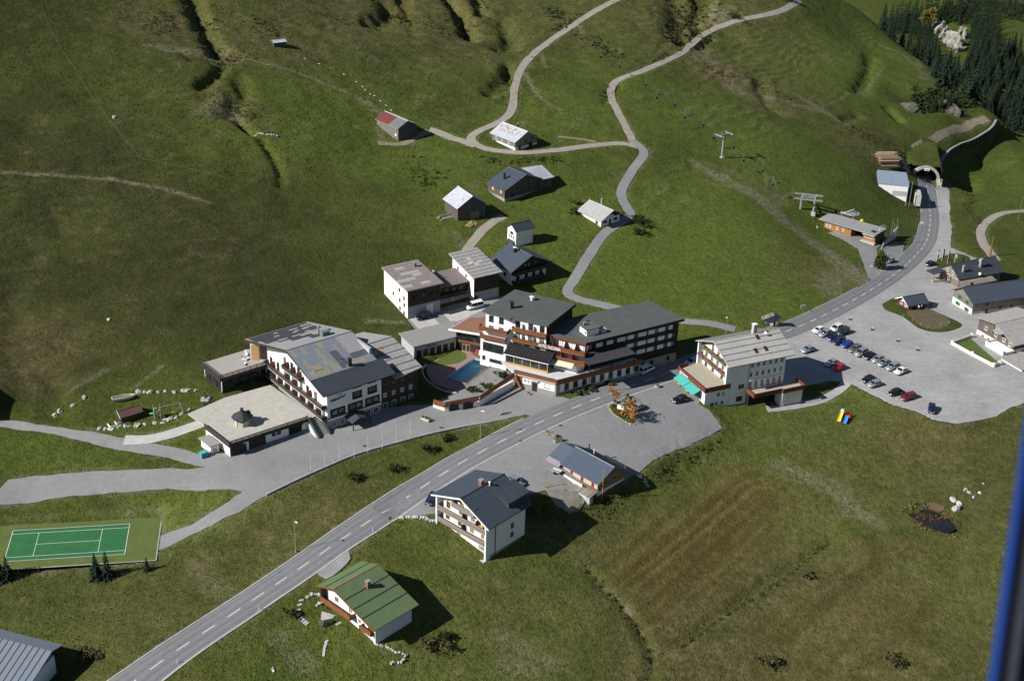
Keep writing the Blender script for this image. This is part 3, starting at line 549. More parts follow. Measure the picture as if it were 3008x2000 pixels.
def ZG(x, y):                              # height of the finished ground sheet
    i = int(np.clip(np.searchsorted(GX, x)-1, 0, nx-2)); j = int(np.clip(np.searchsorted(GY, y)-1, 0, ny-2))
    a = (x-GX[i])/(GX[i+1]-GX[i]); b = (y-GY[j])/(GY[j+1]-GY[j])
    return float(z[j, i]*(1-a)*(1-b)+z[j, i+1]*a*(1-b)+z[j+1, i]*(1-a)*b+z[j+1, i+1]*a*b)
# ------------------------------------------------------------------ building kit
ORD = 'first second third fourth fifth sixth seventh eighth ninth tenth eleventh twelfth'.split()
ORD2 = ORD+'thirteenth fourteenth fifteenth sixteenth seventeenth eighteenth nineteenth'.split()
def setlr(o, loc, rot): o.location = loc; o.rotation_euler = rot; return o
R_ = math.radians
def plaster(name, col):
    m, t, b = _nodes(name); n = noise(t, pos(t, (1, 1, .12), obj=True), 1.3, 4, .65); f = mix(t, .5, n, noise(t, pos(t, obj=True), .5, 4)); t.links.new(ramp(t, f, [(.30, tuple(k*.80 for k in col)), (.46, tuple(k*.97 for k in col)), (.7, col)]), b.inputs['Base Color']); b.inputs['Roughness'].default_value = .9; return m
white = plaster('white_plaster', (.76, .75, .72))
cream = pm('cream_plaster', (.62, .58, .50), .14, .6, .9)
greyw = pm('grey_plaster', (.36, .37, .38), .15, .5, .9)
stone = pm('stone_base', (.26, .25, .22), .5, 2.2, .95, bmp=.06)
darkwood_v = boards('dark_boards', (.040, .026, .019), 0, .22); darkwood_y = boards('dark_boards_side', (.040, .026, .019), 1, .22)
brown = boards('brown_boards', (.17, .058, .022), 2, .24, .3)
brownp = pm('brown_wood', (.19, .066, .024), .3, 1.2, .7, stretch=(1, 1, 6))
greywood = boards('weathered_boards', (.20, .17, .14), 0, .2, .45); greywood_y = boards('weathered_boards_side', (.20, .17, .14), 1, .2, .45)
blackwood = boards('barn_boards', (.075, .064, .056), 0, .24, .5); blackwood_y = boards('barn_boards_side', (.11, .095, .08), 1, .24, .5)
greyrail = boards('weathered_rail', (.21, .185, .16), 2, .17, .4)
lightwood = pm('light_wood', (.46, .28, .11), .25, 1.5, .7, stretch=(1, 1, 5))
slate = pm('slate_blue_roof', (.050, .063, .082), .22, .8, .5, spec=.5)
slate2 = pm('dark_slate_roof', (.040, .047, .056), .25, .8, .55, spec=.45)
tinroof = pm('tin_roof', (.46, .49, .52), .2, .7, .5, metal=.15)
greyroof = pm('fibre_cement_roof', (.29, .28, .265), .25, 1.0, .9)
paleroof = pm('pale_roof', (.36, .35, .325), .18, .6, .9)
greenroof = pm('green_roof', (.105, .15, .072), .16, .8, .55, spec=.4)
hotelroof = pm('felt_roof', (.075, .086, .082), .2, .35, .9)
darkmetal = pm('dark_metal', (.03, .032, .035), .3, 2, .5)
steel = pm('galvanised_steel', (.42, .44, .45), .2, 2, .45, metal=.5)
whitem = pm('white_metal', (.75, .75, .73), .08, 3, .5)
redm = pm('red_paint', (.35, .03, .02), .2, 2, .5); greenm = pm('green_paint', (.03, .16, .09), .25, 2, .6); yellowm = pm('yellow_paint', (.65, .50, .06), .15, 2, .5); bluem = pm('blue_paint', (.06, .22, .62), .15, 2, .5)
tealcloth = pm('teal_awning', (.06, .34, .30), .12, 2, .8)
brickm = pm('chimney_brick', (.22, .10, .07), .35, 4, .9)
terrm = pm('terrace_paving', (.40, .385, .34), .2, .8, .9, bmp=.01)
terrm2 = pm('terrace_tiles', (.50, .51, .52), .12, .5, .8)
rustm = pm('rusty_sheet', (.30, .15, .08), .5, 1.5, .8)
def glass_mat(name, col, rough=.06):
    m, t, b = _nodes(name); n = noise(t, pos(t, obj=False), .8, 2); t.links.new(ramp(t, n, [(.35, tuple(k*.5 for k in col)), (.65, tuple(k*1.6 for k in col))]), b.inputs['Base Color'])
    b.inputs['Roughness'].default_value = rough; b.inputs['Specular IOR Level'].default_value = .6; return m
glass = glass_mat('window_glass', (.022, .026, .032)); curtain = glass_mat('curtained_glass', (.16, .16, .15), .15)
def slab(name, par, mat, pts, t=.25, **kw):
    return P(name, par, mat, lambda bm: prism(bm, [tuple(p) for p in pts], (0, 0, -t)), **kw)
def seams(par, e0, e1, t1, t0, mat, step=.6, r=.05, name='seams'):
    """raised sheet seams running up a roof slope from eave e0-e1 to top t0-t1"""
    e0, e1, t0, t1 = map(Vector, (e0, e1, t0, t1)); n = max(2, int((e1-e0).length/step)); ax = (e1-e0).normalized(); nr = ax.cross(t0-e0).normalized()
    if nr.z < 0: nr = -nr
    def fn(bm):
        for k in range(1, n):
            a = e0.lerp(e1, k/n)-nr*.02; b = t0.lerp(t1, k/n)-nr*.02
            prism(bm, [a-ax*r*.5, a+ax*r*.5, a+ax*r*.5+nr*(r+.02), a-ax*r*.5+nr*(r+.02)], b-a)
    return P(name, par, mat, fn, kind='stuff')
def gable(root, mat, L, W, h0, h1, c, zr, ax='x', ov=(.8, .8), oe=.8, t=.22, rib=None, wall=None, zb=-3., wallname='wall', x0=0., roofname='roof', y0=0., capmat=None):
    """walls and two roof slopes. ridge along ax at cross position c, height zr; wall tops h0 and h1"""
    T = (lambda a, b, z: (a+x0, b+y0, z)) if ax == 'x' else (lambda a, b, z: (b+x0, a+y0, z))
    L_, W_ = (L, W) if ax == 'x' else (W, L)
    if wall is not None:
        prof = [T(0, 0, zb), T(0, W_, zb), T(0, W_, h1), T(0, c, zr-.02), T(0, 0, h0)]
        P(wallname, root, wall, lambda bm: prism(bm, prof, Vector(T(L_, 0, 0))-Vector(T(0, 0, 0))))
    s0 = (zr-h0)/c; s1 = (zr-h1)/(W_-c); a0, a1 = -ov[0], L_+ov[1]; lift = t+.03
    lo0 = h0-s0*oe+lift; lo1 = h1-s1*oe+lift; top = zr+lift
    A = slab(roofname, root, mat, [T(a0, -oe, lo0), T(a1, -oe, lo0), T(a1, c, top), T(a0, c, top)], t)
    Bq = slab(roofname, root, mat, [T(a0, c+.004, top), T(a1, c+.004, top), T(a1, W_+oe, lo1), T(a0, W_+oe, lo1)], t)
    if rib:
        seams(A, T(a0, -oe, lo0), T(a1, -oe, lo0), T(a1, c, top), T(a0, c, top), mat, rib); seams(Bq, T(a0, W_+oe, lo1), T(a1, W_+oe, lo1), T(a1, c, top), T(a0, c, top), mat, rib)
    P('ridge_cap', root, capmat or mat, lambda bm: prism(bm, [T(a0-.02, c-.18, top-.03), T(a0-.02, c+.18, top-.03), T(a0-.02, c+.08, top+.10), T(a0-.02, c-.08, top+.10)], Vector(T(a1-a0+.04, 0, 0))-Vector(T(0, 0, 0))))
    return A, Bq
_wc = {}
FRM = {'dark': pm('dark_frame', (.035, .024, .018), .3, 3), 'white': pm('white_frame', (.70, .70, .68), .1, 3), 'wood': lightwood, 'green': greenm, 'brown': brownp, 'red': pm('red_shutter', (.24, .02, .015), .2, 3)}
def win(root, face, a, zc, w, h, style='dark', gl=None, shutter=None, name='window', bars=1):
    """one window: frame with a mullion, and its pane; face = (x, y, degrees) of the wall"""
    key = (round(w, 2), round(h, 2), style, bars)
    if key not in _wc:
        bm = bmesh.new(); f = .09
        cbox(bm, -w/2, w/2, -.07, .06, h/2-f, h/2); cbox(bm, -w/2, w/2, -.12, .06, -h/2-.03, -h/2+f)
        cbox(bm, -w/2, -w/2+f, -.07, .06, -h/2+f, h/2-f); cbox(bm, w/2-f, w/2, -.07, .06, -h/2+f, h/2-f)
        for k in range(bars): x = -w/2+w*(k+1)/(bars+1); cbox(bm, x-.035, x+.035, -.05, .06, -h/2+f, h/2-f)
        a_ = mesh_of(bm, 'window'); a_.materials.append(FRM[style])
        bm = bmesh.new(); cbox(bm, -w/2+f*.5, w/2-f*.5, -.025, .04, -h/2+f*.5, h/2-f*.5); _wc[key] = (a_, bm)
        g_ = mesh_of(bm, 'pane'); g_.materials.append(glass); _wc[key] = [a_, g_, None]
    a_, g_, c_ = _wc[key]; th = R_(face[2])
    if gl is not None:
        if c_ is None: c_ = g_.copy(); c_.materials.clear(); c_.materials.append(gl); _wc[key][2] = c_
        g_ = c_
    o = link(name, a_, None, root, (face[0]+math.cos(th)*a, face[1]+math.sin(th)*a, zc), th); link('pane', g_, None, o)
    if shutter:
        for s in (-1, 1):
            k2 = ('sh', round(w, 2), round(h, 2), shutter)
            if k2 not in _wc:
                bm = bmesh.new(); cbox(bm, -w*.27, w*.27, -.05, .02, -h/2, h/2); m2 = mesh_of(bm, 'shutter'); m2.materials.append(FRM[shutter]); _wc[k2] = m2
            link('shutter', _wc[k2], None, o, (s*(w/2+w*.28), 0, 0))
    return o
def FB(root, face, name, mat, *boxes, **kw):
    """part built from boxes in wall coordinates (along, outward, up)"""
    o = B(name, root, mat, *[(q[0], q[1], -q[3], -q[2], q[4], q[5]) for q in boxes], **kw)
    o.location = (face[0], face[1], 0); o.rotation_euler = (0, 0, R_(face[2])); return o
def balcony(root, face, a0, a1, z, d=1.3, rh=.95, rail=None, posts=None, gapped=False, mat=None):
    o = FB(root, face, 'balcony', mat or brownp, (a0, a1, 0, d, z-.18, z))
    def rl(bm):
        if gapped:
            for k in range(4): cbox(bm, a0, a1, -d-.03, -d+.03, z+.08+k*.24, z+.25+k*.24)
            for q in np.arange(a0, a1+.01, max(1.2, (a1-a0)/8)): cbox(bm, q-.04, q+.04, -d+.031, -d+.11, z, z+rh)
        else: cbox(bm, a0, a1, -d-.04, -d+.03, z-.12, z+rh)
        cbox(bm, a0-.02, a1+.02, -d-.09, -d+.09, z+rh, z+rh+.07)
        for q in (a0, a1): cbox(bm, q-.04, q+.04, -d+.09, -.02, z-.1, z+rh)
    P('railing', o, rail or brown, rl)
    return o
def chimney(root, x, y, z0, z1, w=.7, mat=None, cap=None, hood=None):
    o = B('chimney', root, mat or brickm, (x-w/2, x+w/2, y-w/2, y+w/2, z0, z1))
    B('chimney_cap', o, cap or steel, (x-w*.62, x+w*.62, y-w*.62, y+w*.62, z1+.12, z1+.22), (x-w*.4, x-w*.3, y-w*.4, y+w*.4, z1, z1+.12), (x+w*.3, x+w*.4, y-w*.4, y+w*.4, z1, z1+.12)); return o
def vent(root, x, y, z0, z1, r=.12, mat=None):
    return P('vent_pipe', root, mat or steel, lambda bm: (tube(bm, (x, y, z0), (x, y, z1), r, r, 8), tube(bm, (x, y, z1+.04), (x, y, z1+.2), r*1.9, r*.6, 8)))
def dish(root, x, y, z, r=.45, az=200):
    a = R_(az); o = P('satellite_dish', root, whitem, lambda bm: (tube(bm, (x, y, z-.8), (x, y, z), .04), tube(bm, (x, y, z+.1), (x+math.cos(a)*.16, y+math.sin(a)*.16, z+.2), .08, r, 12))); return o
def door(root, face, a, z0, w, h, mat, name='door'):
    o = FB(root, face, name, mat, (a-w/2, a+w/2, -.02, .05, z0, z0+h)); FB(o, (0, 0, 0), 'door_handle', steel, (a+w*.32, a+w*.38, .05, .10, z0+1, z0+1.15)); return o
def chair_mesh():
    bm = bmesh.new(); cbox(bm, -.25, .25, -.25, .25, .38, .44); cbox(bm, -.25, .25, .2, .26, .44, .95)
    for x in (-.22, .22):
        for y in (-.22, .22): cbox(bm, x-.025, x+.025, y-.025, y+.025, 0, .38)
    return mesh_of(bm, 'chair')
# ================================================================== left hotel with glass pavilion and garage terrace
def text_mesh(s, size, shear=0., bold=False):
    c = bpy.data.curves.new('txt', 'FONT'); c.body = s; c.size = size; c.extrude = .04; c.shear = shear; c.resolution_u = 2; c.offset = .012 if bold else 0
    o = bpy.data.objects.new('txt', c); COL.objects.link(o); dg = bpy.context.evaluated_depsgraph_get(); dg.update()
    me = bpy.data.meshes.new_from_object(o.evaluated_get(dg)); bpy.data.objects.remove(o); return me
def lettering(root, face, a, z, s, size, mat, out=.06, shear=0., rot=0., bold=False, name='lettering'):
    th = R_(face[2]); me = text_mesh(s, size, shear, bold); o = link(name, me, mat, root, (face[0]+math.cos(th)*a+math.sin(th)*out, face[1]+math.sin(th)*a-math.cos(th)*out, z))
    o.rotation_euler = (Matrix.Rotation(th, 3, 'Z') @ Matrix.Rotation(R_(90), 3, 'X') @ Matrix.Rotation(rot, 3, 'Z')).to_euler(); return o
def left_hotel():
    r = thing('hotel', 'white four-storey hotel with patched metal roof and dark balconies beside the round-roofed kiosk terrace', 'hotel', (-41.5, 272.2, 6.4), R_(38.5))
    F, X = (0, 0, 0), (0, 27.6, -90)           # right facade, left (balcony) facade: a = 27.6 - y
    P('wall', r, white, lambda bm: prism(bm, [(0, 0, -2), (0, 27.6, -2), (0, 27.6, 11.3), (0, 16, 13.9), (0, 0, 9.6)], (14.6, 0, 0)))
    B('stone_plinth', r, stone, (-.06, 14.6, -.06, .0, -2, 2.2))
    # roof slopes: right slope in two bands, left slope
    sl = 4.4/16.6
    def zr(y): return 9.6+(y+.8)*sl-.02+.1
    A = slab('roof', r, pm('blue_sheet_roof', (.17, .19, .225), .3, .7, .55, stretch=(1, 6, 1)), [(-1.3, 4.7, zr(4.7)+.12), (16.6, 4.9, zr(4.9)+.12), (16.6, 16, zr(16)+.12), (-1.3, 16, zr(16)+.12)], .25)
    A2 = slab('roof_band', r, slate2, [(-1.3, -.9, zr(-.9)), (18.2, -.9, zr(-.9)), (18.2, 4.95, zr(4.95)), (-1.3, 4.95, zr(4.95))], .25)
    seams(A2, (-1.3, -.9, zr(-.9)), (18.2, -.9, zr(-.9)), (18.2, 4.95, zr(4.95)), (-1.3, 4.95, zr(4.95)), slate2, .7)
    seams(A, (-1.3, 4.7, zr(4.7)+.12), (16.6, 4.7, zr(4.7)+.12), (16.6, 16, zr(16)+.12), (-1.3, 16, zr(16)+.12), MATS['blue_sheet_roof'], .55)
    yl = pm('ochre_sheet', (.24, .225, .145), .25, 1, .7); ds = pm('dark_sheet', (.055, .063, .08), .25, 1, .6); gs = pm('grey_shingle', (.27, .26, .25), .2, 1.5, .9); dk = pm('dark_shingle', (.045, .048, .056), .3, 1.5, .85)
    def sheet_on(x0, x1, y0, y1, m, zf, par, lift=.16, nm='roof_sheet'):
        slab(nm, par, m, [(x0, y0, zf(y0)+lift), (x1, y0, zf(y0)+lift), (x1, y1, zf(y1)+lift), (x0, y1, zf(y1)+lift)], .05)
    for q in [(-.6, .3, 12.6, 15.4), (2.2, 3, 12.8, 15.6), (6.3, 7.6, 13, 15.4), (5, 5.9, 9.4, 13.8), (9.6, 10.5, 10.8, 13.2), (.2, 1.3, 8.2, 11), (1.3, 3.4, 6.8, 9), (-.4, 1.2, 5.2, 7.6), (1.3, 4.4, 5.1, 7.2), (5.2, 7.4, 5.1, 7.6), (4.6, 6.6, 7.6, 9.6), (9.8, 12.2, 5.3, 7.4), (12.4, 14.2, 5.3, 7.0), (2.2, 4.6, 5.15, 6.6)]:
        sheet_on(*q, yl, zr, A, .145+.01*(q[0] % .7))
    for q in [(7.6, 9.6, 7.8, 11.6), (7.6, 8.8, 5.4, 7.6), (8.9, 9.8, 6.2, 8.4), (11.6, 16, 7.4, 9.2)]: sheet_on(*q, ds, zr, A, .14)
    sheet_on(11.8, 16.5, 9.3, 15.6, gs, zr, A, .135)
    def zl(y): return zr(16)-(y-16)*(2.6/15.)
    C = slab('roof', r, gs, [(-1.3, 16.004, zr(16)+.12), (16.6, 16.004, zr(16)+.12), (13.0, 31, zl(31)+.12), (-4.2, 31, zl(31)+.12)], .28)
    for q in [(-3.4, 12.5, 26.5, 30.8), (-2.2, 9.8, 23.6, 26.5), (.5, 6.4, 22.2, 23.6), (3.2, 9, 20.6, 22.2), (9.9, 13.2, 24, 26.5), (7.4, 12.4, 18.6, 20.6), (10.6, 14, 20.6, 21.8)]: sheet_on(*q, dk, zl, C, .14, 'shingle_field')
    rng = random.Random(4)
    for k in range(16):
        x = rng.uniform(-1, 11); y = rng.uniform(22.4, 30); sheet_on(x, x+rng.uniform(.9, 2.6), y, y+.7, gs, zl, C, .16+.003*k, 'shingle_patch')
    for k in range(22):
        x = -1.1+k*.8; B('ridge_tile', r, steel, (x, x+.72, 15.75, 16.25, zr(16)+.1, zr(16)+.2+.02*(k % 2)))
    B('dormer', r, greyw, (16.0, 16.65, 7.2, 13.2, 11, 13.4)); chimney(r, 9.6, 5.6, 11, 13.2, .75, darkmetal, darkmetal); B('vent_box', r, pm('green_box', (.13, .17, .15)), (9.6, 11.6, 17.6, 19, 13, 15)); vent(r, 10.4, 21, 13, 15.2, .25)
    # dark timber wing on the right
    P('wing_wall', r, darkwood_v, lambda bm: prism(bm, [(14.62, .55, -2), (14.62, 20.5, -2), (14.62, 20.5, 9.6), (14.62, 12, 11.4), (14.62, .55, 8.2)], (10.6, 0, 0)))
    sw = 3.5/11.2
    def zw(y): return 8.35+(y-.9)*sw
    Wr = slab('wing_roof', r, greyroof, [(18.25, -.3, zw(-.3)), (26.6, .6, zw(.6)), (25.6, 12.1, zw(12.1)), (16.65, 12.1, zw(12.1))], .25)
    slab('wing_roof', r, greyroof, [(16.65, 12.104, zw(12.1)), (25.6, 12.104, zw(12.1)), (22.8, 20.9, 10.2), (16.65, 20.9, 10.2)], .25)
    for k in range(5): y = 1.2+k*2.1; P('lap_line', Wr, dk, lambda bm: prism(bm, [(17.9, y, zw(y)-.02), (26.2, y, zw(y)-.02), (26.2, y, zw(y)+.07), (17.9, y, zw(y)+.07)], (0, .16, .05)))
    sheet_on(18.6, 20.4, 1, 3, ds, zw, Wr, .06); sheet_on(19.4, 20.6, 7.4, 8.8, rustm, zw, Wr, .06); sheet_on(20.4, 21.4, 9.2, 10, rustm, zw, Wr, .06)
    for k in range(10): x = 17+k*.86; B('ridge_tile', r, steel, (x, x+.76, 11.85, 12.35, zw(12.1)-.02, zw(12.1)+.1+.02*(k % 2)))
    Fw = (14.62, .55, 0)
    for k in range(4): win(r, Fw, 1.4+k*2.4, 1.1, 1.3, 1.6, 'white'); win(r, Fw, 1.3+k*2.4, 4.0, .9, 1.1, 'white', curtain); win(r, Fw, 1.5+k*2.4, 6.6, 1.4, 1.1)
    # facade with the name
    for a in (8, 12.1): win(r, F, a, 7.1, 1.9, 1.5, bars=2); FB(r, F, 'window_box', darkwood_v, (a-1.25, a+1.25, 0, .25, 6.0, 6.25)); FB(r, F, 'shutter_panel', FRM['dark'], (a-1.3, a-.98, 0, .06, 6.3, 7.9)); FB(r, F, 'shutter_panel', FRM['dark'], (a+.98, a+1.3, 0, .06, 6.3, 7.9))
    for a in (8, 12.1): win(r, F, a, 9.05, 2.2, .6)
    for a in (2.75, 7.45, 12.1): FB(r, F, 'window_band', FRM['dark'], (a-2.0, a+2.0, 0, .05, 3.1, 5.1)); win(r, (0, -.06, 0), a-.85, 4.15, 1.45, 1.3, 'dark', curtain); win(r, (0, -.06, 0), a+.85, 4.15, 1.45, 1.3, 'dark', curtain)
    FB(r, F, 'timber_band', FRM['dark'], (0, 14.5, 0, .04, 2.75, 3.05))
    for a in (1.5, 3.8, 10.9, 13): win(r, (0, -.07, 0), a, 1.25, 1.3, 1.5, 'white')
    slab('entrance_canopy', r, slate2, [(4.4, -3.6, 2.1), (6.4, -3.6, 3.0), (6.4, .2, 3.1), (4.4, .2, 2.2)], .15); slab('entrance_canopy', r, slate2, [(6.41, -3.6, 3.0), (9.6, -3.6, 2.1), (9.6, .2, 2.2), (6.41, .2, 3.1)], .15)
    B('canopy_post', r, FRM['dark'], (4.6, 4.8, -3.5, -3.3, -.3, 2)); B('canopy_post', r, FRM['dark'], (9.2, 9.4, -3.5, -3.3, -.3, 2)); door(r, (0, -.07, 0), 7, -.1, 1.8, 2.2, FRM['dark'])
    inkm = pm('sign_ink', (.02, .02, .022), .1, 3)
    lettering(r, F, .7, 7.0, 'Walserhof', .95, inkm, shear=.35, rot=R_(6), bold=True); lettering(r, F, 2.6, 8.1, '* * * *', .55, inkm, bold=True)
    # balcony facade
    darkrail = pm('dark_rail', (.05, .042, .036), .35, 2, .8)
    for z, a0, a1 in ((2.9, .3, 27.4), (5.7, .3, 27.4), (8.6, 9.2, 17.4)):
        balcony(r, X, a0, a1, z, 1.35, .9, darkrail, gapped=True, mat=greyw)
    terra = pm('terracotta_divider', (.20, .075, .04), .2, 2); yelp = pm('yellow_cushion', (.62, .5, .12), .2, 2)
    for z, dv in ((2.9, (3.4, 6.8, 10.2, 13.8, 17.4, 21.2, 24.6)), (5.7, (3.4, 10.4, 14, 20.6)), (8.6, (10.4, 13.4, 16.2))):
        for a in dv: FB(r, X, 'divider', terra, (a-.04, a+.04, .02, 1.25, z, z+1.75))
    for z, cols in ((4.0, (1.7, 5.1, 8.5, 12, 15.6, 19.3, 22.9, 26)), (6.8, (1.7, 5.1, 8.6, 12.2, 16, 19, 22.6)), (9.7, (8.6, 11.9, 15))):
        for a in cols: win(r, X, a, z+.05, 1.2, 2.0, 'dark', None if int(a) % 2 else curtain)
    for a in (2.2, 5.6, 9.0, 12.4, 16.0): win(r, X, a, 1.6-.02, 1.7, 1.2, 'dark'); FB(r, X, 'window_reveal', lightwood, (a-.95, a-.86, 0, .1, .95, 2.25))
    FB(r, X, 'awning', pm('grey_awning', (.33, .32, .29)), (7.5, 19, .0, 1.6, 2.45, 2.6)); FB(r, X, 'porch', lightwood, (18.2, 20.4, 0, 2.0, -.2, 2.4)); win(r, (-2.0, 27.6, -90), 19.3, 1.1, 1.5, 1.7, 'wood')
    FB(r, X, 'corner_glazing', glass, (25.2, 27.5, .0, .3, -1, 2.7))
    P('roof_verge', r, FRM['dark'], lambda bm: (prism(bm, [(-1.36, 16, zr(16)-.3), (-1.36, 16, zr(16)+.16), (-1.36, -.9, zr(-.9)+.05), (-1.36, -.9, zr(-.9)-.35)], (.06, 0, 0)), prism(bm, [(-1.36, 16, zr(16)+.16), (-1.36, 16, zr(16)-.3), (-4.3, 31, zl(31)-.3), (-4.3, 31, zl(31)+.14)], (.06, 0, 0))))
    # glazed link under the left slope
    Lk = (-.2, 27.7, 0); P('loggia_wall', r, white, lambda bm: prism(bm, [(-3.2, 30.2, 0), (0, 27.62, 0), (8, 27.62, 0), (8, 30.2, 0)], (0, 0, 11.2)))
    th = math.degrees(math.atan2(27.62-30.2, 3.2)); Fl = (-3.2, 30.2, th)
    FB(r, Fl, 'loggia_panel', lightwood, (.2, 2.0, 0, .08, 6.2, 10.2)); win(r, Fl, 3.1, 8.3, 1.8, 3.6, 'brown', bars=2)
    return r
HOTEL_L = left_hotel()
def pavilion():
    r = thing('glass_pavilion', 'flat-roofed glass pavilion with dark railing at the left end of the patched-roof hotel', 'pavilion', (-68.1, 284.4, 8.8), R_(40))
    B('wall', r, cream, (3, 12.3, 3, 8.6, -2, 3.3)); B('roof_deck', r, pm('deck_gravel', (.33, .31, .28), .15, 1.5), (-.4, 12.6, -.5, 9.2, 3.35, 3.75))
    for q in ((.05, .25, .05, .25), (12.0, 12.2, .05, .25), (.05, .25, 8.3, 8.5)): B('corner_post', r, white, (*q, -2, 3.35))
    for k in range(5): win(r, (0, .15, 0), 1.5+k*2.35, 1.55, 2.2, 3.0, 'dark')
    for k in range(3): win(r, (.15, 8.4, -90), 1.4+k*2.7, 1.55, 2.5, 3.0, 'dark')
    B('plinth', r, darkwood_v, (.05, 12.2, .05, .2, -2, .05)); B('fascia', r, darkwood_v, (-.5, 12.7, -.6, -.5, 3.1, 3.9), (-.6, -.5, -.6, 9.3, 3.1, 3.9))
    def rl(bm):
        for z in (4.05, 4.35, 4.62): cbox(bm, -.55, 12.6, -.58, -.52, z, z+.14); cbox(bm, -.58, -.52, -.5, 9.2, z, z+.14)
        for k in range(9): cbox(bm, -.5+k*1.6, -.4+k*1.6, -.64, -.585, 3.9, 4.78)
        for k in range(6): cbox(bm, -.64, -.585, -.4+k*1.85, -.3+k*1.85, 3.9, 4.78)
    P('railing', r, darkwood_y, rl)
    return r
PAV = pavilion()
def terrace_garage():
    r = thing('garage_terrace', 'paved sun terrace over dark garage doors in front of the patched-roof hotel', 'terrace', (-61.6, 260.3, 5.8), R_(38.5))
    P('retaining_wall', r, white, lambda bm: prism(bm, [(0, 0, -2), (19.4, 0, -2), (19.4, 18.4, -2), (9, 19, -2), (2.8, 15.4, -2), (-.6, 10.4, -2)], (0, 0, 5.1)))
    P('terrace_floor', r, terrm, lambda bm: prism(bm, [(-.15, -.25, 3.1), (22.0, -.25, 3.1), (20.5, 18.8, 3.1), (9, 19.4, 3.1), (-1.5, 17.4, 3.1), (-.75, 10.4, 3.1)], (0, 0, .30)))
    F = (0, 0, 0)
    for a0, a1 in ((.2, 4.1), (4.7, 8.9)): FB(r, F, 'garage_door', darkwood_v, (a0, a1, 0, .07, -.3, 2.7))
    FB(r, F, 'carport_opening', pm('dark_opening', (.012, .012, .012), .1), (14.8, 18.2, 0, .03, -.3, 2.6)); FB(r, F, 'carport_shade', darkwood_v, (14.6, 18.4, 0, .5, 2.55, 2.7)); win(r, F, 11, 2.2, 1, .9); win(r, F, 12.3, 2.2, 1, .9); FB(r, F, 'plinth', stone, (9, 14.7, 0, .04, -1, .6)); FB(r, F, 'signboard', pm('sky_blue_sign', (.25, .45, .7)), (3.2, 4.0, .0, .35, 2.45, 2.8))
    def rl(bm):
        for z in (3.45, 3.75, 4.02): cbox(bm, -.2, 19.6, -.28, -.2, z, z+.17)
        for k in range(13): cbox(bm, -.15+k*1.62, -.05+k*1.62, -.36, -.285, 3.0, 4.2)
        cbox(bm, -.2, 19.6, -.34, -.26, 2.75, 3.35)
    P('railing', r, darkwood_y, rl)
    P('side_parapet', r, darkwood_y, lambda bm: prism(bm, [(-.2, -.3, 2.6), (-.9, 10.4, 2.6), (-.75, 10.4, 2.6), (-.05, -.3, 2.6)], (0, 0, 1.35)))
    # outdoor stair to the yard
    for k in range(12): y = .2-k*.42; B('step', r, pm('step_stone', (.33, .32, .30), .2, 2), (19.9, 22.6, y-.36, y, 3.05-k*.26, 3.2-k*.26))
    def sr(bm):
        for x in (19.8, 22.7): prism(bm, [(x, .3, 3.3), (x, .3, 4.2), (x, -5, 1.0), (x, -5, -.1)], (.07, 0, 0))
    P('stair_rail', r, pm('green_rail', (.03, .06, .05), .3, 2), sr); P('stair_wall', r, white, lambda bm: prism(bm, [(19.45, .3, -1), (19.45, .3, 3.2), (19.45, -4.2, .4), (19.45, -4.2, -1)], (.33, 0, 0)))
    return r
TERR = terrace_garage()
def annex():
    r = thing('storage_annex', 'small white annex with grey gravel roof at the left foot of the garage terrace', 'shed', (-61.6, 260.3, 5.8), R_(38.5))
    P('wall', r, white, lambda bm: prism(bm, [(-2.9, 3.4, -1.5), (-.9, 3.4, -1.5), (-1.2, 7.6, -1.5), (-3.2, 7.6, -1.5)], (0, 0, 3.6)))
    P('roof', r, pm('gravel_roof', (.30, .28, .26), .25, 2.5), lambda bm: prism(bm, [(-3.3, 3.0, 2.12), (-.62, 3.0, 2.12), (-.95, 8.0, 2.12), (-3.6, 8.0, 2.12)], (0, 0, .22)))
    door(r, (-2.9, 3.4, 0), 1.0, -.8, .9, 2.0, greyw); return r
annex()
def kiosk():
    r = thing('kiosk', 'small octagonal kiosk with a round dark roof on the paved terrace', 'kiosk', (-61.6, 260.3, 9.2), R_(38.5)); cx, cy = 6.6, 6.3
    def ring(R, z): return [(cx+R*math.cos(k*math.pi/4+.39), cy+R*math.sin(k*math.pi/4+.39), z) for k in range(8)]
    P('wall', r, pm('kiosk_panels', (.46, .42, .33), .15, 2), lambda bm: prism(bm, ring(1.85, 0), (0, 0, 1.25))); P('glazing', r, glass, lambda bm: prism(bm, ring(1.78, 1.25), (0, 0, .75)))
    for k in range(8):
        p = ring(1.86, 0)[k]; P('post', r, FRM['dark'], lambda bm: tube(bm, p, (p[0], p[1], 2), .06))
    def rf(bm):
        a = [bm.verts.new(p) for p in ring(2.5, 1.85)]; b = [bm.verts.new(p) for p in ring(.42, 3.3)]
        for k in range(8): bm.faces.new((a[k], a[(k+1) % 8], b[(k+1) % 8], b[k]))
        bm.faces.new(a[::-1]); bm.faces.new(b)
    P('roof', r, pm('kiosk_roof', (.028, .034, .036), .3, 3, .6), rf); P('roof_vent', r, darkmetal, lambda bm: (tube(bm, (cx, cy, 3.25), (cx, cy, 3.9), .38, .38, 8), tube(bm, (cx, cy, 3.9), (cx, cy, 4.2), .48, .05, 8))); P('ladder', r, FRM['dark'], lambda bm: cbox(bm, cx+1.2, cx+1.9, cy-.5, cy+.5, 2.3, 2.75))
kiosk()
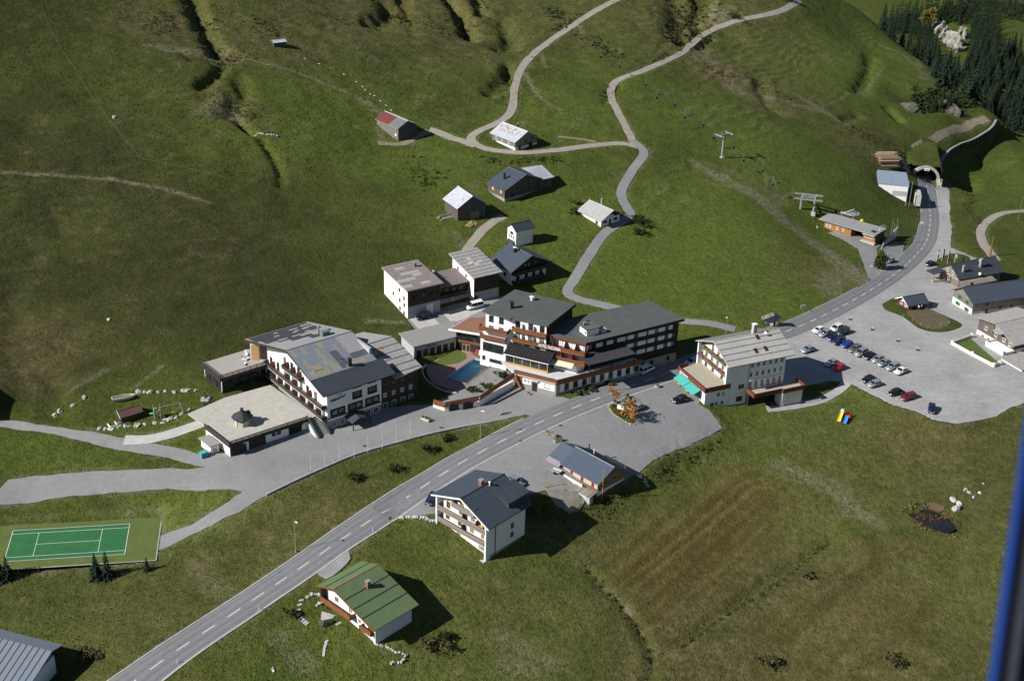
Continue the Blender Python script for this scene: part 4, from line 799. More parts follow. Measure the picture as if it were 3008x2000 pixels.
# ================================================================== central hotel
def central_hotel():
    r = thing('hotel', 'long hotel with red-brown balconies, flat dark roofs and white name letters by the main road', 'hotel', (11.0, 291.2, 6.7), R_(30.6))
    V = lambda *p: p
    stonew = stone; dm = pm('dark_cladding', (.022, .017, .015), .3, 1)
    # podium
    pod = [(0, 0), (24.5, 0), (24.5, 12), (-2, 16), (-6.4, 8.9)]
    P('podium_wall', r, stonew, lambda bm: prism(bm, [(*p, -2) for p in pod], (0, 0, 5.4))); P('terrace_floor', r, terrm2, lambda bm: prism(bm, [(-.3, -.2, 3.405), (24.5, -.2, 3.405), (24.5, 12, 3.405), (-6.5, 15.5, 3.405), (-6.8, 8.9, 3.405)], (0, 0, .2)))
    F = (0, 0, 0); fl = math.degrees(math.atan2(-8.9, 6.4)); FL = (-6.4, 8.9, fl); LL = math.hypot(6.4, 8.9)
    FB(r, F, 'timber_parapet', brown, (-.35, 24.6, .05, .28, 3.2, 4.5)); FB(r, FL, 'timber_parapet', brown, (-.1, LL+.3, .05, .28, 3.2, 4.5)); FB(r, F, 'handrail', whitem, (-.3, 20, .1, .18, 4.62, 4.68)); FB(r, FL, 'handrail', brownp, (0, LL, .1, .22, 4.6, 4.7))
    for k in range(9): a = 1.1+k*2.55; FB(r, F, 'wall_panel', white, (a, a+1.15, -.02, .06, .9, 3.0)); win(r, F, a+1.85, 2.05, 1.1, 1.4)
    FB(r, FL, 'white_field', white, (2.1, 4.4, 0, .05, 1.4, 3.1), (6.3, 10.6, 0, .05, 1.2, 3.1)); door(r, (-6.4+6/LL*5.2*0, 8.9, fl), 5.3, -.2, 1.3, 2.5, dm); win(r, (FL[0], FL[1], fl), 8.6, 2.2, 1.5, 1.1); FB(r, FL, 'garage_door', brownp, (.1, 1.9, 0, .08, -.3, 3.1)); FB(r, FL, 'door_canopy', cream, (4.4, 6.4, 0, .6, 2.95, 3.1))
    for a in (2.8, 3.7): win(r, FL, a, 2.4, .5, .55)
    # right block
    rb = [(9.4, 2.7), (37.6, 2.9), (35.4, 13.0), (9, 13.6), (3.4, 10.8)]
    P('wall', r, dm, lambda bm: prism(bm, [(*p, -2) for p in rb], (0, 0, 13.4)))
    P('roof', r, hotelroof, lambda bm: prism(bm, [(9.0, 1.7, 11.25), (38.6, 2.0, 11.25), (36.2, 14.0, 11.75), (9.5, 14.6, 11.75), (2.2, 11.2, 11.3)], (0, 0, .35)))
    FB(r, (9.0, 1.66, .6), 'fascia', dm, (0, 29.6, 0, .06, 10.95, 11.62)); fr = math.degrees(math.atan2(1.7-11.2, 9.0-2.2)); FB(r, (2.2, 11.2, fr), 'fascia', brown, (0, 11.7, 0, .06, 10.95, 11.62))
    FR = (9.4, 2.7, .4)
    for z in (9.6, 7.2, 4.8):
        for k in range(9):
            a = .15+k*3.12; w = (1.0, 1.9, 1.9, 2.4, 1.9, 2.5, 2.0, 1.9, 1.2)[k]
            if z < 5 and k < 3: continue
            FB(r, FR, 'wall_panel', pm('panel_white', (.62, .63, .66), .06, 1), (a, a+w, -.02, .07, z-.55, z+.55)); win(r, FR, a+w+.55, z, .8, 1.25, 'dark', curtain if (k+int(z)) % 3 == 0 else None)
    FB(r, FR, 'stone_plinth', stonew, (16, 28.1, -.02, .12, -2, 2.0)); 
    for a in (17.5, 20.5, 25.6): win(r, (9.4, 2.56, .4), a, 1.0, .9, 1.1)
    # timber pergola over the side terrace
    def pg(bm):
        for k in range(16): cbox(bm, 7.2+k*.85, 7.32+k*.85, -3.0, 2.6, 8.05-.0, 8.2)
    pr_ = P('pergola', r, pm('pergola_slat', (.075, .055, .045), .4, 2), pg); B('pergola_sheet', pr_, pm('smoked_sheet', (.05, .05, .055), .2, 1, .4), (7.0, 20.7, -3.1, 2.55, 8.22, 8.28)); B('pergola_beam', pr_, dm, (7, 20.6, -3.0, -2.8, 7.8, 8.04))
    for x in (7.4, 13.6, 20.2): B('pergola_post', pr_, dm, (x, x+.18, -2.98, -2.8, 3.6, 7.8))
    # left block, four storeys
    lb = [(2.4, 9.4), (13.6, 15.6), (4.6, 28.0), (-7.4, 22.2)]
    P('wall', r, white, lambda bm: prism(bm, [(*p, -2) for p in lb], (0, 0, 16.4))); P('side_cladding', r, dm, lambda bm: prism(bm, [(2.45, 9.34, 9), (13.7, 15.5, 9), (13.7, 15.62, 9), (2.45, 9.46, 9)], (0, 0, 5.4)))
    P('roof', r, hotelroof, lambda bm: prism(bm, [(2.3, 8.3, 14.55), (14.6, 15.6, 14.55), (4.8, 29.0, 15.1), (-8.4, 22.4, 14.75), (-6.3, 19.4, 14.7), (-4.6, 15.2, 14.65), (-3.5, 15.9, 14.65)], (0, 0, .35)))
    P('fascia', r, dm, lambda bm: prism(bm, [(2.26, 8.2, 14.3), (14.7, 15.55, 14.3), (14.72, 15.7, 14.3), (2.26, 8.34, 14.3)], (0, 0, .7)))
    # facade line toward the pool, storeys with red-brown balconies
    fa = math.degrees(math.atan2(9.4-22.2, 2.4+7.4)); FA = (-7.4, 22.2, fa); LA = math.hypot(9.8, 12.8)
    fb = math.degrees(math.atan2(2.7-10.8, 9.4-3.4)); FBk = (3.4, 10.8, fb); LB = math.hypot(6.0, 8.1)
    for a in (1.5, 4.2, 8.6, 12, 15): win(r, FA, a, 13.1, 1.2, 1.7, 'dark'); win(r, FA, a, 10.3, 1.2, 1.7, 'dark', curtain)
    for a in (1.0, 3.7, 6.2, 9.2): win(r, FBk, a, 9.8, 1.2, 1.9, 'dark', curtain); win(r, FBk, a, 7.1, 1.2, 1.9, 'dark')
    FB(r, FBk, 'facade', white, (0, LB, 0, .05, 3.4, 10.95))
    balcony(r, FA, -1.0, 6.6, 10.55, 2.0, .95, brown); balcony(r, FA, 7.4, LA+.3, 11.5, .95, .95, brown); balcony(r, FA, -.9, 6.0, 8.1, 1.5, .95, brown); balcony(r, FA, 7.6, LA+.2, 8.75, .95, .95, brown); balcony(r, FA, 8.0, LA, 6.2, .95, .95, brown)
    balcony(r, FBk, -.2, LB+1.0, 8.75, 2.6, 1.0, brown); balcony(r, FBk, -.2, LB+1.1, 6.1, 2.6, 1.05, brown)
    for a in (8, 11.2, 14): win(r, FA, a, 7.4, 1.2, 1.7, 'dark')
    for z, L_, fc, dp in ((11.5, (10, 13), FA, .8), (8.75, (10, 13), FA, .8), (8.75, (2.2, 5.2, 8), FBk, 2.3), (6.1, (1.8, 4.6, 7.4), FBk, 2.3)):
        for a in L_: setlr(P('divider', r, brownp, lambda bm: prism(bm, [(a, -dp, z), (a, -.06, z), (a, -.06, z+2.0), (a, -.5, z+2.0)], (.07, 0, 0))), (fc[0], fc[1], 0), (0, 0, R_(fc[2])))
    let = pm('sign_white', (.8, .8, .8), .05, 3)
    o = lettering(r, FBk, -.9, 8.85, 'HOTEL FASCHINA', 1.15, let, out=2.78, bold=True); o.scale = (.62, 1, 1)
    # white stair tower at the pool corner
    P('corner_wing', r, white, lambda bm: prism(bm, [(*p, -2) for p in [(-8.4, 22.8), (-4.3, 16.9), (0, 20), (-4, 26)]], (0, 0, 10.6))); fw = math.degrees(math.atan2(16.9-22.8, -4.3+8.4)); FW = (-8.4, 22.8, fw)
    FB(r, FW, 'glazing_frame', dm, (.7, 6.4, 0, .06, 4.2, 6.6))
    for k in range(4): win(r, (FW[0]+math.sin(R_(fw))*.06, FW[1]-math.cos(R_(fw))*.06, fw), 1.4+k*1.42, 5.4, 1.3, 2.1, 'dark', bars=0)
    win(r, FW, 1.0, 2.2, .8, 1.1, 'dark'); win(r, FW, 4.4, 1.9, 3.6, .9, 'dark', bars=2)
    # conservatory on the terrace
    c0, c1 = (-6.0, 14.4), (.6, 5.2); fc = math.degrees(math.atan2(c1[1]-c0[1], c1[0]-c0[0])); FC = (*c0, fc); LC = math.hypot(c1[0]-c0[0], c1[1]-c0[1]); 
    def cons(bm):
        cbox(bm, 0, LC, .0, .12, 3.6, 4.2); cbox(bm, 0, LC, 0, .12, 6.1, 6.4)
        for k in range(6): cbox(bm, k*(LC-.16)/5, k*(LC-.16)/5+.16, -.02, .14, 4.2, 6.1)
        cbox(bm, LC-.12, LC, .12, 2.6, 3.6, 4.2)
    cn = P('conservatory', r, lightwood, cons); cn.location = (c0[0], c0[1], 0); cn.rotation_euler = (0, 0, R_(fc))
    for k in range(5): B('pane', cn, glass, (k*(LC-.16)/5+.16, (k+1)*(LC-.16)/5, .04, .08, 4.2, 6.1))
    B('side_pane', cn, glass, (LC-.09, LC-.04, .12, 2.6, 4.2, 6.4)); slab('glass_roof', cn, pm('dark_glass_roof', (.022, .024, .026), .3, 1, .25, spec=.6), [(-.4, -.5, 6.45), (LC+.4, -.5, 6.45), (LC+.4, 3.2, 7.9), (-.4, 3.2, 7.9)], .1); B('gutter', cn, whitem, (-.4, LC+.4, -.62, -.5, 6.35, 6.5)); seams(cn, (-.4, -.5, 6.46), (LC+.4, -.5, 6.46), (LC+.4, 3.2, 7.91), (-.4, 3.2, 7.91), FRM['dark'], .8, .08, 'glazing_bars')
    P('ground_floor_wall', r, white, lambda bm: prism(bm, [(1.5, 9.2, 3.6), (6.9, 2.1, 3.6), (9.3, 2.9, 3.6), (4.4, 10.4, 3.6)], (0, 0, 2.0))); fg = math.degrees(math.atan2(2.1-9.2, 5.4)); FG = (1.5, 9.2, fg); FB(r, FG, 'opening', dm, (1.2, 3.0, 0, .03, 3.6, 5.4)); win(r, FG, 5.6, 4.8, 2, .9, 'dark')
    awn = pm('cream_awning', (.66, .60, .42), .06, 2); th = R_(fg)
    setlr(P('awning', r, awn, lambda bm: prism(bm, [(1.0, -.1, 6.3), (8.4, -.1, 6.3), (8.4, -1.9, 5.75), (1.0, -1.9, 5.75)], (0, 0, -.12))), (FG[0], FG[1], 0), (0, 0, th))
    # roof house, chimneys
    B('roof_house', r, white, (11, 14.6, 4.6, 7.8, 11.2, 13.3)); B('roof_house_roof', r, pm('felt', (.10, .10, .095), .2, 1), (10.7, 14.9, 4.3, 8.1, 13.3, 13.5)); B('air_unit', r, greyw, (15.2, 16.6, 4.2, 5.4, 11.7, 12.6)); chimney(r, 11.8, 7, 13.4, 14.1, .5); chimney(r, 14.5, 9.5, 11.6, 12.8, .5, darkmetal, darkmetal)
    chimney(r, -1.2, 20.5, 14.7, 16.6, .9, pm('dark_stone', (.07, .06, .05)), darkmetal); vent(r, 5.6, 22, 14.7, 16.1, .35, whitem); dish(r, 10.7, 5.4, 12.7, .5, 210)
    return r
HOTEL_C = central_hotel()
def link_building():
    r = thing('pool_hall', 'low grey pool hall with brown gravel roof and wooden glass door beside the swimming pool', 'pool hall', (11.0, 291.2, 6.7), R_(30.6))
    P('wall', r, greyw, lambda bm: prism(bm, [(-10.0, 32.9, -2), (-22, 32.6, -2), (-22, 40, -2), (-6, 40, -2)], (0, 0, 5.4))); P('roof', r, pm('hall_roof', (.24, .235, .225), .15, 1), lambda bm: prism(bm, [(-10.0, 32.6, 3.4), (-22.3, 32.3, 3.4), (-22.3, 41, 3.4), (-6, 41, 3.4)], (0, 0, .3)))
    F = (-22, 32.6, math.degrees(math.atan2(.3, 12)))
    for k in range(6): win(r, F, 1.4+k*1.9, 1.2, 1.3, 1.9, 'dark')
    lettering(r, F, 3.4, 2.55, 'Vital-Oase', .75, pm('faded_ink', (.10, .12, .17), .1, 3), shear=.2)
    P('glass_wall', r, glass, lambda bm: prism(bm, [(-9.9, 32.9, -.5), (-5.6, 27.6, -.5), (-3, 29, -.5), (-6, 36, -.5)], (0, 0, 6.3))); fd = math.degrees(math.atan2(27.6-32.9, 4.3)); FD = (-9.9, 32.9, fd)
    FB(r, FD, 'timber_band', brownp, (0, 6.8, 0, .12, 2.3, 2.9)); 
    for k in range(7): FB(r, FD, 'mullion', darkmetal, (k*1.12, k*1.12+.08, 0, .09, 2.9, 5.8))
    win(r, (FD[0]-.1, FD[1]-.1, fd), 2.3, .95, 1.1, 2.0, 'wood', name='door', bars=0); win(r, (FD[0]-.1, FD[1]-.1, fd), 3.4, .95, 1.1, 2.0, 'wood', name='door', bars=0)
    P('roof_terrace', r, pm('brown_gravel', (.23, .115, .07), .3, 3), lambda bm: prism(bm, [(-11.3, 33.0, 5.85), (-5.7, 26.8, 5.85), (.3, 34.5, 5.85), (-4, 36.5, 5.85)], (0, 0, .22))); FB(r, (-12.2, 32.9, math.degrees(math.atan2(26.1-32.9, 6.4))), 'roof_edge', whitem, (0, 9.3, -.4, .05, 5.8, 6.2)); P('roof_edge', r, pm('edge_gravel', (.33, .31, .29)), lambda bm: prism(bm, [(-12.2, 32.9, 5.8), (-11.2, 33.0, 5.8), (-4, 36.6, 5.8), (-4.4, 37.4, 5.8)], (0, 0, .3)))
    return r
link_building()
def swimming_pool():
    r = thing('swimming_pool', 'rectangular blue outdoor swimming pool set in a brick-paved terrace', 'swimming pool', (11.0, 291.2, 6.75), R_(30.6))
    A, Bq, C, D = (-8.4, 26.0), (-5.4, 21.4), (-16.4, 15.2), (-19.2, 20.2); q = [A, Bq, C, D]
    blue = pm('pool_paint', (.38, .74, .90), .06, 1, .6); brick = pm('brick_paving', (.26, .17, .145), .3, 2.5, .9)
    cx = sum(p[0] for p in q)/4; cy = sum(p[1] for p in q)/4
    def grow(k): return [(cx+(p[0]-cx)*k, cy+(p[1]-cy)*k) for p in q]
    o_ = [(cx+(p[0]-cx)*1.0+(.25 if p in (A, Bq) else -.25)*.9, cy+(p[1]-cy)*1.05) for p in q]
    def basin(bm):
        t = [bm.verts.new((*p, .1)) for p in q]; b = [bm.verts.new((*p, -1.35)) for p in q]
        for k in range(4): bm.faces.new((t[k], b[k], b[(k+1) % 4], t[(k+1) % 4]))
        bm.faces.new(b)
    P('basin', r, blue, basin)
    m, t, b = _nodes('pool_water'); t.nodes.remove(b); tr = NN(t, 'ShaderNodeBsdfTransparent'); tr.inputs[0].default_value = (.93, .985, 1, 1); gl = NN(t, 'ShaderNodeBsdfGlossy'); gl.inputs['Roughness'].default_value = .03; fr = NN(t, 'ShaderNodeFresnel'); fr.inputs[0].default_value = 1.33; mx = NN(t, 'ShaderNodeMixShader'); bp = NN(t, 'ShaderNodeBump'); bp.inputs['Distance'].default_value = .05; t.links.new(noise(t, pos(t), 2.2, 3), bp.inputs['Height'])
    for n_ in (gl, fr): t.links.new(bp.outputs[0], n_.inputs['Normal'])
    t.links.new(fr.outputs[0], mx.inputs[0]); t.links.new(tr.outputs[0], mx.inputs[1]); t.links.new(gl.outputs[0], mx.inputs[2]); t.links.new(mx.outputs[0], t.nodes['Material Output'].inputs[0])
    P('water', r, m, lambda bm: bm.faces.new([bm.verts.new((*p, -.12)) for p in q]))
    P('rim', r, pm('pool_rim', (.30, .21, .18), .2, 3), lambda bm: [prism(bm, [(*q[k], .06), (*q[(k+1) % 4], .06), (*o2[(k+1) % 4], .06), (*o2[k], .06)], (0, 0, .16)) for o2 in [grow(1.055)] for k in range(4)])
    pts = [(-22.5, 24.5), (-21, 27.5), (-17, 29.8), (-11.5, 30.6), (-8, 31.5), (-6.2, 29.6), (-4.2, 25.5), (-4.9, 20.8), (-16.8, 14.2), (-21.5, 14.6), (-23.6, 19)]
    g_o = grow(1.05)
    def deck(bm):
        vo = [Vector(p) for p in pts+g_o]; n = len(pts); E_ = [(k, (k+1) % n) for k in range(n)]+[(n+k, n+(k+1) % 4) for k in range(4)]
        R2 = delaunay_2d_cdt(vo, E_, [], 1, 1e-4); vs = [bm.verts.new((v.x, v.y, .09)) for v in R2[0]]
        for f in R2[2]:
            c = sum((R2[0][i] for i in f), Vector((0, 0)))/3
            if not in_poly(np.array(c.x), np.array(c.y), np.array(g_o)): bm.faces.new([vs[i] for i in f])
        ed = [e for e in bm.edges if len(e.link_faces) == 1]; ex = bmesh.ops.extrude_edge_only(bm, edges=ed)
        bmesh.ops.translate(bm, vec=(0, 0, -.8), verts=[v for v in ex['geom'] if isinstance(v, bmesh.types.BMVert)])
    P('paved_surround', r, brick, deck)
    def lawn(nm, c, rx, ry):
        P(nm, r, pm('lawn', (.075, .105, .02), .25, 1.2, .95), lambda bm: prism(bm, [(c[0]+rx*math.cos(k*.3142), c[1]+ry*math.sin(k*.3142), .1) for k in range(20)], (0, 0, .06)))
    P('lawn', r, pm('lawn', (.075, .105, .02), .25, 1.2, .95), lambda bm: prism(bm, [(-19.5, 28.2, .1), (-10, 32.2, .1), (-9.4, 30.6, .1), (-9.2, 28.8, .1), (-10.2, 26.9, .1), (-13, 25.6, .1), (-16.5, 26.0, .1)], (0, 0, .06)))
    P('lawn', r, pm('lawn', (.075, .105, .02), .25, 1.2, .95), lambda bm: prism(bm, [(-7.4, 29.8, .1), (-4.0, 24.2, .1), (-4.0, 22.4, .1), (-5.0, 22.6, .1), (-6.8, 24.8, .1), (-7.7, 27.6, .1)], (0, 0, .06)))
    # curved kerb on the shaded side
    P('curved_wall', r, M_conc, lambda bm: [prism(bm, [(-20+4.2*math.cos(a), 20+8*math.sin(a), 0), (-20+4.2*math.cos(a+.16), 20+8*math.sin(a+.16), 0), (-20+4.5*math.cos(a+.16), 20+8.4*math.sin(a+.16), 0), (-20+4.5*math.cos(a), 20+8.4*math.sin(a), 0)], (0, 0, .4)) for a in np.arange(1.7, 4.4, .157)])
    return r
POOL = swimming_pool()
def ramp_wall():
    r = thing('retaining_wall', 'zigzag red-brown timber parapet on a white retaining wall below the pool', 'wall', (11.0, 291.2, 6.7), R_(30.6))
    pl = [(-6.9, 8.6, 3.2), (-18.7, 4.4, 1.8), (-27.0, 6.2, 1.2), (-28.6, 8.6, 1.2)]
    P('wall', r, white, lambda bm: [prism(bm, [(a[0], a[1], -2), (b[0], b[1], -2), (b[0]+.1, b[1]+.5, -2), (a[0]+.1, a[1]+.5, -2)], (0, 0, min(a[2], b[2])+1.9)) for a, b in zip(pl[:-1], pl[1:])])
    for a, b in zip(pl[:-1], pl[1:]):
        d = Vector((b[0]-a[0], b[1]-a[1], 0)).normalized(); n = Vector((d.y, -d.x, 0)); n = n if n.y < 0 or n.x < -.5 else -n
        for k in range(4):
            z0 = -.35+k*.36; P('plank', r, brownp, lambda bm: prism(bm, [Vector(a)+n*.18+Vector((0, 0, z0)), Vector(b)+n*.18+Vector((0, 0, z0)), Vector(b)+n*.18+Vector((0, 0, z0+.3)), Vector(a)+n*.18+Vector((0, 0, z0+.3))], n*.07))
    P('path', r, M_lane, lambda bm: prism(bm, [(-5.8, 9.4, -.3), (-18.6, 5.1, -.3), (-26.6, 6.8, -.3), (-28, 9, -.3), (-22, 14.2, -.3), (-16.9, 14.2, -.3), (-5.2, 20.7, -.3), (-3.8, 15, -.3)], (0, 0, .42)))
    for x, y in ((-21, 4.95), (-24.3, 5.7)): B('niche', r, darkwood_v, (x-1.8, x+1.2, y-.25, y+.05, -.6, 1.7))
ramp_wall()
# ================================================================== white gable hotel by the car park
def white_hotel():
    r = thing('hotel', 'white gabled guesthouse with pale roof and flower-filled balconies next to the car park', 'hotel', (53.6, 296.1, 3.0), R_(25))
    F, X = (0, 0, 0), (0, 13.6, -90)
    A, Bq = gable(r, paleroof, 15.6, 13.6, 11.5, 11.5, 6.8, 14.5, 'x', (1.7, 1.9), 1.0, .22, None, white, -3)
    for k in (1, 2, 3, 4):
        f = k/4.7
        for q, y0, y1 in ((A, -1.0, 6.8), (Bq, 14.6, 6.8)):
            y = y0+(y1-y0)*f; zz = 11.33+(14.75-11.33)*f
            P('snow_guard', q, FRM['dark'], lambda bm: [cbox(bm, x, x+.22, y-.05, y+.05, zz, zz+.14) for x in np.arange(-1.5, 17.3, .42)], kind='stuff')
    for x, y in ((7.8, 2.0), (10.7, 2.1), (10.4, 5.6)):
        zz = 11.5+.25+(y/6.8)*3.0; o = slab('skylight', r, FRM['brown'], [(x-.45, y-.7, zz-.2), (x+.45, y-.7, zz-.2), (x+.45, y+.7, zz+.42), (x-.45, y+.7, zz+.42)], .14); slab('pane', o, glass, [(x-.36, y-.6, zz-.13), (x+.36, y-.6, zz-.13), (x+.36, y+.6, zz+.40), (x-.36, y+.6, zz+.40)], .02)
    chimney(r, 10.3, 7.2, 14, 17, .95, greyw, whitem); dish(r, 12.6, 5.6, 15.0, .35, 230)
    for k in range(6): win(r, F, 5.8+k*1.73, 10.0, .85, 1.3, 'white'); win(r, F, 5.75+k*1.73, 4.75, .9, 1.5, 'white'); FB(r, F, 'flower_box', redm, (5.35+k*1.73, 6.2+k*1.73, .06, .3, 3.75, 3.98))
    for k in range(6): win(r, F, 5.7+k*1.73, 7.45, .85, 1.3, 'white')
    FB(r, F, 'cornice', white, (5.2, 15.5, 0, .4, 5.85, 6.0)); FB(r, F, 'drainpipe', greyw, (4.95, 5.1, 0, .12, -2, 11.3)); win(r, F, 3.2, 4.7, 1.9, 1.4, 'white'); win(r, F, 3.0, 1.3, 1.7, 1.3, 'dark')
    FB(r, X, 'edge_pier', white, (-.02, .5, 0, 1.5, -.5, 11.3)); FB(r, X, 'edge_pier', white, (13.1, 13.62, 0, 1.5, 2, 11.5))
    for z in (7.9, 10.7): balcony(r, X, .5, 13.1, z-.2, 1.35, .9, pm('green_rail_boards', (.07, .16, .05), .2, 2))
    rng = random.Random(9); fl = [pm('pink_flowers', (.46, .13, .30), .35, 6), pm('red_flowers', (.42, .05, .04), .35, 6), pm('mauve_flowers', (.33, .15, .34), .35, 6)]; yg = pm('yellow_flowers', (.45, .33, .06), .35, 6); lf = pm('flower_leaves', (.06, .09, .02), .35, 6)
    for z in (7.9, 10.7):
        for k in range(14):
            a = .8+k*.92
            def blob(bm, n=26):
                for _ in range(n):
                    c = Vector((rng.gauss(a, .28), -1.55+rng.gauss(0, .13), z+.62+rng.gauss(0, .22))); n_ = Vector((rng.gauss(0, 1), rng.gauss(0, 1), rng.gauss(0, 1))).normalized(); u_ = n_.orthogonal().normalized()*.13; v_ = n_.cross(u_); bm.faces.new([bm.verts.new(c+u_), bm.verts.new(c+v_), bm.verts.new(c-u_), bm.verts.new(c-v_)])
            o = P('flower_box', r, (fl+[yg, fl[0]])[(k*7+int(z)) % 5], blob); o.location = (0, 13.6, 0); o.rotation_euler = (0, 0, R_(-90))
            o2 = P('leaves', o, lf, lambda bm: blob(bm, 12))
    for z in (8.9, 11.6):
        for a in (2.0, 4.6, 7.2, 9.6, 12):
            if z > 11 and a in (2.0, 12): continue
            win(r, X, a, z, 1.0, 1.7, 'brown', curtain)
    for a in (2.2, 5.4, 9.6, 11.8): win(r, X, a, 6.2, 1.1, 1.6, 'green')
    win(r, X, 6.8, 13.3, 1.2, 1.0, 'brown')
    # front terrace on the bar annex
    P('bar_annex', r, white, lambda bm: prism(bm, [(-6.9, .2, -1), (-.02, .2, -1), (-.02, 13.9, -1), (-7.0, 12.2, -1)], (0, 0, 6.2))); P('terrace_floor', r, pm('terrace_grit', (.36, .32, .245), .18, 1.5), lambda bm: prism(bm, [(-7.2, 0, 5.25), (-.02, 0, 5.25), (-.02, 13.9, 5.25), (-7.3, 12.4, 5.25)], (0, 0, .15)))
    redw = pm('redbrown_wood', (.14, .042, .022), .3, 1.5, stretch=(1, 1, 5))
    for nm, q in (('parapet', (-7.35, .0, -.15, -.02, 4.9, 6.2)), ): B(nm, r, redw, q)
    P('parapet', r, redw, lambda bm: prism(bm, [(-7.3, -.15, 4.9), (-7.4, 12.4, 4.9), (-7.28, 12.4, 4.9), (-7.18, -.15, 4.9)], (0, 0, 1.3))); P('parapet', r, redw, lambda bm: prism(bm, [(-7.4, 12.4, 4.9), (-4, 13.1, 4.9), (-4, 13.22, 4.9), (-7.4, 12.52, 4.9)], (0, 0, 1.3)))
    Fb = (-6.9, .2, 0); Xb = (-7.0, 12.2, -90.4)
    for a in (3.8, 5.4): win(r, Fb, a, 3.6, .95, 1.1, 'white'); win(r, Fb, a-.3, 1.1, .95, 1.1, 'white')
    door(r, Fb, 2.3, -.6, .9, 2.1, FRM['dark']); win(r, Fb, 1.0, .6, 1.0, 1.0, 'dark'); FB(r, Xb, 'shop_front', glass, (1.2, 10.6, 0, .05, 2.4, 4.4)); lettering(r, (-7.4, 12.4, -90), .9, 5.2, 'Cafe Restaurant', .6, pm('sign_white', (.8, .8, .8), .05, 3), out=.06, bold=True)
    for k in range(2):
        setlr(P('awning', r, tealcloth, lambda bm: prism(bm, [(.9+k*4.8, -.05, 4.75), (5.5+k*4.8, -.05, 4.75), (5.5+k*4.8, -2.3, 3.75), (.9+k*4.8, -2.3, 3.75)], (0, 0, -.08))), (-7.0, 12.2, 0), (0, 0, R_(-90.4)))
    # lower side terrace
    B('side_annex', r, cream, (12.8, 19.2, -3.6, -.05, -2, 3.0)); B('side_terrace_floor', r, pm('terrace_grit', (.36, .32, .245), .18, 1.5), (4.8, 19.3, -3.7, -.05, 3.0, 3.18)); B('white_pier', r, white, (13.0, 13.8, -3.95, -3.6, -2, 2.6))
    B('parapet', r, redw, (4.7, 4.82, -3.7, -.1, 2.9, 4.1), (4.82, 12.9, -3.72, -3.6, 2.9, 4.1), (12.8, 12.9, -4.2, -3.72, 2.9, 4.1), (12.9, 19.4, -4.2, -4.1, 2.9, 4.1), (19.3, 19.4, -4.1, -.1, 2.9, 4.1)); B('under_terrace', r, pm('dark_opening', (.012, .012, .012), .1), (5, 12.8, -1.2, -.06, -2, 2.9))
    return r
HOTEL_W = white_hotel()
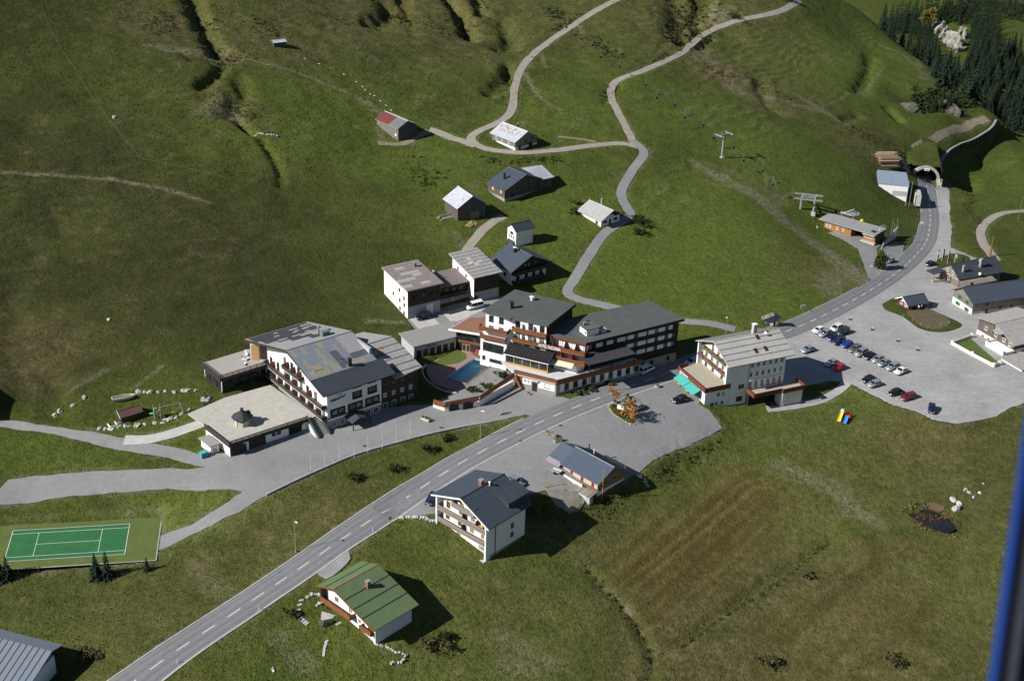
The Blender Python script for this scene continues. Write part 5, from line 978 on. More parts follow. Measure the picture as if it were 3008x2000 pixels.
# ================================================================== garages, chalets, barns
def garage_block():
    r = thing('garage_building', 'long garage and staff building with two mono-pitch grey roofs behind the pool hall', 'garage', (-27.8, 328.5, 8.0), R_(33))
    F, X = (0, 0, 0), (0, 13.6, -90)
    P('wall', r, white, lambda bm: prism(bm, [(0, 0, -3), (0, 13.4, -3), (0, 13.4, 9.2), (0, 0, 8.1)], (9.8, 0, 0))); FB(r, F, 'timber_cladding', darkwood_v, (-.02, 9.82, .0, .08, 3.4, 8.0)); FB(r, F, 'plinth', greyw, (-.01, 9.81, 0, .04, -3, 3.4))
    M = slab('roof', r, greyroof, [(-.5, -.6, 8.35), (10.6, -.6, 8.35), (10.6, 13.9, 9.6), (-.5, 13.9, 9.6)], .25)
    gp = [pm('old_tile', (.20, .175, .15), .3, 1.2), pm('pale_tile', (.33, .31, .28), .2, 1.2), pm('mauve_tile', (.20, .165, .16), .3, 1.2)]
    rng = random.Random(3)
    for j in range(9):
        for k in range(4):
            x0 = -.45+k*2.75; y0 = -.55+j*1.6; z0 = 8.37+(y0+.6)*1.25/14.5
            slab('roof_sheet', M, gp[rng.randrange(3)], [(x0, y0, z0+.03), (x0+2.7, y0, z0+.03), (x0+2.7, y0+1.6, z0+.11), (x0, y0+1.6, z0+.11)], .05)
    chimney(r, 8, 10.6, 9, 10.3, .6); 
    for a, zc in ((9.0, 6.6), (9.2, 3.7), (9.3, 1.4), (5.6, 4.2), (11.6, 5.2), (11.7, 3.3), (11.6, .9)): win(r, X, a, zc, .8, 1.0, 'brown')
    for a in (1.8, 4.6, 7.0, 8.8): win(r, (0, -.08, 0), a, 5.9, .95, 1.1, 'dark', curtain if a == 4.6 else None)
    FB(r, F, 'garage_door', whitem, (5.6, 7.6, .04, .1, -.2, 2.9))
    # link with garage doors
    P('link_wall', r, darkwood_v, lambda bm: prism(bm, [(9.82, 3.0, 2.4), (9.82, 10, 2.4), (9.82, 10, 6.2), (9.82, 3.0, 5.4)], (10.4, 0, 0))); B('link_base', r, white, (9.82, 20.2, 3.1, 10, -3, 2.4)); slab('link_roof', r, pm('mauve_roof', (.17, .135, .13), .2, .8), [(9.9, 2.2, 5.65), (20.3, 2.2, 5.65), (20.3, 10.3, 6.55), (9.9, 10.3, 6.55)], .2)
    for k in range(2): FB(r, (9.82, 3.1, 0), 'garage_door', greyw, (1.4+k*4.6, 5.4+k*4.6, 0, .07, -.3, 2.0)); 
    for k in range(4): win(r, (9.82, 3.0, 0), 1.6+k*2.2, 4.0, 1.2, 1.2, 'dark', curtain)
    balcony(r, (9.82, 3.0, 0), .1, 10.2, 2.5, 1.2, .9, darkwood_v)
    # second block
    P('wall', r, white, lambda bm: prism(bm, [(20.3, 0, -3), (20.3, 11.6, -3), (20.3, 11.6, 10.0), (20.3, 0, 7.6)], (8.0, 0, 0))); FB(r, (20.3, 0, 0), 'timber_cladding', darkwood_v, (-.02, 8.02, 0, .08, 3.1, 7.6)); FB(r, (20.3, 0, 0), 'plinth', greyw, (0, 8, 0, .04, -3, 3.1)); FB(r, (20.3, 0, 0), 'door', FRM['dark'], (.3, 1.2, .04, .1, -.2, 2.0))
    N = slab('roof', r, greyroof, [(19.7, -.7, 7.75), (28.9, -.7, 7.75), (28.4, 12.0, 10.4), (19.2, 12.0, 10.4)], .25)
    for x, y in ((22.4, 5.6), (23.4, 4.2), (24.9, 5.2), (22.6, 7.2), (21.6, 5.2)):
        z0 = 7.75+(y+.7)*2.65/12.7; slab('roof_sheet', N, pm('new_sheet', (.42, .40, .37), .1, 1), [(x, y, z0+.06), (x+1.3, y, z0+.06), (x+1.3, y+1.1, z0+.29), (x, y+1.1, z0+.29)], .05)
    for k in range(8): y = .4+k*1.5; z0 = 7.75+(y+.7)*2.65/12.7; P('lap_line', N, darkmetal, lambda bm: prism(bm, [(19.6, y, z0), (28.6, y, z0), (28.6, y, z0+.05), (19.6, y, z0+.05)], (0, .08, .02)))
    Y = (20.3, 11.6, -90)
    for a, zc in ((3.0, 7.0), (7.4, 6.6), (8.8, 4.3)): win(r, Y, a, zc, .7, .9, 'dark')
    dish(r, 12.2, 8.4, 7.4, .6, 200); P('mast', r, steel, lambda bm: (tube(bm, (14.5, 6.8, 6.2), (14.5, 6.8, 7.0), .05), cbox(bm, 14.0, 15.2, 6.7, 6.9, 6.3, 6.45)))
garage_block()
def box_house(name, label, cat, O, ang): return thing(name, label, cat, O, R_(ang))
# white transformer tower
r = box_house('tower', 'slim white tower with a small dark gable roof standing behind the dark-roofed chalet', 'tower', (.2, 371.1, 11.0), 36)
gable(r, slate2, 6.1, 4.3, 5.5, 5.5, 2.15, 6.9, 'x', (.4, .4), .35, .15, None, white, -4)
win(r, (0, 4.3, -90), 2.15, 4.3, 1.3, .8, 'dark')
for a in (1.2, 2.15, 3.1): win(r, (0, 4.3, -90), a, 3.2, .4, .9, 'dark', bars=0)
slab('porch_roof', r, slate2, [(-1.2, .4, 1.6), (.0, .4, 2.1), (.0, 3.6, 2.1), (-1.2, 3.6, 1.6)], .12)
# chalet below it
r = box_house('chalet', 'white chalet with dark timber gable and slate roof beside the slim tower', 'house', (-.7, 349.8, 8.7), 38)
gable(r, slate, 12.2, 8.6, 5.1, 5.1, 6.1, 8.0, 'y', (1.2, .9), 1.2, .2, None, white, -3)
FB(r, (0, 0, 0), 'timber_cladding', darkwood_v, (-.03, 12.23, 0, .1, 3.3, 5.15)); P('gable_cladding', r, darkwood_v, lambda bm: prism(bm, [(0, -.1, 5.15), (12.2, -.1, 5.15), (6.1, -.1, 7.95)], (0, .12, 0))); FB(r, (0, 8.6, -90), 'timber_cladding', darkwood_y, (0, 8.6, 0, .08, 4.1, 5.1))
for a in (4.6, 6.0, 8.2): win(r, (0, -.12, 0), a, 5.3, .9, 1.2, 'dark', curtain)
for a in (2.2, 5.2, 7.8, 10.4): win(r, (0, 0, 0), a, 2.0, 1.0, 1.3, 'dark')
for a in (2.6, 5.6): win(r, (0, 8.6, -90), a, 2.6, 1.0, 1.2, 'dark'); win(r, (0, 8.6, -90), a+.4, .1, .9, 1.0, 'dark')
balcony(r, (0, 0, 0), .2, 10.6, .9, 1.3, .9, darkwood_v); balcony(r, (0, -.1, 0), .2, 12, 3.5, 1.2, .9, darkwood_v); chimney(r, 4.6, 4.8, 6.5, 8.8, .7, darkmetal, whitem)
def barn(name, label, O, ang, W, L, h, zr, roof, wall, ov=(.5, .5), oe=.5, ax='y', zb=-3., c=None, rib=.7, cat='barn'):
    r = box_house(name, label, cat, O, ang)
    A, Bq = gable(r, roof, W, L, h, h, c or (W/2 if ax == 'y' else L/2), zr, ax, ov, oe, .14, rib, wall, zb); return r, A, Bq
# barn with log pile
r, A, _ = barn('barn', 'dark plank barn with pale tin roof next to a stack of logs', (-17.3, 382.6, 14.0), 31, 9.4, 8.4, 4.7, 7.6, tinroof, blackwood)
FB(r, (0, 8.4, -90), 'side_boards', blackwood_y, (0, 8.4, 0, .04, -3, 4.65)); FB(r, (0, 0, 0), 'barn_door', greywood, (4.2, 7.2, 0, .08, -.5, 2.6))
for k, (x, y) in enumerate(((.2, .3), (2.2, 1.2), (3.6, .2))): slab('rust_streak', A, rustm, [(x-.1, y, 4.83+(x)*.617), (x+.5, y, 5.2+x*.617), (x+.5, y+.35, 5.2+x*.617), (x-.1, y+.35, 4.83+x*.617)], .04)
# barn with slate front and tin extension
r, A, Bq = barn('barn', 'wide dark barn with slate roof and a pale tin extension on its right', (-3.7, 400.3, 14.8), 41.5, 16.6, 8.0, 3.2, 6.5, slate, blackwood, rib=None, c=8.4)
FB(r, (0, 8.0, -90), 'side_boards', blackwood_y, (0, 8, 0, .04, .6, 3.15)); FB(r, (0, 8, -90), 'stone_base', stone, (0, 8, 0, .06, -3, .6))
for a in (2.4, 6.3): win(r, (-.05, 8.0, -90), a, 2.2, .9, 1.0, 'wood', pm('lit_pane', (.55, .45, .22), .2, 2))
P('extension_wall', r, blackwood, lambda bm: prism(bm, [(13.8, -.3, -4), (19.4, -.3, -4), (19.4, -.3, 3.1), (13.8, -.3, 3.5)], (0, 6, 0))); E_ = slab('extension_roof', r, tinroof, [(14.6, -.8, 3.75), (19.9, -.8, 3.5), (20.2, 5.6, 5.6), (12.2, 6.4, 6.1), (12.6, 3.2, 5.6)], .1); chimney(r, 3.6, 4.6, 4.6, 6.6, .6, darkmetal, darkmetal)
for a in (15.5, 17): win(r, (0, -.3, 0), a, 2.0, .8, .8, 'dark', curtain)
FB(r, (0, 0, 0), 'stone_base', stone, (0, 13.7, 0, .12, -4, .4)); door(r, (0, 0, 0), 3, -.6, 1.2, 2.0, FRM['dark'])
# tin-roofed farm house on the loop
r, A, Bq = barn('farmhouse', 'weathered timber farmhouse with a rust-streaked tin roof inside the track loop', (-1.0, 436.2, 18.6), 42.5, 9.8, 11.6, 3.2, 5.6, tinroof, greywood, cat='farmhouse', ov=(.6, .6), oe=.7)
FB(r, (0, 11.6, -90), 'side_boards', greywood_y, (0, 11.6, 0, .04, -.4, 3.15)); FB(r, (0, 11.6, -90), 'white_base', white, (2.2, 11.6, 0, .08, -3, 1.0)); FB(r, (0, 0, 0), 'white_base', white, (0, 9.8, 0, .05, -3, .9))
rng = random.Random(5)
for k in range(26):
    y = rng.uniform(2, 11); x = rng.uniform(1.2, 3.6); z0 = 3.2+.17+x*(2.4/4.9)+.01; slab('rust_streak', A, rustm, [(x, y, z0+.02), (x+.9, y, z0+.46), (x+.9, y+.25, z0+.46), (x, y+.25, z0+.02)], .03)
chimney(r, 5.4, 5, 5, 6.8, .5, darkmetal, steel)
for a in (2.2, 5, 8.4): win(r, (-.04, 11.6, -90), a, 1.9, .9, .9, 'white')
for a, zc in ((4.8, 2.4), (7.4, 3.0)): win(r, (0, 0, 0), a, zc, .7, .7, 'dark')
door(r, (0, -.05, 0), 2.0, -.6, 1.0, 2.0, FRM['dark']); door(r, (0, -.05, 0), 6.8, -.6, 1.6, 2.2, FRM['dark'], 'barn_door')
# red and grey roofed shed
r, A, Bq = barn('barn', 'narrow plank barn whose tin roof is half dark red and half grey', (-39.9, 438.4, 20.0), 41, 7.6, 12.2, 4.3, 6.1, tinroof, blackwood, rib=None, c=3.6)
FB(r, (0, 12.2, -90), 'side_boards', greywood_y, (0, 12.2, 0, .04, -3, 4.25)); mar = pm('maroon_sheet', (.13, .035, .03), .2, 1); s_ = 1.8/3.6
slab('red_roof', A, mar, [(-.55, 5, 4.26), (3.6, 5, 6.34), (3.6, 12.75, 6.34), (-.55, 12.75, 4.26)], .06); slab('roof_half', A, pm('dull_sheet', (.13, .13, .135), .2, 1), [(-.55, -.5, 4.26), (3.6, -.5, 6.34), (3.6, 4.98, 6.34), (-.55, 4.98, 4.26)], .05); slab('green_cover', Bq, pm('pale_green_sheet', (.22, .42, .24), .2, 1), [(3.7, 4.4, 6.34), (4.6, 4.4, 5.95), (4.6, 9, 5.95), (3.7, 9, 6.34)], .06)
FB(r, (0, 12.2, -90), 'white_disc', white, (10.4, 11.2, .05, .1, 1.2, 2.0))
for a in (3.6, 8.2): FB(r, (0, 12.2, -90), 'stone_pier', stone, (a, a+1.4, 0, .2, -3, .4))
# white cottage on the lane bend
r, A, Bq = barn('cottage', 'small white cottage with corrugated pale roof at the lane bend', (25.8, 389.6, 11.2), 41, 8.0, 9.2, 2.8, 4.7, pm('cottage_sheet', (.36, .36, .345), .15, .8, .7), white, cat='house', ov=(1.2, .6), oe=1.0, rib=.5)
P('gable_boards', r, darkwood_v, lambda bm: prism(bm, [(-.05, -.06, 2.4), (8.05, -.06, 2.4), (8.05, -.06, 2.75), (4, -.06, 4.66), (-.05, -.06, 2.75)], (0, .1, 0))); FB(r, (0, 9.2, -90), 'side_boards', darkwood_y, (0, 9.2, 0, .05, 2.2, 2.75))
for a in (1.7, 6.1): win(r, (0, 0, 0), a, 1.3, 1.5, .8, 'dark', bars=3)
door(r, (0, 0, 0), 3.8, -.2, .8, 2.0, FRM['dark']); win(r, (0, 9.2, -90), 7.4, .9, 1.2, 1.2, 'wood'); FB(r, (0, -.06, 0), 'name_board', whitem, (2.6, 5.2, .0, .06, 2.55, 3.05)); chimney(r, 5.8, 6, 4.0, 5.9, .45, steel, steel)
# ================================================================== chalet with balconies by the road
def chalet():
    r = box_house('chalet', 'three-storey white chalet with slate-blue roof and weathered grey balconies below the road', 'house', (-3.1, 232.2, 1.1), 48.5)
    F, X = (0, 0, 0), (0, 14.4, -90)
    A, Bq = gable(r, slate, 10.6, 14.4, 8.5, 9.4, 7.0, 11.8, 'x', (1.7, 1.0), 1.0, .25, None, white, -2.5, capmat=slate2)
    seams(A, (-1.7, -1.0, 8.31), (11.6, -1.0, 8.31), (11.6, 7, 12.09), (-1.7, 7, 12.09), slate, .45, .03)
    D = slab('dormer_roof', r, slate2, [(5.4, .2, 10.55), (12.2, .2, 10.55), (12.2, 4.9, 11.6), (5.4, 4.9, 11.6)], .2); B('dormer_wall', r, slate2, (6.0, 10.58, .55, 4.0, 8.9, 10.4)); seams(D, (5.4, .2, 10.56), (12.2, .2, 10.56), (12.2, 4.9, 11.61), (5.4, 4.9, 11.61), slate, .5, .03)
    chimney(r, 5.2, 7.7, 11.4, 13.0, .8); vent(r, 6.4, 6.4, 11.4, 12.6, .16, whitem); P('roof_verge', r, whitem, lambda bm: (prism(bm, [(-1.76, -1.05, 8.0), (-1.76, -1.05, 8.33), (-1.76, 7, 12.1), (-1.76, 7, 11.75)], (.06, 0, 0)), prism(bm, [(-1.76, 15.45, 8.9), (-1.76, 15.45, 9.22), (-1.76, 7, 12.1), (-1.76, 7, 11.75)], (.06, 0, 0))))
    FB(r, X, 'edge_pier', white, (-.02, .4, 0, 1.35, -2, 9.2)); FB(r, X, 'edge_pier', white, (14.0, 14.42, 0, 1.35, -2, 8.4))
    for z, a0, a1 in ((3.5, .4, 14.0), (6.3, .4, 14.0), (8.9, 4.6, 11.0)): balcony(r, X, a0, a1, z, 1.45, 1.0, greyrail, mat=greywood)
    for zc, cols in ((7.5, (2.4, 6.0, 9.4, 12.6)), (4.7, (2.2, 5.8, 9.2, 12.4)), (1.3, (2.0, 5.4, 12.4)), (9.9, (6.2, 9.0))):
        for a in cols: win(r, X, a, zc, 1.1, 1.7 if zc > 2 else 1.2, 'wood', curtain if int(a) % 3 == 0 else None)
    for z, a in ((3.5, 7.2), (6.3, 7.4), (6.3, 11.2), (8.9, 10.8)): FB(r, X, 'divider', pm('wicker', (.10, .055, .035), .3, 4), (a-.04, a+.04, 0, 1.1, z, z+1.7))
    FB(r, X, 'patio', M_conc, (.2, 14.6, 0, 2.0, -2, .02)); win(r, X, 12.2, 1.35, 2.2, 1.2, 'white', curtain, bars=3)
    for zc, w in ((7.7, 1.1), (4.9, .9), (2.7, .9)): win(r, F, 6.6, zc, w, 1.3 if zc < 7 else .9, 'wood')
    FB(r, F, 'drainpipe', FRM['dark'], (1.4, 1.52, 0, .12, -2, 8.2)); FB(r, F, 'plinth', pm('plinth_grey', (.30, .30, .29), .15, 1), (-.02, 10.62, 0, .05, -3, .75)); FB(r, X, 'bench', lightwood, (11.3, 12.6, .2, .6, 6.3, 6.9))
    return r
chalet()
# ================================================================== green-roofed house
def green_house():
    r = box_house('house', 'white house with a green seamed metal roof in the foreground below the road', 'house', (-23.7, 205.6, -.3), 47.5)
    F, X = (0, 0, 0), (0, 14.6, -90)
    A, Bq = gable(r, greenroof, 9.0, 14.6, 4.5, 6.1, 10.6, 7.6, 'x', (1.3, 1.1), 1.0, .18, .42, white, -2.5, capmat=rustm)
    for f in (.28, .5, .72): P('lap_line', A, darkmetal, lambda bm: prism(bm, [(-1.3, -1+11.6*f, 4.42+3.39*f-.02), (10.1, -1+11.6*f, 4.42+3.39*f-.02), (10.1, -1+11.6*f, 4.42+3.39*f+.11), (-1.3, -1+11.6*f, 4.42+3.39*f+.11)], (0, .12, .035)))
    P('lap_line', Bq, darkmetal, lambda bm: prism(bm, [(-1.3, 13, 6.88), (10.1, 13, 6.88), (10.1, 13, 7.02), (-1.3, 13, 7.02)], (0, .12, -.045)))
    P('roof_verge', r, brownp, lambda bm: (prism(bm, [(-1.36, -1.05, 4.1), (-1.36, -1.05, 4.46), (-1.36, 10.6, 7.85), (-1.36, 10.6, 7.5)], (.06, 0, 0)), prism(bm, [(-1.36, 15.65, 5.7), (-1.36, 15.65, 6.05), (-1.36, 10.6, 7.85), (-1.36, 10.6, 7.5)], (.06, 0, 0))))
    c = chimney(r, 4.6, 7.4, 6.3, 8.2, .75, brickm, steel); FB(r, F, 'board_cladding', boards('white_boards', (.60, .61, .64), 0, .2, .05, gap=.3), (-.03, 9.03, 0, .06, -2.5, 4.4)); FB(r, X, 'corner_post', white, (14.2, 14.66, 0, .25, -2, 4.3))
    balcony(r, X, .1, 8.7, 3.1, 1.4, .95, brown); balcony(r, X, 11.2, 14.2, 2.2, 1.0, .95, brown)
    win(r, X, 3.4, 4.4, 1.1, 1.3, 'white', shutter='white'); win(r, X, 7.4, 4.1, 1.0, 1.6, 'white', curtain); win(r, X, 10.0, 2.9, .8, 1.1, 'white', shutter='white'); win(r, X, 13.0, 3.2, 1.2, 1.2, 'brown'); door(r, X, 10.2, -.2, .9, 2.1, FRM['dark']); win(r, X, 6.6, 1.0, 1.0, .9, 'dark'); FB(r, X, 'end_wall', darkwood_y, (-.05, .3, 0, 1.3, 3.1, 5.9))
    for k in range(6): FB(r, X, 'step', pm('step_stone', (.33, .32, .30), .2, 2), (5.8+k*.62, 6.4+k*.62, 1.4, 2.6, -2, 1.3-k*.26))
    return r
green_house()
g_area('flagstone_patio', [(1005,1885),(1045,1862),(1100,1890),(1080,1915),(1040,1905)], M_conc, .06, cut=False); g_area('flagstone_patio', [(945,1795),(1000,1810),(1010,1830),(970,1838),(942,1818)], M_conc, .06, cut=False); g_area('gravel_bed', [(920,1668),(1000,1610),(1030,1640),(960,1700)], gravel('grey_gravel', (.16, .16, .16), (.33, .33, .32)), .05, sm=1.5)
g_area('gravel_bed', [(1090,1905),(1180,1925),(1190,1950),(1120,1945),(1085,1925)], MATS['grey_gravel'], .04, sm=1.5); g_area('gravel_bed', [(1590,1420),(1680,1400),(1720,1440),(1700,1500),(1640,1490)], gravel('yard_gravel', (.12, .115, .09), (.27, .25, .21)), .05, sm=2)
# ================================================================== timber house on the lot
def timber_house():
    r = box_house('house', 'timber house with blue metal roof and red shutters on the asphalt lot', 'house', (19.7, 254.1, 2.3), 45)
    F, X = (0, 0, 0), (0, 11.2, -90); bl = pm('blue_metal_roof', (.07, .092, .125), .14, 1, .45, spec=.5)
    A, Bq = gable(r, bl, 8.6, 10.6, 4.0, 4.0, 4.4, 6.2, 'y', (.7, .5), .6, .15, .35, boards('honey_boards', (.24, .15, .08), 2, .22), -.1)
    FB(r, X, 'long_wall', boards('pale_boards', (.48, .40, .30), 2, .25, .2), (.6, 11.2, 0, .06, 2.2, 3.95)); B('stone_base', r, white, (-.08, 8.68, -.08, 10.6, -3, 1.4))
    for a in (3.4, 6.6, 9.8): win(r, (-.07, 11.2, -90), a, 3.0, .7, 1.4, 'red', gl=MATS['red_shutter'])
    # entrance porch roof
    s2 = slab('porch_roof', r, bl, [(-.2, 10.65, 4.05), (4.0, 10.65, 6.0), (4.0, 14.8, 6.0), (-.2, 14.8, 4.05)], .15); slab('porch_roof', r, bl, [(4.01, 10.65, 6.0), (8.2, 10.65, 4.2), (8.0, 13.4, 4.2), (4.01, 14.8, 6.0)], .15); slab('porch_eave', r, pm('mauve_sheet', (.23, .19, .22), .15, 1), [(-1.3, 10.65, 3.4), (-.2, 10.65, 4.04), (-.2, 14.8, 4.04), (-1.3, 14.8, 3.4)], .08)
    B('porch_wall', r, greyw, (.1, 4, 12.8, 14.2, -1, 3.8)); win(r, (.1, 14.2, -90), .7, 2.6, 1.1, 1.8, 'white', bars=2)
    slab('side_roof', r, slate2, [(8.4, .4, 4.35), (9.9, .4, 3.8), (9.9, 6.6, 3.8), (8.4, 6.6, 4.35)], .1)
    B('deck', r, greywood, (-1.9, -.1, -.6, 8.4, 1.9, 2.05)); B('deck_rail', r, white, (-1.98, -1.88, 2.8, 8.4, 1.2, 2.9)); B('shed', r, greyw, (-3.0, -1.9, -.5, 4.4, -2, 1.75)); slab('shed_roof', r, greywood_y, [(-3.5, -.9, 1.85), (-1.7, -.9, 2.3), (-1.7, 4.8, 2.3), (-3.5, 4.8, 1.85)], .1); FB(r, (-3.0, 4.4, -90), 'shed_door', pm('pale_grey_door', (.42, .45, .48)), (1.0, 2.4, 0, .06, -.8, 1.5), (2.5, 3.9, 0, .06, -.8, 1.5))
    vent(r, 6.2, 8.6, 5.4, 7.2, .14, darkmetal); vent(r, 6.6, 7.4, 5.2, 6.2, .1, whitem); win(r, F, 5.6, 2.9, 1.2, 1.0, 'wood'); win(r, F, 2.4, 2.9, 1.2, 1.0, 'wood')
timber_house()
# corner house, lower left
r = box_house('house', 'house at the lower left corner with a blue-grey seamed metal roof', 'house', (-81.4, 196.2, -4.5), -16.7)
blg = pm('blue_grey_roof', (.15, .175, .21), .12, .8, .5, spec=.45)
B('wall', r, white, (-16, -.9, -7.5, 1.5, -2, 5.6)); S0 = slab('roof', r, blg, [(-17, -10, 4.9), (-.1, -10, 4.9), (0, 0, 8.0), (-17, 0, 8.0)], .2); slab('roof', r, blg, [(-17, .01, 8.0), (0, .01, 8.0), (0, 3.2, 7.0), (-17, 3.2, 7.0)], .2); seams(S0, (-17, -10, 4.9), (-.1, -10, 4.9), (0, 0, 8.0), (-17, 0, 8.0), pm('seam_dark', (.05, .06, .075)), 1.25, .09)
r = box_house('shed', 'dark farm shed just outside the left edge whose shadow falls on the slope', 'shed', (-133.5, 266, 7.6), 12)
gable(r, slate2, 9, 12, 6.5, 6.5, 6, 8.2, 'x', (.5, .5), .5, .2, None, blackwood, -3)
# ================================================================== right-hand group
def red_cabin():
    r = box_house('cabin', 'small red timber cabin with slate roof on the fenced grass island', 'cabin', (113.7, 359.7, .6), 23.5); rb = boards('red_boards', (.20, .03, .022), 2, .18, .2)
    gable(r, slate, 6.0, 4.6, 1.9, 1.9, 2.3, 3.3, 'x', (1.0, .7), .7, .14, .5, rb, -1)
    for a in (1.3, 3.2): win(r, (0, 4.6, -90), a, 1.1, 1.0, 1.0, 'white')
    P('gable_glazing', r, FRM['white'], lambda bm: prism(bm, [(-.05, .6, 1.75), (-.05, 4.0, 1.75), (-.05, 2.3, 2.9)], (.04, 0, 0))); B('deck', r, greywood, (-1.4, 6.2, -1.2, -.02, -1, .12), (-1.4, -.02, -.02, 4.9, -1, .12)); door(r, (0, 0, 0), 2, .1, .8, 1.7, FRM['dark']); win(r, (0, 0, 0), 4.3, 1.1, 1.2, .8, 'dark')
    for s in (0,): P('barge_board', r, white, lambda bm: (prism(bm, [(-1.05, -.7, 1.45), (-1.05, -.7, 1.7), (-1.05, 2.3, 3.5), (-1.05, 2.3, 3.25)], (.05, 0, 0)), prism(bm, [(-1.05, 5.3, 1.45), (-1.05, 5.3, 1.7), (-1.05, 2.3, 3.5), (-1.05, 2.3, 3.25)], (.05, 0, 0))))
red_cabin()
def restaurant():
    r = box_house('restaurant', 'weathered timber restaurant with dark slate roof behind the four flags', 'restaurant', (134.4, 381.8, -1.8), 24)
    gable(r, slate2, 15.8, 8.6, 3.4, 3.4, 4.3, 6.2, 'x', (.7, .9), .7, .2, .5, greywood, -2); Xf = (0, 8.6, -90); FB(r, Xf, 'gable_boards', greywood_y, (0, 8.6, 0, .04, -1, 3.35)); P('gable_top', r, greywood_y, lambda bm: prism(bm, [(-.04, 0, 3.35), (-.04, 8.6, 3.35), (-.04, 4.3, 6.1)], (.03, 0, 0)))
    FB(r, Xf, 'beam', pm('pink_beam', (.45, .30, .26)), (-.2, 8.8, .04, .25, 2.5, 2.75)); 
    for a, zc in ((3.0, 3.8), (5.6, 3.8), (2.2, 1.4), (4.2, 1.4)): win(r, (-.04, 8.6, -90), a, zc, 1.0, 1.0, 'white')
    FB(r, Xf, 'shop_window', glass, (1.4, 5.2, .05, .1, .3, 2.2)); slab('lean_to_roof', r, greywood_y, [(-.5, -3.2, 2.2), (11.8, -3.2, 2.2), (11.8, .1, 2.9), (-.5, .1, 2.9)], .12); B('lean_to_wall', r, greywood, (.2, 11.4, -2.8, 0, -2, 2.1))
    slab('porch_roof', r, slate2, [(-5.2, 5.6, 3.0), (-.6, 5.6, 3.5), (-.6, 9.3, 3.3), (-5.2, 9.3, 2.8)], .14)
    for x, y in ((-5, 5.9), (-5, 9), (-2.5, 5.9)): B('porch_post', r, lightwood, (x, x+.18, y, y+.18, -1, 2.8))
    B('porch_wall', r, cream, (-5.1, -.1, 5.6, 5.75, -1, .9)); B('terrace_floor', r, greywood, (-7.5, 0, -.5, 5.6, -1, .1)); chimney(r, 2.2, 1.4, 4, 6.4, .6, steel, steel); chimney(r, 9.2, 2.0, 4.6, 7.4, .75, steel, steel); chimney(r, 5.2, 5.6, 5, 7, .5, darkmetal, darkmetal); B('roof_light', r, whitem, (10, 10.8, 3.4, 4.2, 5.9, 6.3)); dish(r, 7, -.6, 3.9, .4, 220)
restaurant()
r = box_house('farmhouse', 'long farmhouse with white base, weathered upper boards and a large dark slate roof', 'farmhouse', (131.9, 359.5, -.2), 20)
gable(r, slate, 26, 9.2, 4.0, 4.0, 5.2, 6.4, 'x', (.7, .6), .7, .2, .6, cream, -2)
Xl = (0, 9.2, -90); FB(r, Xl, 'timber_boards', greywood_y, (0, 9.2, 0, .06, 1.9, 3.95)); P('gable_boards', r, greywood_y, lambda bm: prism(bm, [(-.06, 0, 3.95), (-.06, 9.2, 3.95), (-.06, 5.2, 6.35)], (.05, 0, 0))); FB(r, Xl, 'white_base', white, (0, 9.2, 0, .04, -2, 1.9)); FB(r, (0, 0, 0), 'side_boards', boards('beige_boards', (.26, .22, .17), 0, .9, .15), (0, 26, 0, .05, 1.0, 3.9))
for a, zc in ((3.0, 3.0), (6.6, 3.0), (2.6, .8), (6.8, .8)): win(r, (-.06, 9.2, -90), a, zc, 1.0, 1.0, 'green', shutter='green')
for a, zc in ((4.8, 3.0), (5.0, .9), (9.6, 1.4), (13.6, 1.3)): win(r, (0, -.06, 0), a, zc, .8, .8, 'dark')
chimney(r, 3.2, 6.2, 5.6, 7.4, .6, darkmetal, steel)
def grey_house():
    r = box_house('house', 'timber and white house with a grey roof and walled front garden at the right edge', 'house', (135.6, 333.8, 1.0), 27)
    Xg = (0, 13.6, -90); gable(r, greyroof, 14, 13.6, 2.9, 4.6, 6.8, 5.7, 'x', (1.0, .8), 1.0, .2, .8, boards('brown_weathered', (.11, .085, .065), 1, .2, .4), -.6); B('white_base', r, white, (-.05, 14, -.05, 13.65, -4, .9))
    for a, zc in ((3.0, 2.6), (6.8, 2.4), (9.9, 2.2), (12.2, 1.9)): win(r, Xg, a, zc, 1.0, 1.1, 'white'); 
    for a in (2.4, 4.6): win(r, (-.05, 13.6, -90), a, -.1, .8, .7, 'dark')
    win(r, Xg, 6.9, 4.6, .9, .8, 'white'); slab('dormer_roof', r, greyroof, [(-1.9, 3.6, 4.2), (2, 3.6, 4.8), (2, 6.4, 4.9), (-1.9, 6.6, 4.3)], .12)
    B('terrace_block', r, white, (-4.0, -.06, -.5, 6.2, -3.5, .9)); B('terrace_parapet', r, white, (-4.1, -3.9, -.5, 6.2, .9, 1.6), (-3.9, -.1, 6.05, 6.2, .9, 1.6)); B('garage', r, white, (-6.2, 6, -9.6, -2.2, -3.5, .7)); B('garage_roof', r, pm('garage_roof_grit', (.30, .285, .26), .15, 1), (-6.5, 6.2, -9.9, -2.0, .7, .95))
    for a in (1.2, 4.4): FB(r, (-6.2, -2.2, -90), 'garage_door', boards('garage_boards', (.14, .085, .05), 1, .2), (a, a+2.4, 0, .06, -2.4, -.2))
    win(r, (-4.0, 6.2, -90), 3.2, -.4, .9, .9, 'brown')
grey_house()
r = box_house('barn', 'pale blue tin-roofed barn half hidden behind the grey-roofed house', 'barn', (158, 341, 1.5), 27)
gable(r, pm('pale_blue_tin', (.42, .47, .53), .1, .8, .5), 14, 12, 3.5, 3.5, 6, 6, 'x', (.6, .6), .6, .12, .8, blackwood, -3)
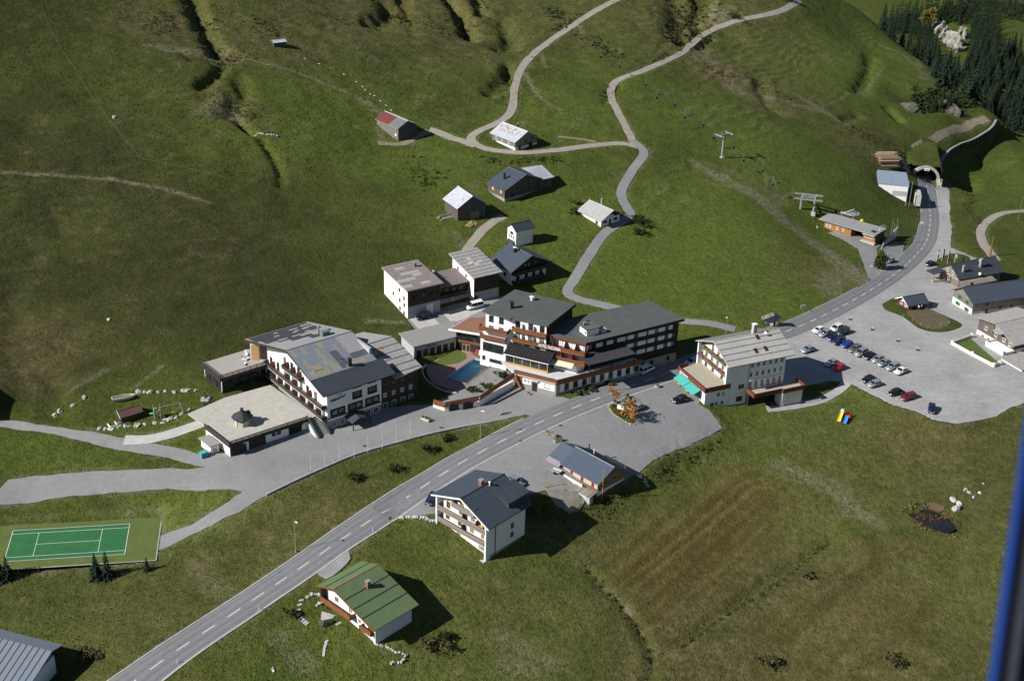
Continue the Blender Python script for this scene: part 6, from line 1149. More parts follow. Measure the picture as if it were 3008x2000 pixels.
def garden_wall():
    r = thing('garden_wall', 'low white garden wall with stepped piers in front of the grey-roofed house', 'wall')
    pl = gpl([(2853, 991), (2796, 1012), (2855, 1045), (2918, 1078), (2935, 1072)]); 
    for a, b in zip(pl[:-1], pl[1:]):
        d = (b-a)/np.linalg.norm(b-a); n = np.array([-d[1], d[0]])*.14; za, zb = gz(*a), gz(*b)
        P('wall_run', r, cream, lambda bm: prism(bm, [(*(a-n), za-.5), (*(b-n), zb-.5), (*(b-n), zb+.9), (*(a-n), za+.9)], (n[0]*2, n[1]*2, 0)))
    for p in pl: z0 = gz(*p); B('pier', r, white, (p[0]-.25, p[0]+.25, p[1]-.25, p[1]+.25, z0-.4, z0+1.25))
garden_wall()
g_area('lawn', [(2850, 994), (2800, 1013), (2918, 1074), (2935, 1068), (2880, 1020)], pm('garden_lawn', (.07, .11, .022), .25, .8, .95, obj=False), .09, cut=False)
g_area('grass_island', [(2592,893),(2640,875),(2720,905),(2780,930),(2822,950),(2820,962),(2780,975),(2740,975),(2700,965),(2650,930),(2600,910)], M_grass, .12, sm=1.5, cut=False)
g_area('garden_bed', [(2662,917),(2720,905),(2790,945),(2750,968),(2700,955)], gravel('bed_soil', (.06, .05, .03), (.13, .10, .055)), .16, sm=1.5, cut=False)
g_area('grass_island', [(2748,765),(2800,745),(2850,760),(2800,790),(2755,785)], M_grass, .12, sm=1.5, cut=False)
# fence round the bed: single posts
fpl = gpl([(2654, 932), (2679, 945), (2704, 957), (2725, 966), (2762, 958), (2788, 952), (2748, 912), (2768, 925)])
for k, p in enumerate(fpl): tag(link('fence_post', (lambda bm: (tube(bm, (0, 0, -.3), (0, 0, .95), .06), mesh_of(bm, 'fence_post'))[1])(bmesh.new()), pm('post_wood', (.33, .26, .19), .3, 3), None, (*p, gz(*p)+.1)), ORD[k]+' pale wooden fence post around the soil bed, counted from the red cabin', 'post', 'posts around the soil bed')
# ================================================================== lift station
def lift_station():
    r = box_house('lift_station', 'long flat-roofed ochre lift station with white benches under the eave', 'lift station', (116.5, 415.8, -1.9), 51)
    och = boards('ochre_boards', (.30, .13, .03), 1, .18, .2); F, X = (0, 0, 0), (0, 18.6, -90)
    B('wall', r, och, (.4, 6.6, 0, 4.2, -3, 2.7), (.4, 6.6, 8.6, 18.4, -3, 2.7)); B('back_wall', r, darkwood_y, (5.6, 6.6, 4.2, 8.6, -3, 2.7)); P('roof', r, pm('lift_roof_felt', (.25, .25, .25), .18, .5), lambda bm: prism(bm, [(-.6, -.4, 2.75), (7.4, -.4, 2.75), (7.2, 20.2, 2.75), (-.6, 20.2, 2.75)], (0, 0, .28))); FB(r, F, 'side_boards', darkwood_v, (.35, 6.65, .0, .08, -2, 2.6)); B('platform', r, M_conc, (-.9, .4, -.4, 4.6, -3, -.0))
    Xo = (.4, 18.6, -90)
    for a0, a1 in ((.9, 4.3), (5.0, 8.6)): FB(r, Xo, 'white_fascia', whitem, (a0, a1, .02, .12, 2.1, 2.5))
    for a in (1.2, 2.4, 5.0, 7.2): win(r, Xo, a, 1.2, .7, 1.0, 'white', curtain)
    FB(r, (.4, 4.3, -90), 'shop_awning', pm('green_white_awning', (.45, .55, .48), .2, 3), (.0, 4.2, .1, .9, 2.2, 2.35)); win(r, (.4, 4.3, -90), 2.1, 1.5, 3.0, .8, 'white', bars=3); B('roof_unit', r, darkmetal, (1.0, 2.2, .8, 2.0, 3.03, 3.4)); vent(r, 4.4, .6, 3, 3.6, .08, whitem); vent(r, 3.2, 10.4, 3, 3.9, .06)
    # return wheel and drive behind the roof
    w = P('drive_wheel', r, steel, lambda bm: [tube(bm, (9.4+1.9*math.cos(a), 12.6+1.9*math.sin(a), 4.1), (9.4+1.9*math.cos(a+.35), 12.6+1.9*math.sin(a+.35), 4.1), .1) for a in np.arange(0, 6.28, .349)]+[tube(bm, (9.4, 12.6, 4.1), (9.4+1.9*math.cos(a), 12.6+1.9*math.sin(a), 4.1), .07) for a in np.arange(0, 6.28, .785)]); P('drive_frame', r, steel, lambda bm: (tube(bm, (9.4, 12.6, -2), (9.4, 12.6, 4), .35, .25, 8), cbox(bm, 8.6, 9.6, 13, 17.2, 3.3, 3.7), tube(bm, (8.7, 16, 3.6), (10, 13, 5.4), .1), tube(bm, (9.5, 17, -2), (9.5, 17, 3.4), .2))); B('yellow_box', r, yellowm, (7.6, 8.4, 8.4, 9.3, 2.2, 3.4))
    P('mast_frame', r, steel, lambda bm: [tube(bm, (x, y, -2), (x, y, z), .05) for x, y, z in ((11.0, -.6, 5.4), (11.6, -2.0, 5.6), (11.3, -1.2, 4.2))]); B('hut', r, darkwood_v, (9.2, 10.4, 1.4, 2.6, -2, 2.0)); slab('hut_roof', r, greywood, [(8.8, 1.0, 2.1), (10.9, 1.0, 2.1), (10.9, 2.0, 2.8), (8.8, 2.0, 2.8)], .08); slab('hut_roof', r, greywood, [(8.8, 2.01, 2.8), (10.9, 2.01, 2.8), (10.9, 3.1, 2.1), (8.8, 3.1, 2.1)], .08)
    return r
lift_station()
def lift_wall():
    r = thing('retaining_wall', 'concrete retaining wall with railing between the lift forecourt and the lay-by', 'wall'); pl = gpl([(2633, 694), (2612, 710), (2592, 724), (2588, 735)]); z0 = gz(*pl[2])+.3
    for a, b in zip(pl[:-1], pl[1:]):
        e = (b-a)/np.linalg.norm(b-a); n = np.array([-e[1], e[0]])*.15; P('wall_run', r, M_conc, lambda bm: prism(bm, [(*(a-n), z0-5), (*(b-n), z0-5), (*(b+n), z0-5), (*(a+n), z0-5)], (0, 0, 5.2))); P('railing', r, steel, lambda bm: (tube(bm, (*a, z0+1.1), (*b, z0+1.1), .04), tube(bm, (*a, z0+.6), (*b, z0+.6), .03), tube(bm, (*a, z0), (*a, z0+1.1), .04)))
lift_wall()
def util_house():
    r = box_house('utility_building', 'white utility building with a blue-grey flat roof beside the tunnel portal', 'building', (140.9, 470.0, -6.0), 80)
    P('wall', r, white, lambda bm: prism(bm, [(0, 0, -4), (13.4, .3, -4), (13.4, 10.6, -4), (0, 10.4, -4)], (0, 0, 8.2))); P('roof', r, pm('blue_sheet_flat', (.20, .25, .31), .1, .6), lambda bm: prism(bm, [(-.1, -.3, 4.2), (13.6, 0, 4.6), (13.6, 10.9, 4.6), (-.1, 10.8, 4.2)], (0, 0, .25))); X = (0, 10.4, -90); FB(r, X, 'grey_panel', greyw, (5.2, 10.3, 0, .05, .4, 2.2)); FB(r, (0, 0, 0), 'portal_door', darkwood_v, (.5, 8, 0, .06, -2, 2.6))
    B('side_annex', r, M_conc, (-2.4, 4.4, -4.8, -2.8, -2, 1.8))
util_house()
# log stack behind it
def log_stack():
    r = thing('log_stack', 'big stack of stripped tree trunks behind the blue-roofed utility building', 'log stack', tuple(g1(2614, 497)), R_(7)); rng = random.Random(2)
    lm = [pm('log_a', (.27, .185, .11), .4, 3), pm('log_b', (.15, .10, .065), .4, 3), pm('log_c', (.36, .27, .18), .4, 3)]
    for j in range(9):
        for k in range(11-j//3):
            y = k*.78+rng.uniform(-.25, .25); zz = .35+j*.5+rng.uniform(-.12, .12); x0 = rng.uniform(-.9, .6); m_ = lm[rng.randrange(3)]; rr = rng.uniform(.27, .38)
            P('log', r, m_, lambda bm: tube(bm, (-4+x0, y+.3*(j % 2), zz), (3.6+x0+rng.uniform(-.3, .3), y+.3*(j % 2)+rng.uniform(-.1, .1), zz), rr, rr*.9, 7))
log_stack()
# ================================================================== tunnel portal and avalanche gallery
def portal():
    c = ROAD[-1]; d = ROAD[-1]-ROAD[-5]; d /= np.linalg.norm(d); z0 = gz(*c)
    r = thing('tunnel_portal', 'concrete arch portal of the road tunnel with a white sign above the opening', 'tunnel portal', (c[0], c[1], z0), math.atan2(d[1], d[0])-math.pi/2)
    def arch(R, Hh, n=15): return [(R*math.cos(math.pi*k/(n-1)), Hh*max(0, math.sin(math.pi*k/(n-1)))) for k in range(n)]
    ins, outs = arch(4.5, 5.1), arch(5.5, 6.1); ins = [(x, z if z > .01 else -1) for x, z in ins]; outs = [(x, z if z > .01 else -1) for x, z in outs]
    def vault(bm):
        n = len(ins); Y0, Y1 = -2.5, 24
        I0 = [bm.verts.new((x, Y0-(.9 if z < 1 else 0), z)) for x, z in ins]; O0 = [bm.verts.new((x, Y0-(.9 if z < 1 else 0), z)) for x, z in outs]; I1 = [bm.verts.new((x, Y1, z)) for x, z in ins]; O1 = [bm.verts.new((x, Y1, z)) for x, z in outs]
        for k in range(n-1):
            bm.faces.new((I0[k], I0[k+1], O0[k+1], O0[k])); bm.faces.new((I0[k], I1[k], I1[k+1], I0[k+1])); bm.faces.new((O0[k], O0[k+1], O1[k+1], O1[k]))
        bm.faces.new(I1)
    P('vault', r, pm('portal_concrete', (.33, .30, .28), .2, .8), vault); B('sign', r, whitem, (-1.0, 1.0, -2.75, -2.6, 4.3, 5.15)); B('wing_wall', r, M_conc, (-9.5, -5.05, -2.2, -1.9, -1.5, 2.6), (5.05, 6.2, -3.2, -2.8, -1.5, 1.5)); lettering(r, (0, -2.76, 0), -.8, 4.55, 'FASCHINA', .36, pm('sign_ink', (.02, .02, .022), .1, 3), out=.03)
    B('warning_panel', r, redm, (5.4, 5.9, -3.3, -3.22, .6, 1.4)); return z0
PZ = portal()
def gallery_bank():
    c = ROAD[-1]; d = ROAD[-1]-ROAD[-5]; d /= np.linalg.norm(d); n = np.array([d[1], -d[0]]); z0 = gz(*c)
    def zf(x, y):
        lx = (x-c[0])*n[0]+(y-c[1])*n[1]; ly = (x-c[0])*d[0]+(y-c[1])*d[1]; e = np.clip(np.where(lx > 0, 6.6-lx, 8.2+lx)/np.where(lx > 0, 1.4, 2.6), 0, 1)*np.clip((28-ly)/4, 0, 1); e = e*e*(3-2*e); g = H(x, y); return g*(1-e)+np.maximum(g, z0+6.25+.03*ly)*e+.12*vn(x, y, 2.2, 9)*e
    o = [c+n*a+d*b for a, b in ((-8.2, -1.2), (-5.2, -1.8), (-3, -1.8), (0, -1.8), (3, -1.8), (5.2, -1.8), (6.4, -1.6), (6.6, 6), (6.6, 29), (-8.2, 29))]
    sheet('grass_bank', o, M_grass, .05, .9, 'structure', False, .5, zf=zf, dens=.8)
gallery_bank()
def gallery():
    r = thing('avalanche_gallery', 'curved concrete avalanche gallery wall with a row of dark pillars beyond the tunnel portal', 'gallery')
    zt = np.array([gz(*p)+.3 for p in GWALL]); zt = np.convolve(np.pad(zt, 4, 'edge'), np.ones(9)/9, 'valid')
    nrm = np.gradient(GWALL, axis=0); nrm /= np.linalg.norm(nrm, axis=1)[:, None]; out = np.stack([nrm[:, 1], -nrm[:, 0]], 1)
    def strip(o0, o1, z0, z1):
        def fn(bm):
            R0 = [[bm.verts.new((*(p+n*o), q)) for o, q in ((o0, t+z0), (o0, t+z1), (o1, t+z1), (o1, t+z0))] for p, n, t in zip(GWALL, out, zt)]
            for a, b in zip(R0[:-1], R0[1:]):
                for k in range(4): bm.faces.new((a[k], b[k], b[(k+1) % 4], a[(k+1) % 4]))
            bm.faces.new(R0[0]); bm.faces.new(R0[-1][::-1])
        return fn
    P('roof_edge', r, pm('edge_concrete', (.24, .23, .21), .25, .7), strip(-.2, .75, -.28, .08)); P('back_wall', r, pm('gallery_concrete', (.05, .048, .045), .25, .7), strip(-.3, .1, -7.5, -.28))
    for k in range(2, len(GWALL)-1, 2):
        p = GWALL[k]; n = out[k]; q = p+n*.75; P('pillar', r, pm('pillar_concrete', (.10, .095, .09), .25, 1), lambda bm: prism(bm, [(q[0]-.2, q[1]-.2, zt[k]-6.5), (q[0]+.2, q[1]-.2, zt[k]-6.5), (q[0]+.2, q[1]+.2, zt[k]-6.5), (q[0]-.2, q[1]+.2, zt[k]-6.5)], (0, 0, 6.05)))
gallery()
# play house and hillside box
r = box_house('playhouse', 'little brown-roofed playhouse on the playground lawn', 'playhouse', tuple(g1(358, 1242)), 38)
gable(r, pm('brown_felt', (.12, .065, .055), .2, 1), 4.8, 2.6, 1.7, 1.7, 1.3, 2.5, 'x', (.4, .4), .45, .1, None, darkwood_v, -.6)
P('barge_board', r, white, lambda bm: (prism(bm, [(-.46, -.45, 1.3), (-.46, -.45, 1.5), (-.46, 1.3, 2.75), (-.46, 1.3, 2.55)], (.06, 0, 0)),)); B('sand_box', r, whitem, (-3.0, -2.9, -.6, 1.2, -.5, .35), (-1.3, -1.2, -.6, 1.2, -.5, .35), (-2.9, -1.3, -.6, -.5, -.5, .35)); B('porch', r, greywood, (-1.2, 0, -.2, 2.4, -.4, .1))
r = box_house('cabin', 'tiny isolated hay hut with a pale metal roof high on the left slope', 'hut', tuple(g1(805, 136)), 30)
gable(r, tinroof, 4.6, 2.6, 1.1, 1.1, 1.3, 1.7, 'x', (.2, .2), .2, .08, None, blackwood, -.5)
# ================================================================== vehicles
tyre = pm('tyre_rubber', (.015, .015, .016), .2, 3, .9); rimm = pm('wheel_rim', (.35, .36, .37), .1, 3, .35, metal=.6); carglass = glass_mat('car_glass', (.012, .015, .018), .05)
lampm = pm('headlight_glass', (.65, .67, .70), .05, 3, .15); tailm = pm('tail_light', (.30, .015, .012), .1, 3, .2); bumperm = pm('bumper_plastic', (.03, .03, .032), .1, 3, .6)
def paint(name, c, metal=.0):
    if name in MATS: return MATS[name]
    m, t, b = _nodes(name); b.inputs['Base Color'].default_value = (*c, 1); b.inputs['Roughness'].default_value = .22; b.inputs['Metallic'].default_value = metal; b.inputs['Coat Weight'].default_value = .5
    n = noise(t, pos(t, obj=True), 3, 3); t.links.new(ramp(t, n, [(.3, tuple(k*.9 for k in c)), (.7, tuple(min(1, k*1.08) for k in c))]), b.inputs['Base Color']); return m
PNT = {'white': paint('car_white', (.72, .72, .70)), 'silver': paint('car_silver', (.42, .44, .46), .5), 'navy': paint('car_navy', (.012, .018, .06)), 'black': paint('car_black', (.010, .010, .013)), 'blue': paint('car_blue', (.015, .04, .30)), 'red': paint('car_red', (.42, .012, .018)), 'darkred': paint('car_dark_red', (.15, .012, .02)), 'green': paint('car_green', (.012, .035, .030)), 'grey': paint('car_grey', (.16, .18, .17), .4), 'paleblue': paint('car_pale_blue', (.33, .38, .44), .5)}
KIND = {  # length, width, belt height, roof height, bonnet height, cabin: (front base, front top, rear top, rear base)
 'saloon': (4.5, 1.75, .92, 1.42, .82, (.75, .05, -1.15, -1.75)), 'hatchback': (3.95, 1.68, .95, 1.45, .86, (.85, .25, -1.45, -1.9)), 'estate': (4.6, 1.76, .93, 1.48, .84, (.75, .1, -1.95, -2.2)), 'people carrier': (4.5, 1.8, 1.0, 1.7, .95, (1.2, .35, -1.9, -2.15)), 'van': (4.9, 1.85, 1.1, 1.95, 1.05, (1.75, .95, -2.25, -2.4))}
_cm = {}
def car_parts(kind):
    if kind in _cm: return _cm[kind]
    L, Wd, zb, zt, zh, cab = KIND[kind]; hw = Wd/2; D = {}
    bm = bmesh.new(); side = [(-L/2, .32), (-L/2+.05, zb-.05), (cab[3], zb+.02), (cab[0], zb), (L/2-.25, zh-.06), (L/2, .62), (L/2-.03, .3)]
    prism(bm, [(x, -hw, z) for x, z in side], (0, Wd, 0)); bmesh.ops.recalc_face_normals(bm, faces=bm.faces)
    bmesh.ops.bevel(bm, geom=[e for e in bm.edges], offset=.09, segments=2, affect='EDGES', clamp_overlap=True)
    for f in bm.faces: f.smooth = True
    D['body'] = mesh_of(bm, 'body')
    tw = hw-.2
    bm = bmesh.new(); b_ = [(cab[0], -hw+.08, zb-.02), (cab[0], hw-.08, zb-.02), (cab[3], hw-.08, zb-.02), (cab[3], -hw+.08, zb-.02)]; t_ = [(cab[1], -tw, zt-.06), (cab[1], tw, zt-.06), (cab[2], tw, zt-.06), (cab[2], -tw, zt-.06)]
    v = [bm.verts.new(p) for p in b_+t_]
    for f in ((0, 1, 2, 3), (7, 6, 5, 4), (0, 4, 5, 1), (1, 5, 6, 2), (2, 6, 7, 3), (3, 7, 4, 0)): bm.faces.new([v[k] for k in f])
    bmesh.ops.recalc_face_normals(bm, faces=bm.faces); D['glazing'] = mesh_of(bm, 'glazing')
    bm = bmesh.new(); prism(bm, [(cab[1]+.05, -tw-.02, zt-.07), (cab[1]+.05, tw+.02, zt-.07), (cab[2]-.05, tw+.02, zt-.07), (cab[2]-.05, -tw-.02, zt-.07)], (0, 0, .08))
    for s in (-1, 1):
        for x0, x1 in ((cab[0], cab[1]), (cab[3], cab[2]), ((cab[0]+cab[3])/2, (cab[1]+cab[2])/2)):
            tube(bm, (x0, s*(hw-.075), zb), (x1, s*(tw+.015), zt-.04), .045, .045, 4)
    bmesh.ops.recalc_face_normals(bm, faces=bm.faces); D['roof'] = mesh_of(bm, 'roof')
    def small(nm, fn): bm = bmesh.new(); fn(bm); bmesh.ops.recalc_face_normals(bm, faces=bm.faces); D[nm] = mesh_of(bm, nm)
    small('tyre', lambda bm: tube(bm, (0, -.1, 0), (0, .1, 0), .31, .31, 14)); small('rim', lambda bm: tube(bm, (0, -.115, 0), (0, .115, 0), .19, .19, 10)); small('headlight', lambda bm: cbox(bm, -.08, .05, -.2, .2, -.08, .07)); small('tail_light', lambda bm: cbox(bm, -.04, .06, -.12, .12, -.1, .1)); small('bumper', lambda bm: cbox(bm, -.1, .08, -hw+.08, hw-.08, -.12, .1)); small('mirror', lambda bm: cbox(bm, -.06, .06, -.1, .1, -.06, .08)); small('number_plate', lambda bm: cbox(bm, -.02, .03, -.26, .26, -.06, .06))
    for k, m_ in (('tyre', tyre), ('rim', rimm), ('headlight', lampm), ('tail_light', tailm), ('bumper', bumperm), ('number_plate', whitem), ('glazing', carglass)): D[k].materials.append(m_)
    _cm[kind] = D; return D
_cp = {}
def car(kind, col, px, py, dx, dy, label, group=None):
    D = car_parts(kind); L, Wd, zb, zt, zh, cab = KIND[kind]; p = g1(px, py); q = g1(px+dx, py+dy); yaw = math.atan2(q[1]-p[1], q[0]-p[0])
    c, s = math.cos(yaw), math.sin(yaw); f = H(p[0]+c, p[1]+s)-H(p[0]-c, p[1]-s); l = H(p[0]-s, p[1]+c)-H(p[0]+s, p[1]-c)
    r = thing('van' if kind == 'van' else 'car', label, 'van' if kind == 'van' else 'car', (p[0], p[1], float(H(p[0], p[1]))+.09), 0, group); r.rotation_euler = (math.atan(float(l)/2), -math.atan(float(f)/2), yaw)
    def col_mesh(k):
        if (kind, k, col) not in _cp: m2 = D[k].copy(); m2.materials.clear(); m2.materials.append(PNT[col]); _cp[(kind, k, col)] = m2
        return _cp[(kind, k, col)]
    b = link('body', col_mesh('body'), None, r); link('glazing', D['glazing'], None, r); link('roof', col_mesh('roof'), None, r); hw = Wd/2
    for sx in (1, -1):
        for sy in (1, -1):
            w = link('wheel', D['tyre'], None, r, (sx*L*.30, sy*(hw-.1), .31)); link('rim', D['rim'], None, w)
    for sy in (1, -1):
        link('headlight', D['headlight'], None, r, (L/2-.12, sy*(hw-.28), .64)); link('tail_light', D['tail_light'], None, r, (-L/2+.01, sy*(hw-.2), .74)); link('mirror', col_mesh('mirror'), None, r, (cab[0]-.15, sy*(hw+.05), zb+.08))
    link('bumper', D['bumper'], None, r, (L/2-.04, 0, .38)); link('bumper', D['bumper'], None, r, (-L/2+.04, 0, .4)); link('number_plate', D['number_plate'], None, b, (-L/2-.03, 0, .56)); link('number_plate', D['number_plate'], None, b, (L/2+.03, 0, .42))
    return r
def E_(X, Y): return 2008+X/2.34, 670+Y/2.34
RW = 'cars parked in the long row'
for kind, col, X, Y, lab in (('hatchback', 'white', 922, 716, 'white hatchback at the road end of the long parked row'), ('estate', 'silver', 968, 738, 'silver estate car second from the road in the long row'), ('saloon', 'navy', 1022, 764, 'dark navy saloon third from the road in the long row'), ('people carrier', 'navy', 1062, 792, 'dark navy tall car fourth from the road in the long row'), ('hatchback', 'blue', 1118, 814, 'bright blue hatchback in the middle of the long row'), ('estate', 'grey', 1172, 844, 'grey-green estate car just past the bright blue hatchback'), ('people carrier', 'silver', 1216, 872, 'silver people carrier in the long row beside a black car'), ('saloon', 'black', 1276, 892, 'black saloon in the long row between two silver cars'), ('hatchback', 'silver', 1330, 916, 'silver hatchback just past the black saloon of the long row'), ('saloon', 'paleblue', 1374, 940, 'pale blue-grey saloon third from the far end of the long row'), ('estate', 'silver', 1432, 968, 'silver estate car next to the white car ending the long row'), ('saloon', 'white', 1490, 996, 'white saloon at the lower right end of the long row')):
    car(kind, col, *E_(X, Y), -80, 34, lab, RW)
for kind, col, X, Y, dx, dy, lab in (('people carrier', 'white', 1046, 704, -80, 34, 'white car parked nose down behind the long row near the road'), ('people carrier', 'green', 1092, 726, -80, 36, 'dark green car beside the white car behind the long row'), ('saloon', 'silver', 850, 848, -80, 30, 'silver saloon alone beside the white gabled guesthouse'), ('saloon', 'silver', 1014, 940, -80, 34, 'silver saloon next to the bright red car'), ('hatchback', 'red', 1064, 972, -80, 34, 'bright red car near the corner of the guesthouse shadow'), ('saloon', 'black', 1268, 1052, -80, 34, 'black saloon at the meadow edge beside a silver car'), ('hatchback', 'silver', 1306, 1086, -80, 34, 'silver hatchback at the meadow edge beside a black saloon'), ('saloon', 'black', 1454, 1142, -80, 30, 'black saloon at the meadow edge beside the dark red estate'), ('estate', 'darkred', 1540, 1174, -80, 34, 'dark red estate car at the meadow edge'), ('hatchback', 'navy', 1702, 1256, -5, 60, 'navy car parked alone at the lower end of the car park'), ('hatchback', 'paleblue', 1413, 236, -60, 24, 'silver-blue car in the lay-by below the lift station'), ('saloon', 'black', 1692, 258, -60, 14, 'black car beside the porch of the timber restaurant')):
    car(kind, col, *E_(X, Y), dx, dy, lab)
for kind, col, px, py, dx, dy, lab in (('saloon', 'black', 1997, 1178, -80, 22, 'black saloon on the asphalt lot below the teal awnings'), ('saloon', 'silver', 1868, 1203, -60, 26, 'silver car behind the autumn tree on the planted island'), ('van', 'white', 1897, 1092, 60, -27, 'white van driving on the main road beside the long hotel'), ('estate', 'paleblue', 2030, 1069, -60, 27, 'silver car on the road behind the guesthouse terrace'), ('van', 'white', 1393, 905, -60, 14, 'white minibus parked in front of the garage doors'), ('estate', 'black', 1244, 935, -60, 14, 'black estate car below the left garage block'), ('hatchback', 'navy', 1268, 1472, -20, 30, 'dark car half hidden beside the slate-roofed chalet'), ('hatchback', 'paleblue', 1516, 1420, 40, 26, 'pale blue car behind the slate-roofed chalet')):
    car(kind, col, px, py, dx, dy, lab)
# small trailer by the timber house
def trailer():
    p = g1(1632, 1388); r = thing('trailer', 'small grey car trailer with long drawbar beside the timber house', 'trailer', tuple(p), R_(150)); B('bed', r, steel, (-1.2, 1.0, -.6, .6, .45, .55), (-1.2, 1.0, -.62, -.58, .55, .8), (-1.2, 1.0, .58, .62, .55, .8)); P('drawbar', r, steel, lambda bm: tube(bm, (1.0, 0, .5), (2.6, 0, .5), .05))
    for s in (-1, 1): P('wheel', r, tyre, lambda bm: tube(bm, (-.1, s*.72-.1, .3), (-.1, s*.72+.1, .3), .3, .3, 12))
trailer()
# ================================================================== lamps, signs, flags
def lamp(px, py, h, label, az):
    p = g1(px, py); r = thing('street_lamp', label, 'street lamp', (p[0], p[1], gz(*p[:2])-.05), R_(az), 'street lamps along the road'); P('pole', r, steel, lambda bm: (tube(bm, (0, 0, -.3), (0, 0, h), .075, .05, 8), tube(bm, (0, 0, h), (.5, 0, h+.12), .05, .04, 6))); B('lamp_head', r, whitem, (.35, .95, -.14, .14, h+.06, h+.2)); B('base', r, steel, (-.12, .12, -.12, .12, -.2, .6)); return r
lamp(1410.8, 1286.3, 7.2, 'street lamp on the grass wedge between yard and road', -30); lamp(869, 1620, 7.4, 'street lamp on the bank above the lower road', -40); lamp(2132, 982, 4.6, 'street lamp on the lane behind the pale-roofed guesthouse', 100); lamp(2547, 828, 5.2, 'thin lamp at the forecourt below the lift station', 0)
def sign(name, px, py, h, w, hh, mat, label, cat='sign', az=0., posts=1, txt=None, tm=None):
    p = g1(px, py); r = thing(name, label, cat, (p[0], p[1], gz(*p[:2])), R_(az))
    for k in range(posts): x = 0 if posts == 1 else (-w*.35 if k == 0 else w*.35); P('post', r, steel, lambda bm: tube(bm, (x, .05, -.3), (x, .05, h+hh), .04))
    B('panel', r, mat, (-w/2, w/2, -.03, .02, h, h+hh))
    if txt: lettering(r, (0, -.03, 0), -w*.42, h+hh*.35, txt, hh*.42, tm or MATS['sign_ink'], out=.03)
    return r
r = sign('direction_sign', 1487, 1232, 1.3, 2.6, .85, whitem, 'white arrow-shaped direction sign on the grass wedge at the junction', az=25, txt='Walserhof'); P('arrow_tip', r, whitem, lambda bm: prism(bm, [(-1.3, -.03, 1.3), (-1.3, -.03, 2.15), (-1.95, -.03, 1.73)], (0, .05, 0)))
sign('place_sign', 2357, 915, 1.2, 1.5, .9, whitem, 'white place sign on the verge beyond the roofed notice board', az=20, txt='Faschina'); sign('billboard', 1822, 1212, .9, 1.7, 1.1, whitem, 'white billboard standing on the planted island', az=-20, posts=2)
sign('road_sign', 2705, 670, 1.4, 1.3, 1.0, whitem, 'white panel sign on the verge above the road bend', az=10); sign('road_sign', 2683, 712, 1.6, .8, .8, bluem, 'round blue sign on the verge below the lift station', az=10); sign('road_sign', 1146, 1537, .9, .6, .8, redm, 'red and white warning sign at the roadside left of the chalet', az=10); sign('road_sign', 2704, 629, 1.0, .7, .35, whitem, 'small white sign on the slope above the tunnel road', az=10)
def notice_board():
    p = g1(2262, 958); r = thing('notice_board', 'large roofed wooden notice board with a blue map panel beside the road', 'notice board', (p[0], p[1], gz(*p[:2])), R_(8))
    for x in (-1.9, 2.0): B('post', r, darkwood_v, (x-.12, x+.12, -.12, .12, -.3, 2.9))
    P('map_panel', r, pm('map_print', (.16, .22, .36), .5, 3, .5), lambda bm: prism(bm, [(-1.75, -.15, 1.0), (1.3, -.15, 1.3), (1.3, -.15, 3.1), (-1.75, -.15, 2.5)], (0, .1, 0))); B('mural_panel', r, pm('mural', (.30, .18, .13), .6, 3), (1.35, 2.1, -.3, 0, .3, 3.0)); slab('roof', r, greywood, [(-2.5, -.9, 2.5), (.6, -.9, 3.7), (.6, 1.0, 3.7), (-2.5, 1.0, 2.5)], .12); slab('roof', r, slate2, [(.61, -.9, 3.7), (3.0, -.9, 2.6), (3.0, 1.0, 2.6), (.61, 1.0, 3.7)], .12); P('white_disc', r, whitem, lambda bm: tube(bm, (.3, -.4, .7), (.3, -.3, .7), .45, .45, 12)); B('body', r, darkwood_v, (1.3, 2.3, .02, 1.2, -.2, 2.7))
notice_board()
for px, py, c, lab in ((2750.5, 768, (.45, .55, .62), 'pale blue feather flag, leftmost of the four by the restaurant'), (2766, 768, (.40, .06, .07), 'red feather flag, second of the four by the restaurant'), (2782, 775, (.06, .06, .16), 'dark navy feather flag, third of the four by the restaurant'), (2802, 776, (.62, .64, .62), 'white feather flag, rightmost of the four by the restaurant')):
    p = g1(px, py); r = thing('flag', lab, 'flag', (p[0], p[1], gz(*p[:2])), R_(15), 'feather flags by the restaurant'); P('pole', r, whitem, lambda bm: tube(bm, (0, 0, -.2), (0, 0, 4.3), .05, .02)); P('cloth', r, pm('flag_'+lab[:5].replace(' ', '_'), c, .2, 2, .8), lambda bm: [prism(bm, [(.03, .10*math.sin(k*.9), .9+k*.42), (.75, .22*math.sin(k*.9+1), .9+k*.42), (.75-.05*k, .22*math.sin(k*.9+1.9), 1.32+k*.42), (.03, .10*math.sin(k*.9+.9), 1.32+k*.42)], (0, .03, 0)) for k in range(8)])
def wpole(px, py, h, label, mat=None, r0=.12, cat='pole', name='utility_pole', rg=None):
    p = g1(px, py); r = thing(name, label, cat, (p[0], p[1], gz(*p[:2])), 0, rg); P('shaft', r, mat or pm('pole_wood', (.16, .11, .08), .3, 3), lambda bm: tube(bm, (0, 0, -.5), (0, 0, h), r0, r0*.75, 7)); P('cap', r, steel, lambda bm: cbox(bm, -.25, .25, -.04, .04, h-.2, h-.08)); return r
orange = pm('orange_wood', (.40, .20, .06), .25, 2)
wpole(1768, 1466, 7.6, 'tall orange wooden pole at the right corner of the timber house', orange, .09); wpole(1833, 1415, 6.2, 'orange wooden pole behind the timber house', orange, .08); wpole(1602, 1432, 3.4, 'short orange pole at the left of the timber house yard', orange, .07); wpole(1686, 1494, 4.0, 'short orange pole at the lower end of the timber house yard', orange, .07)
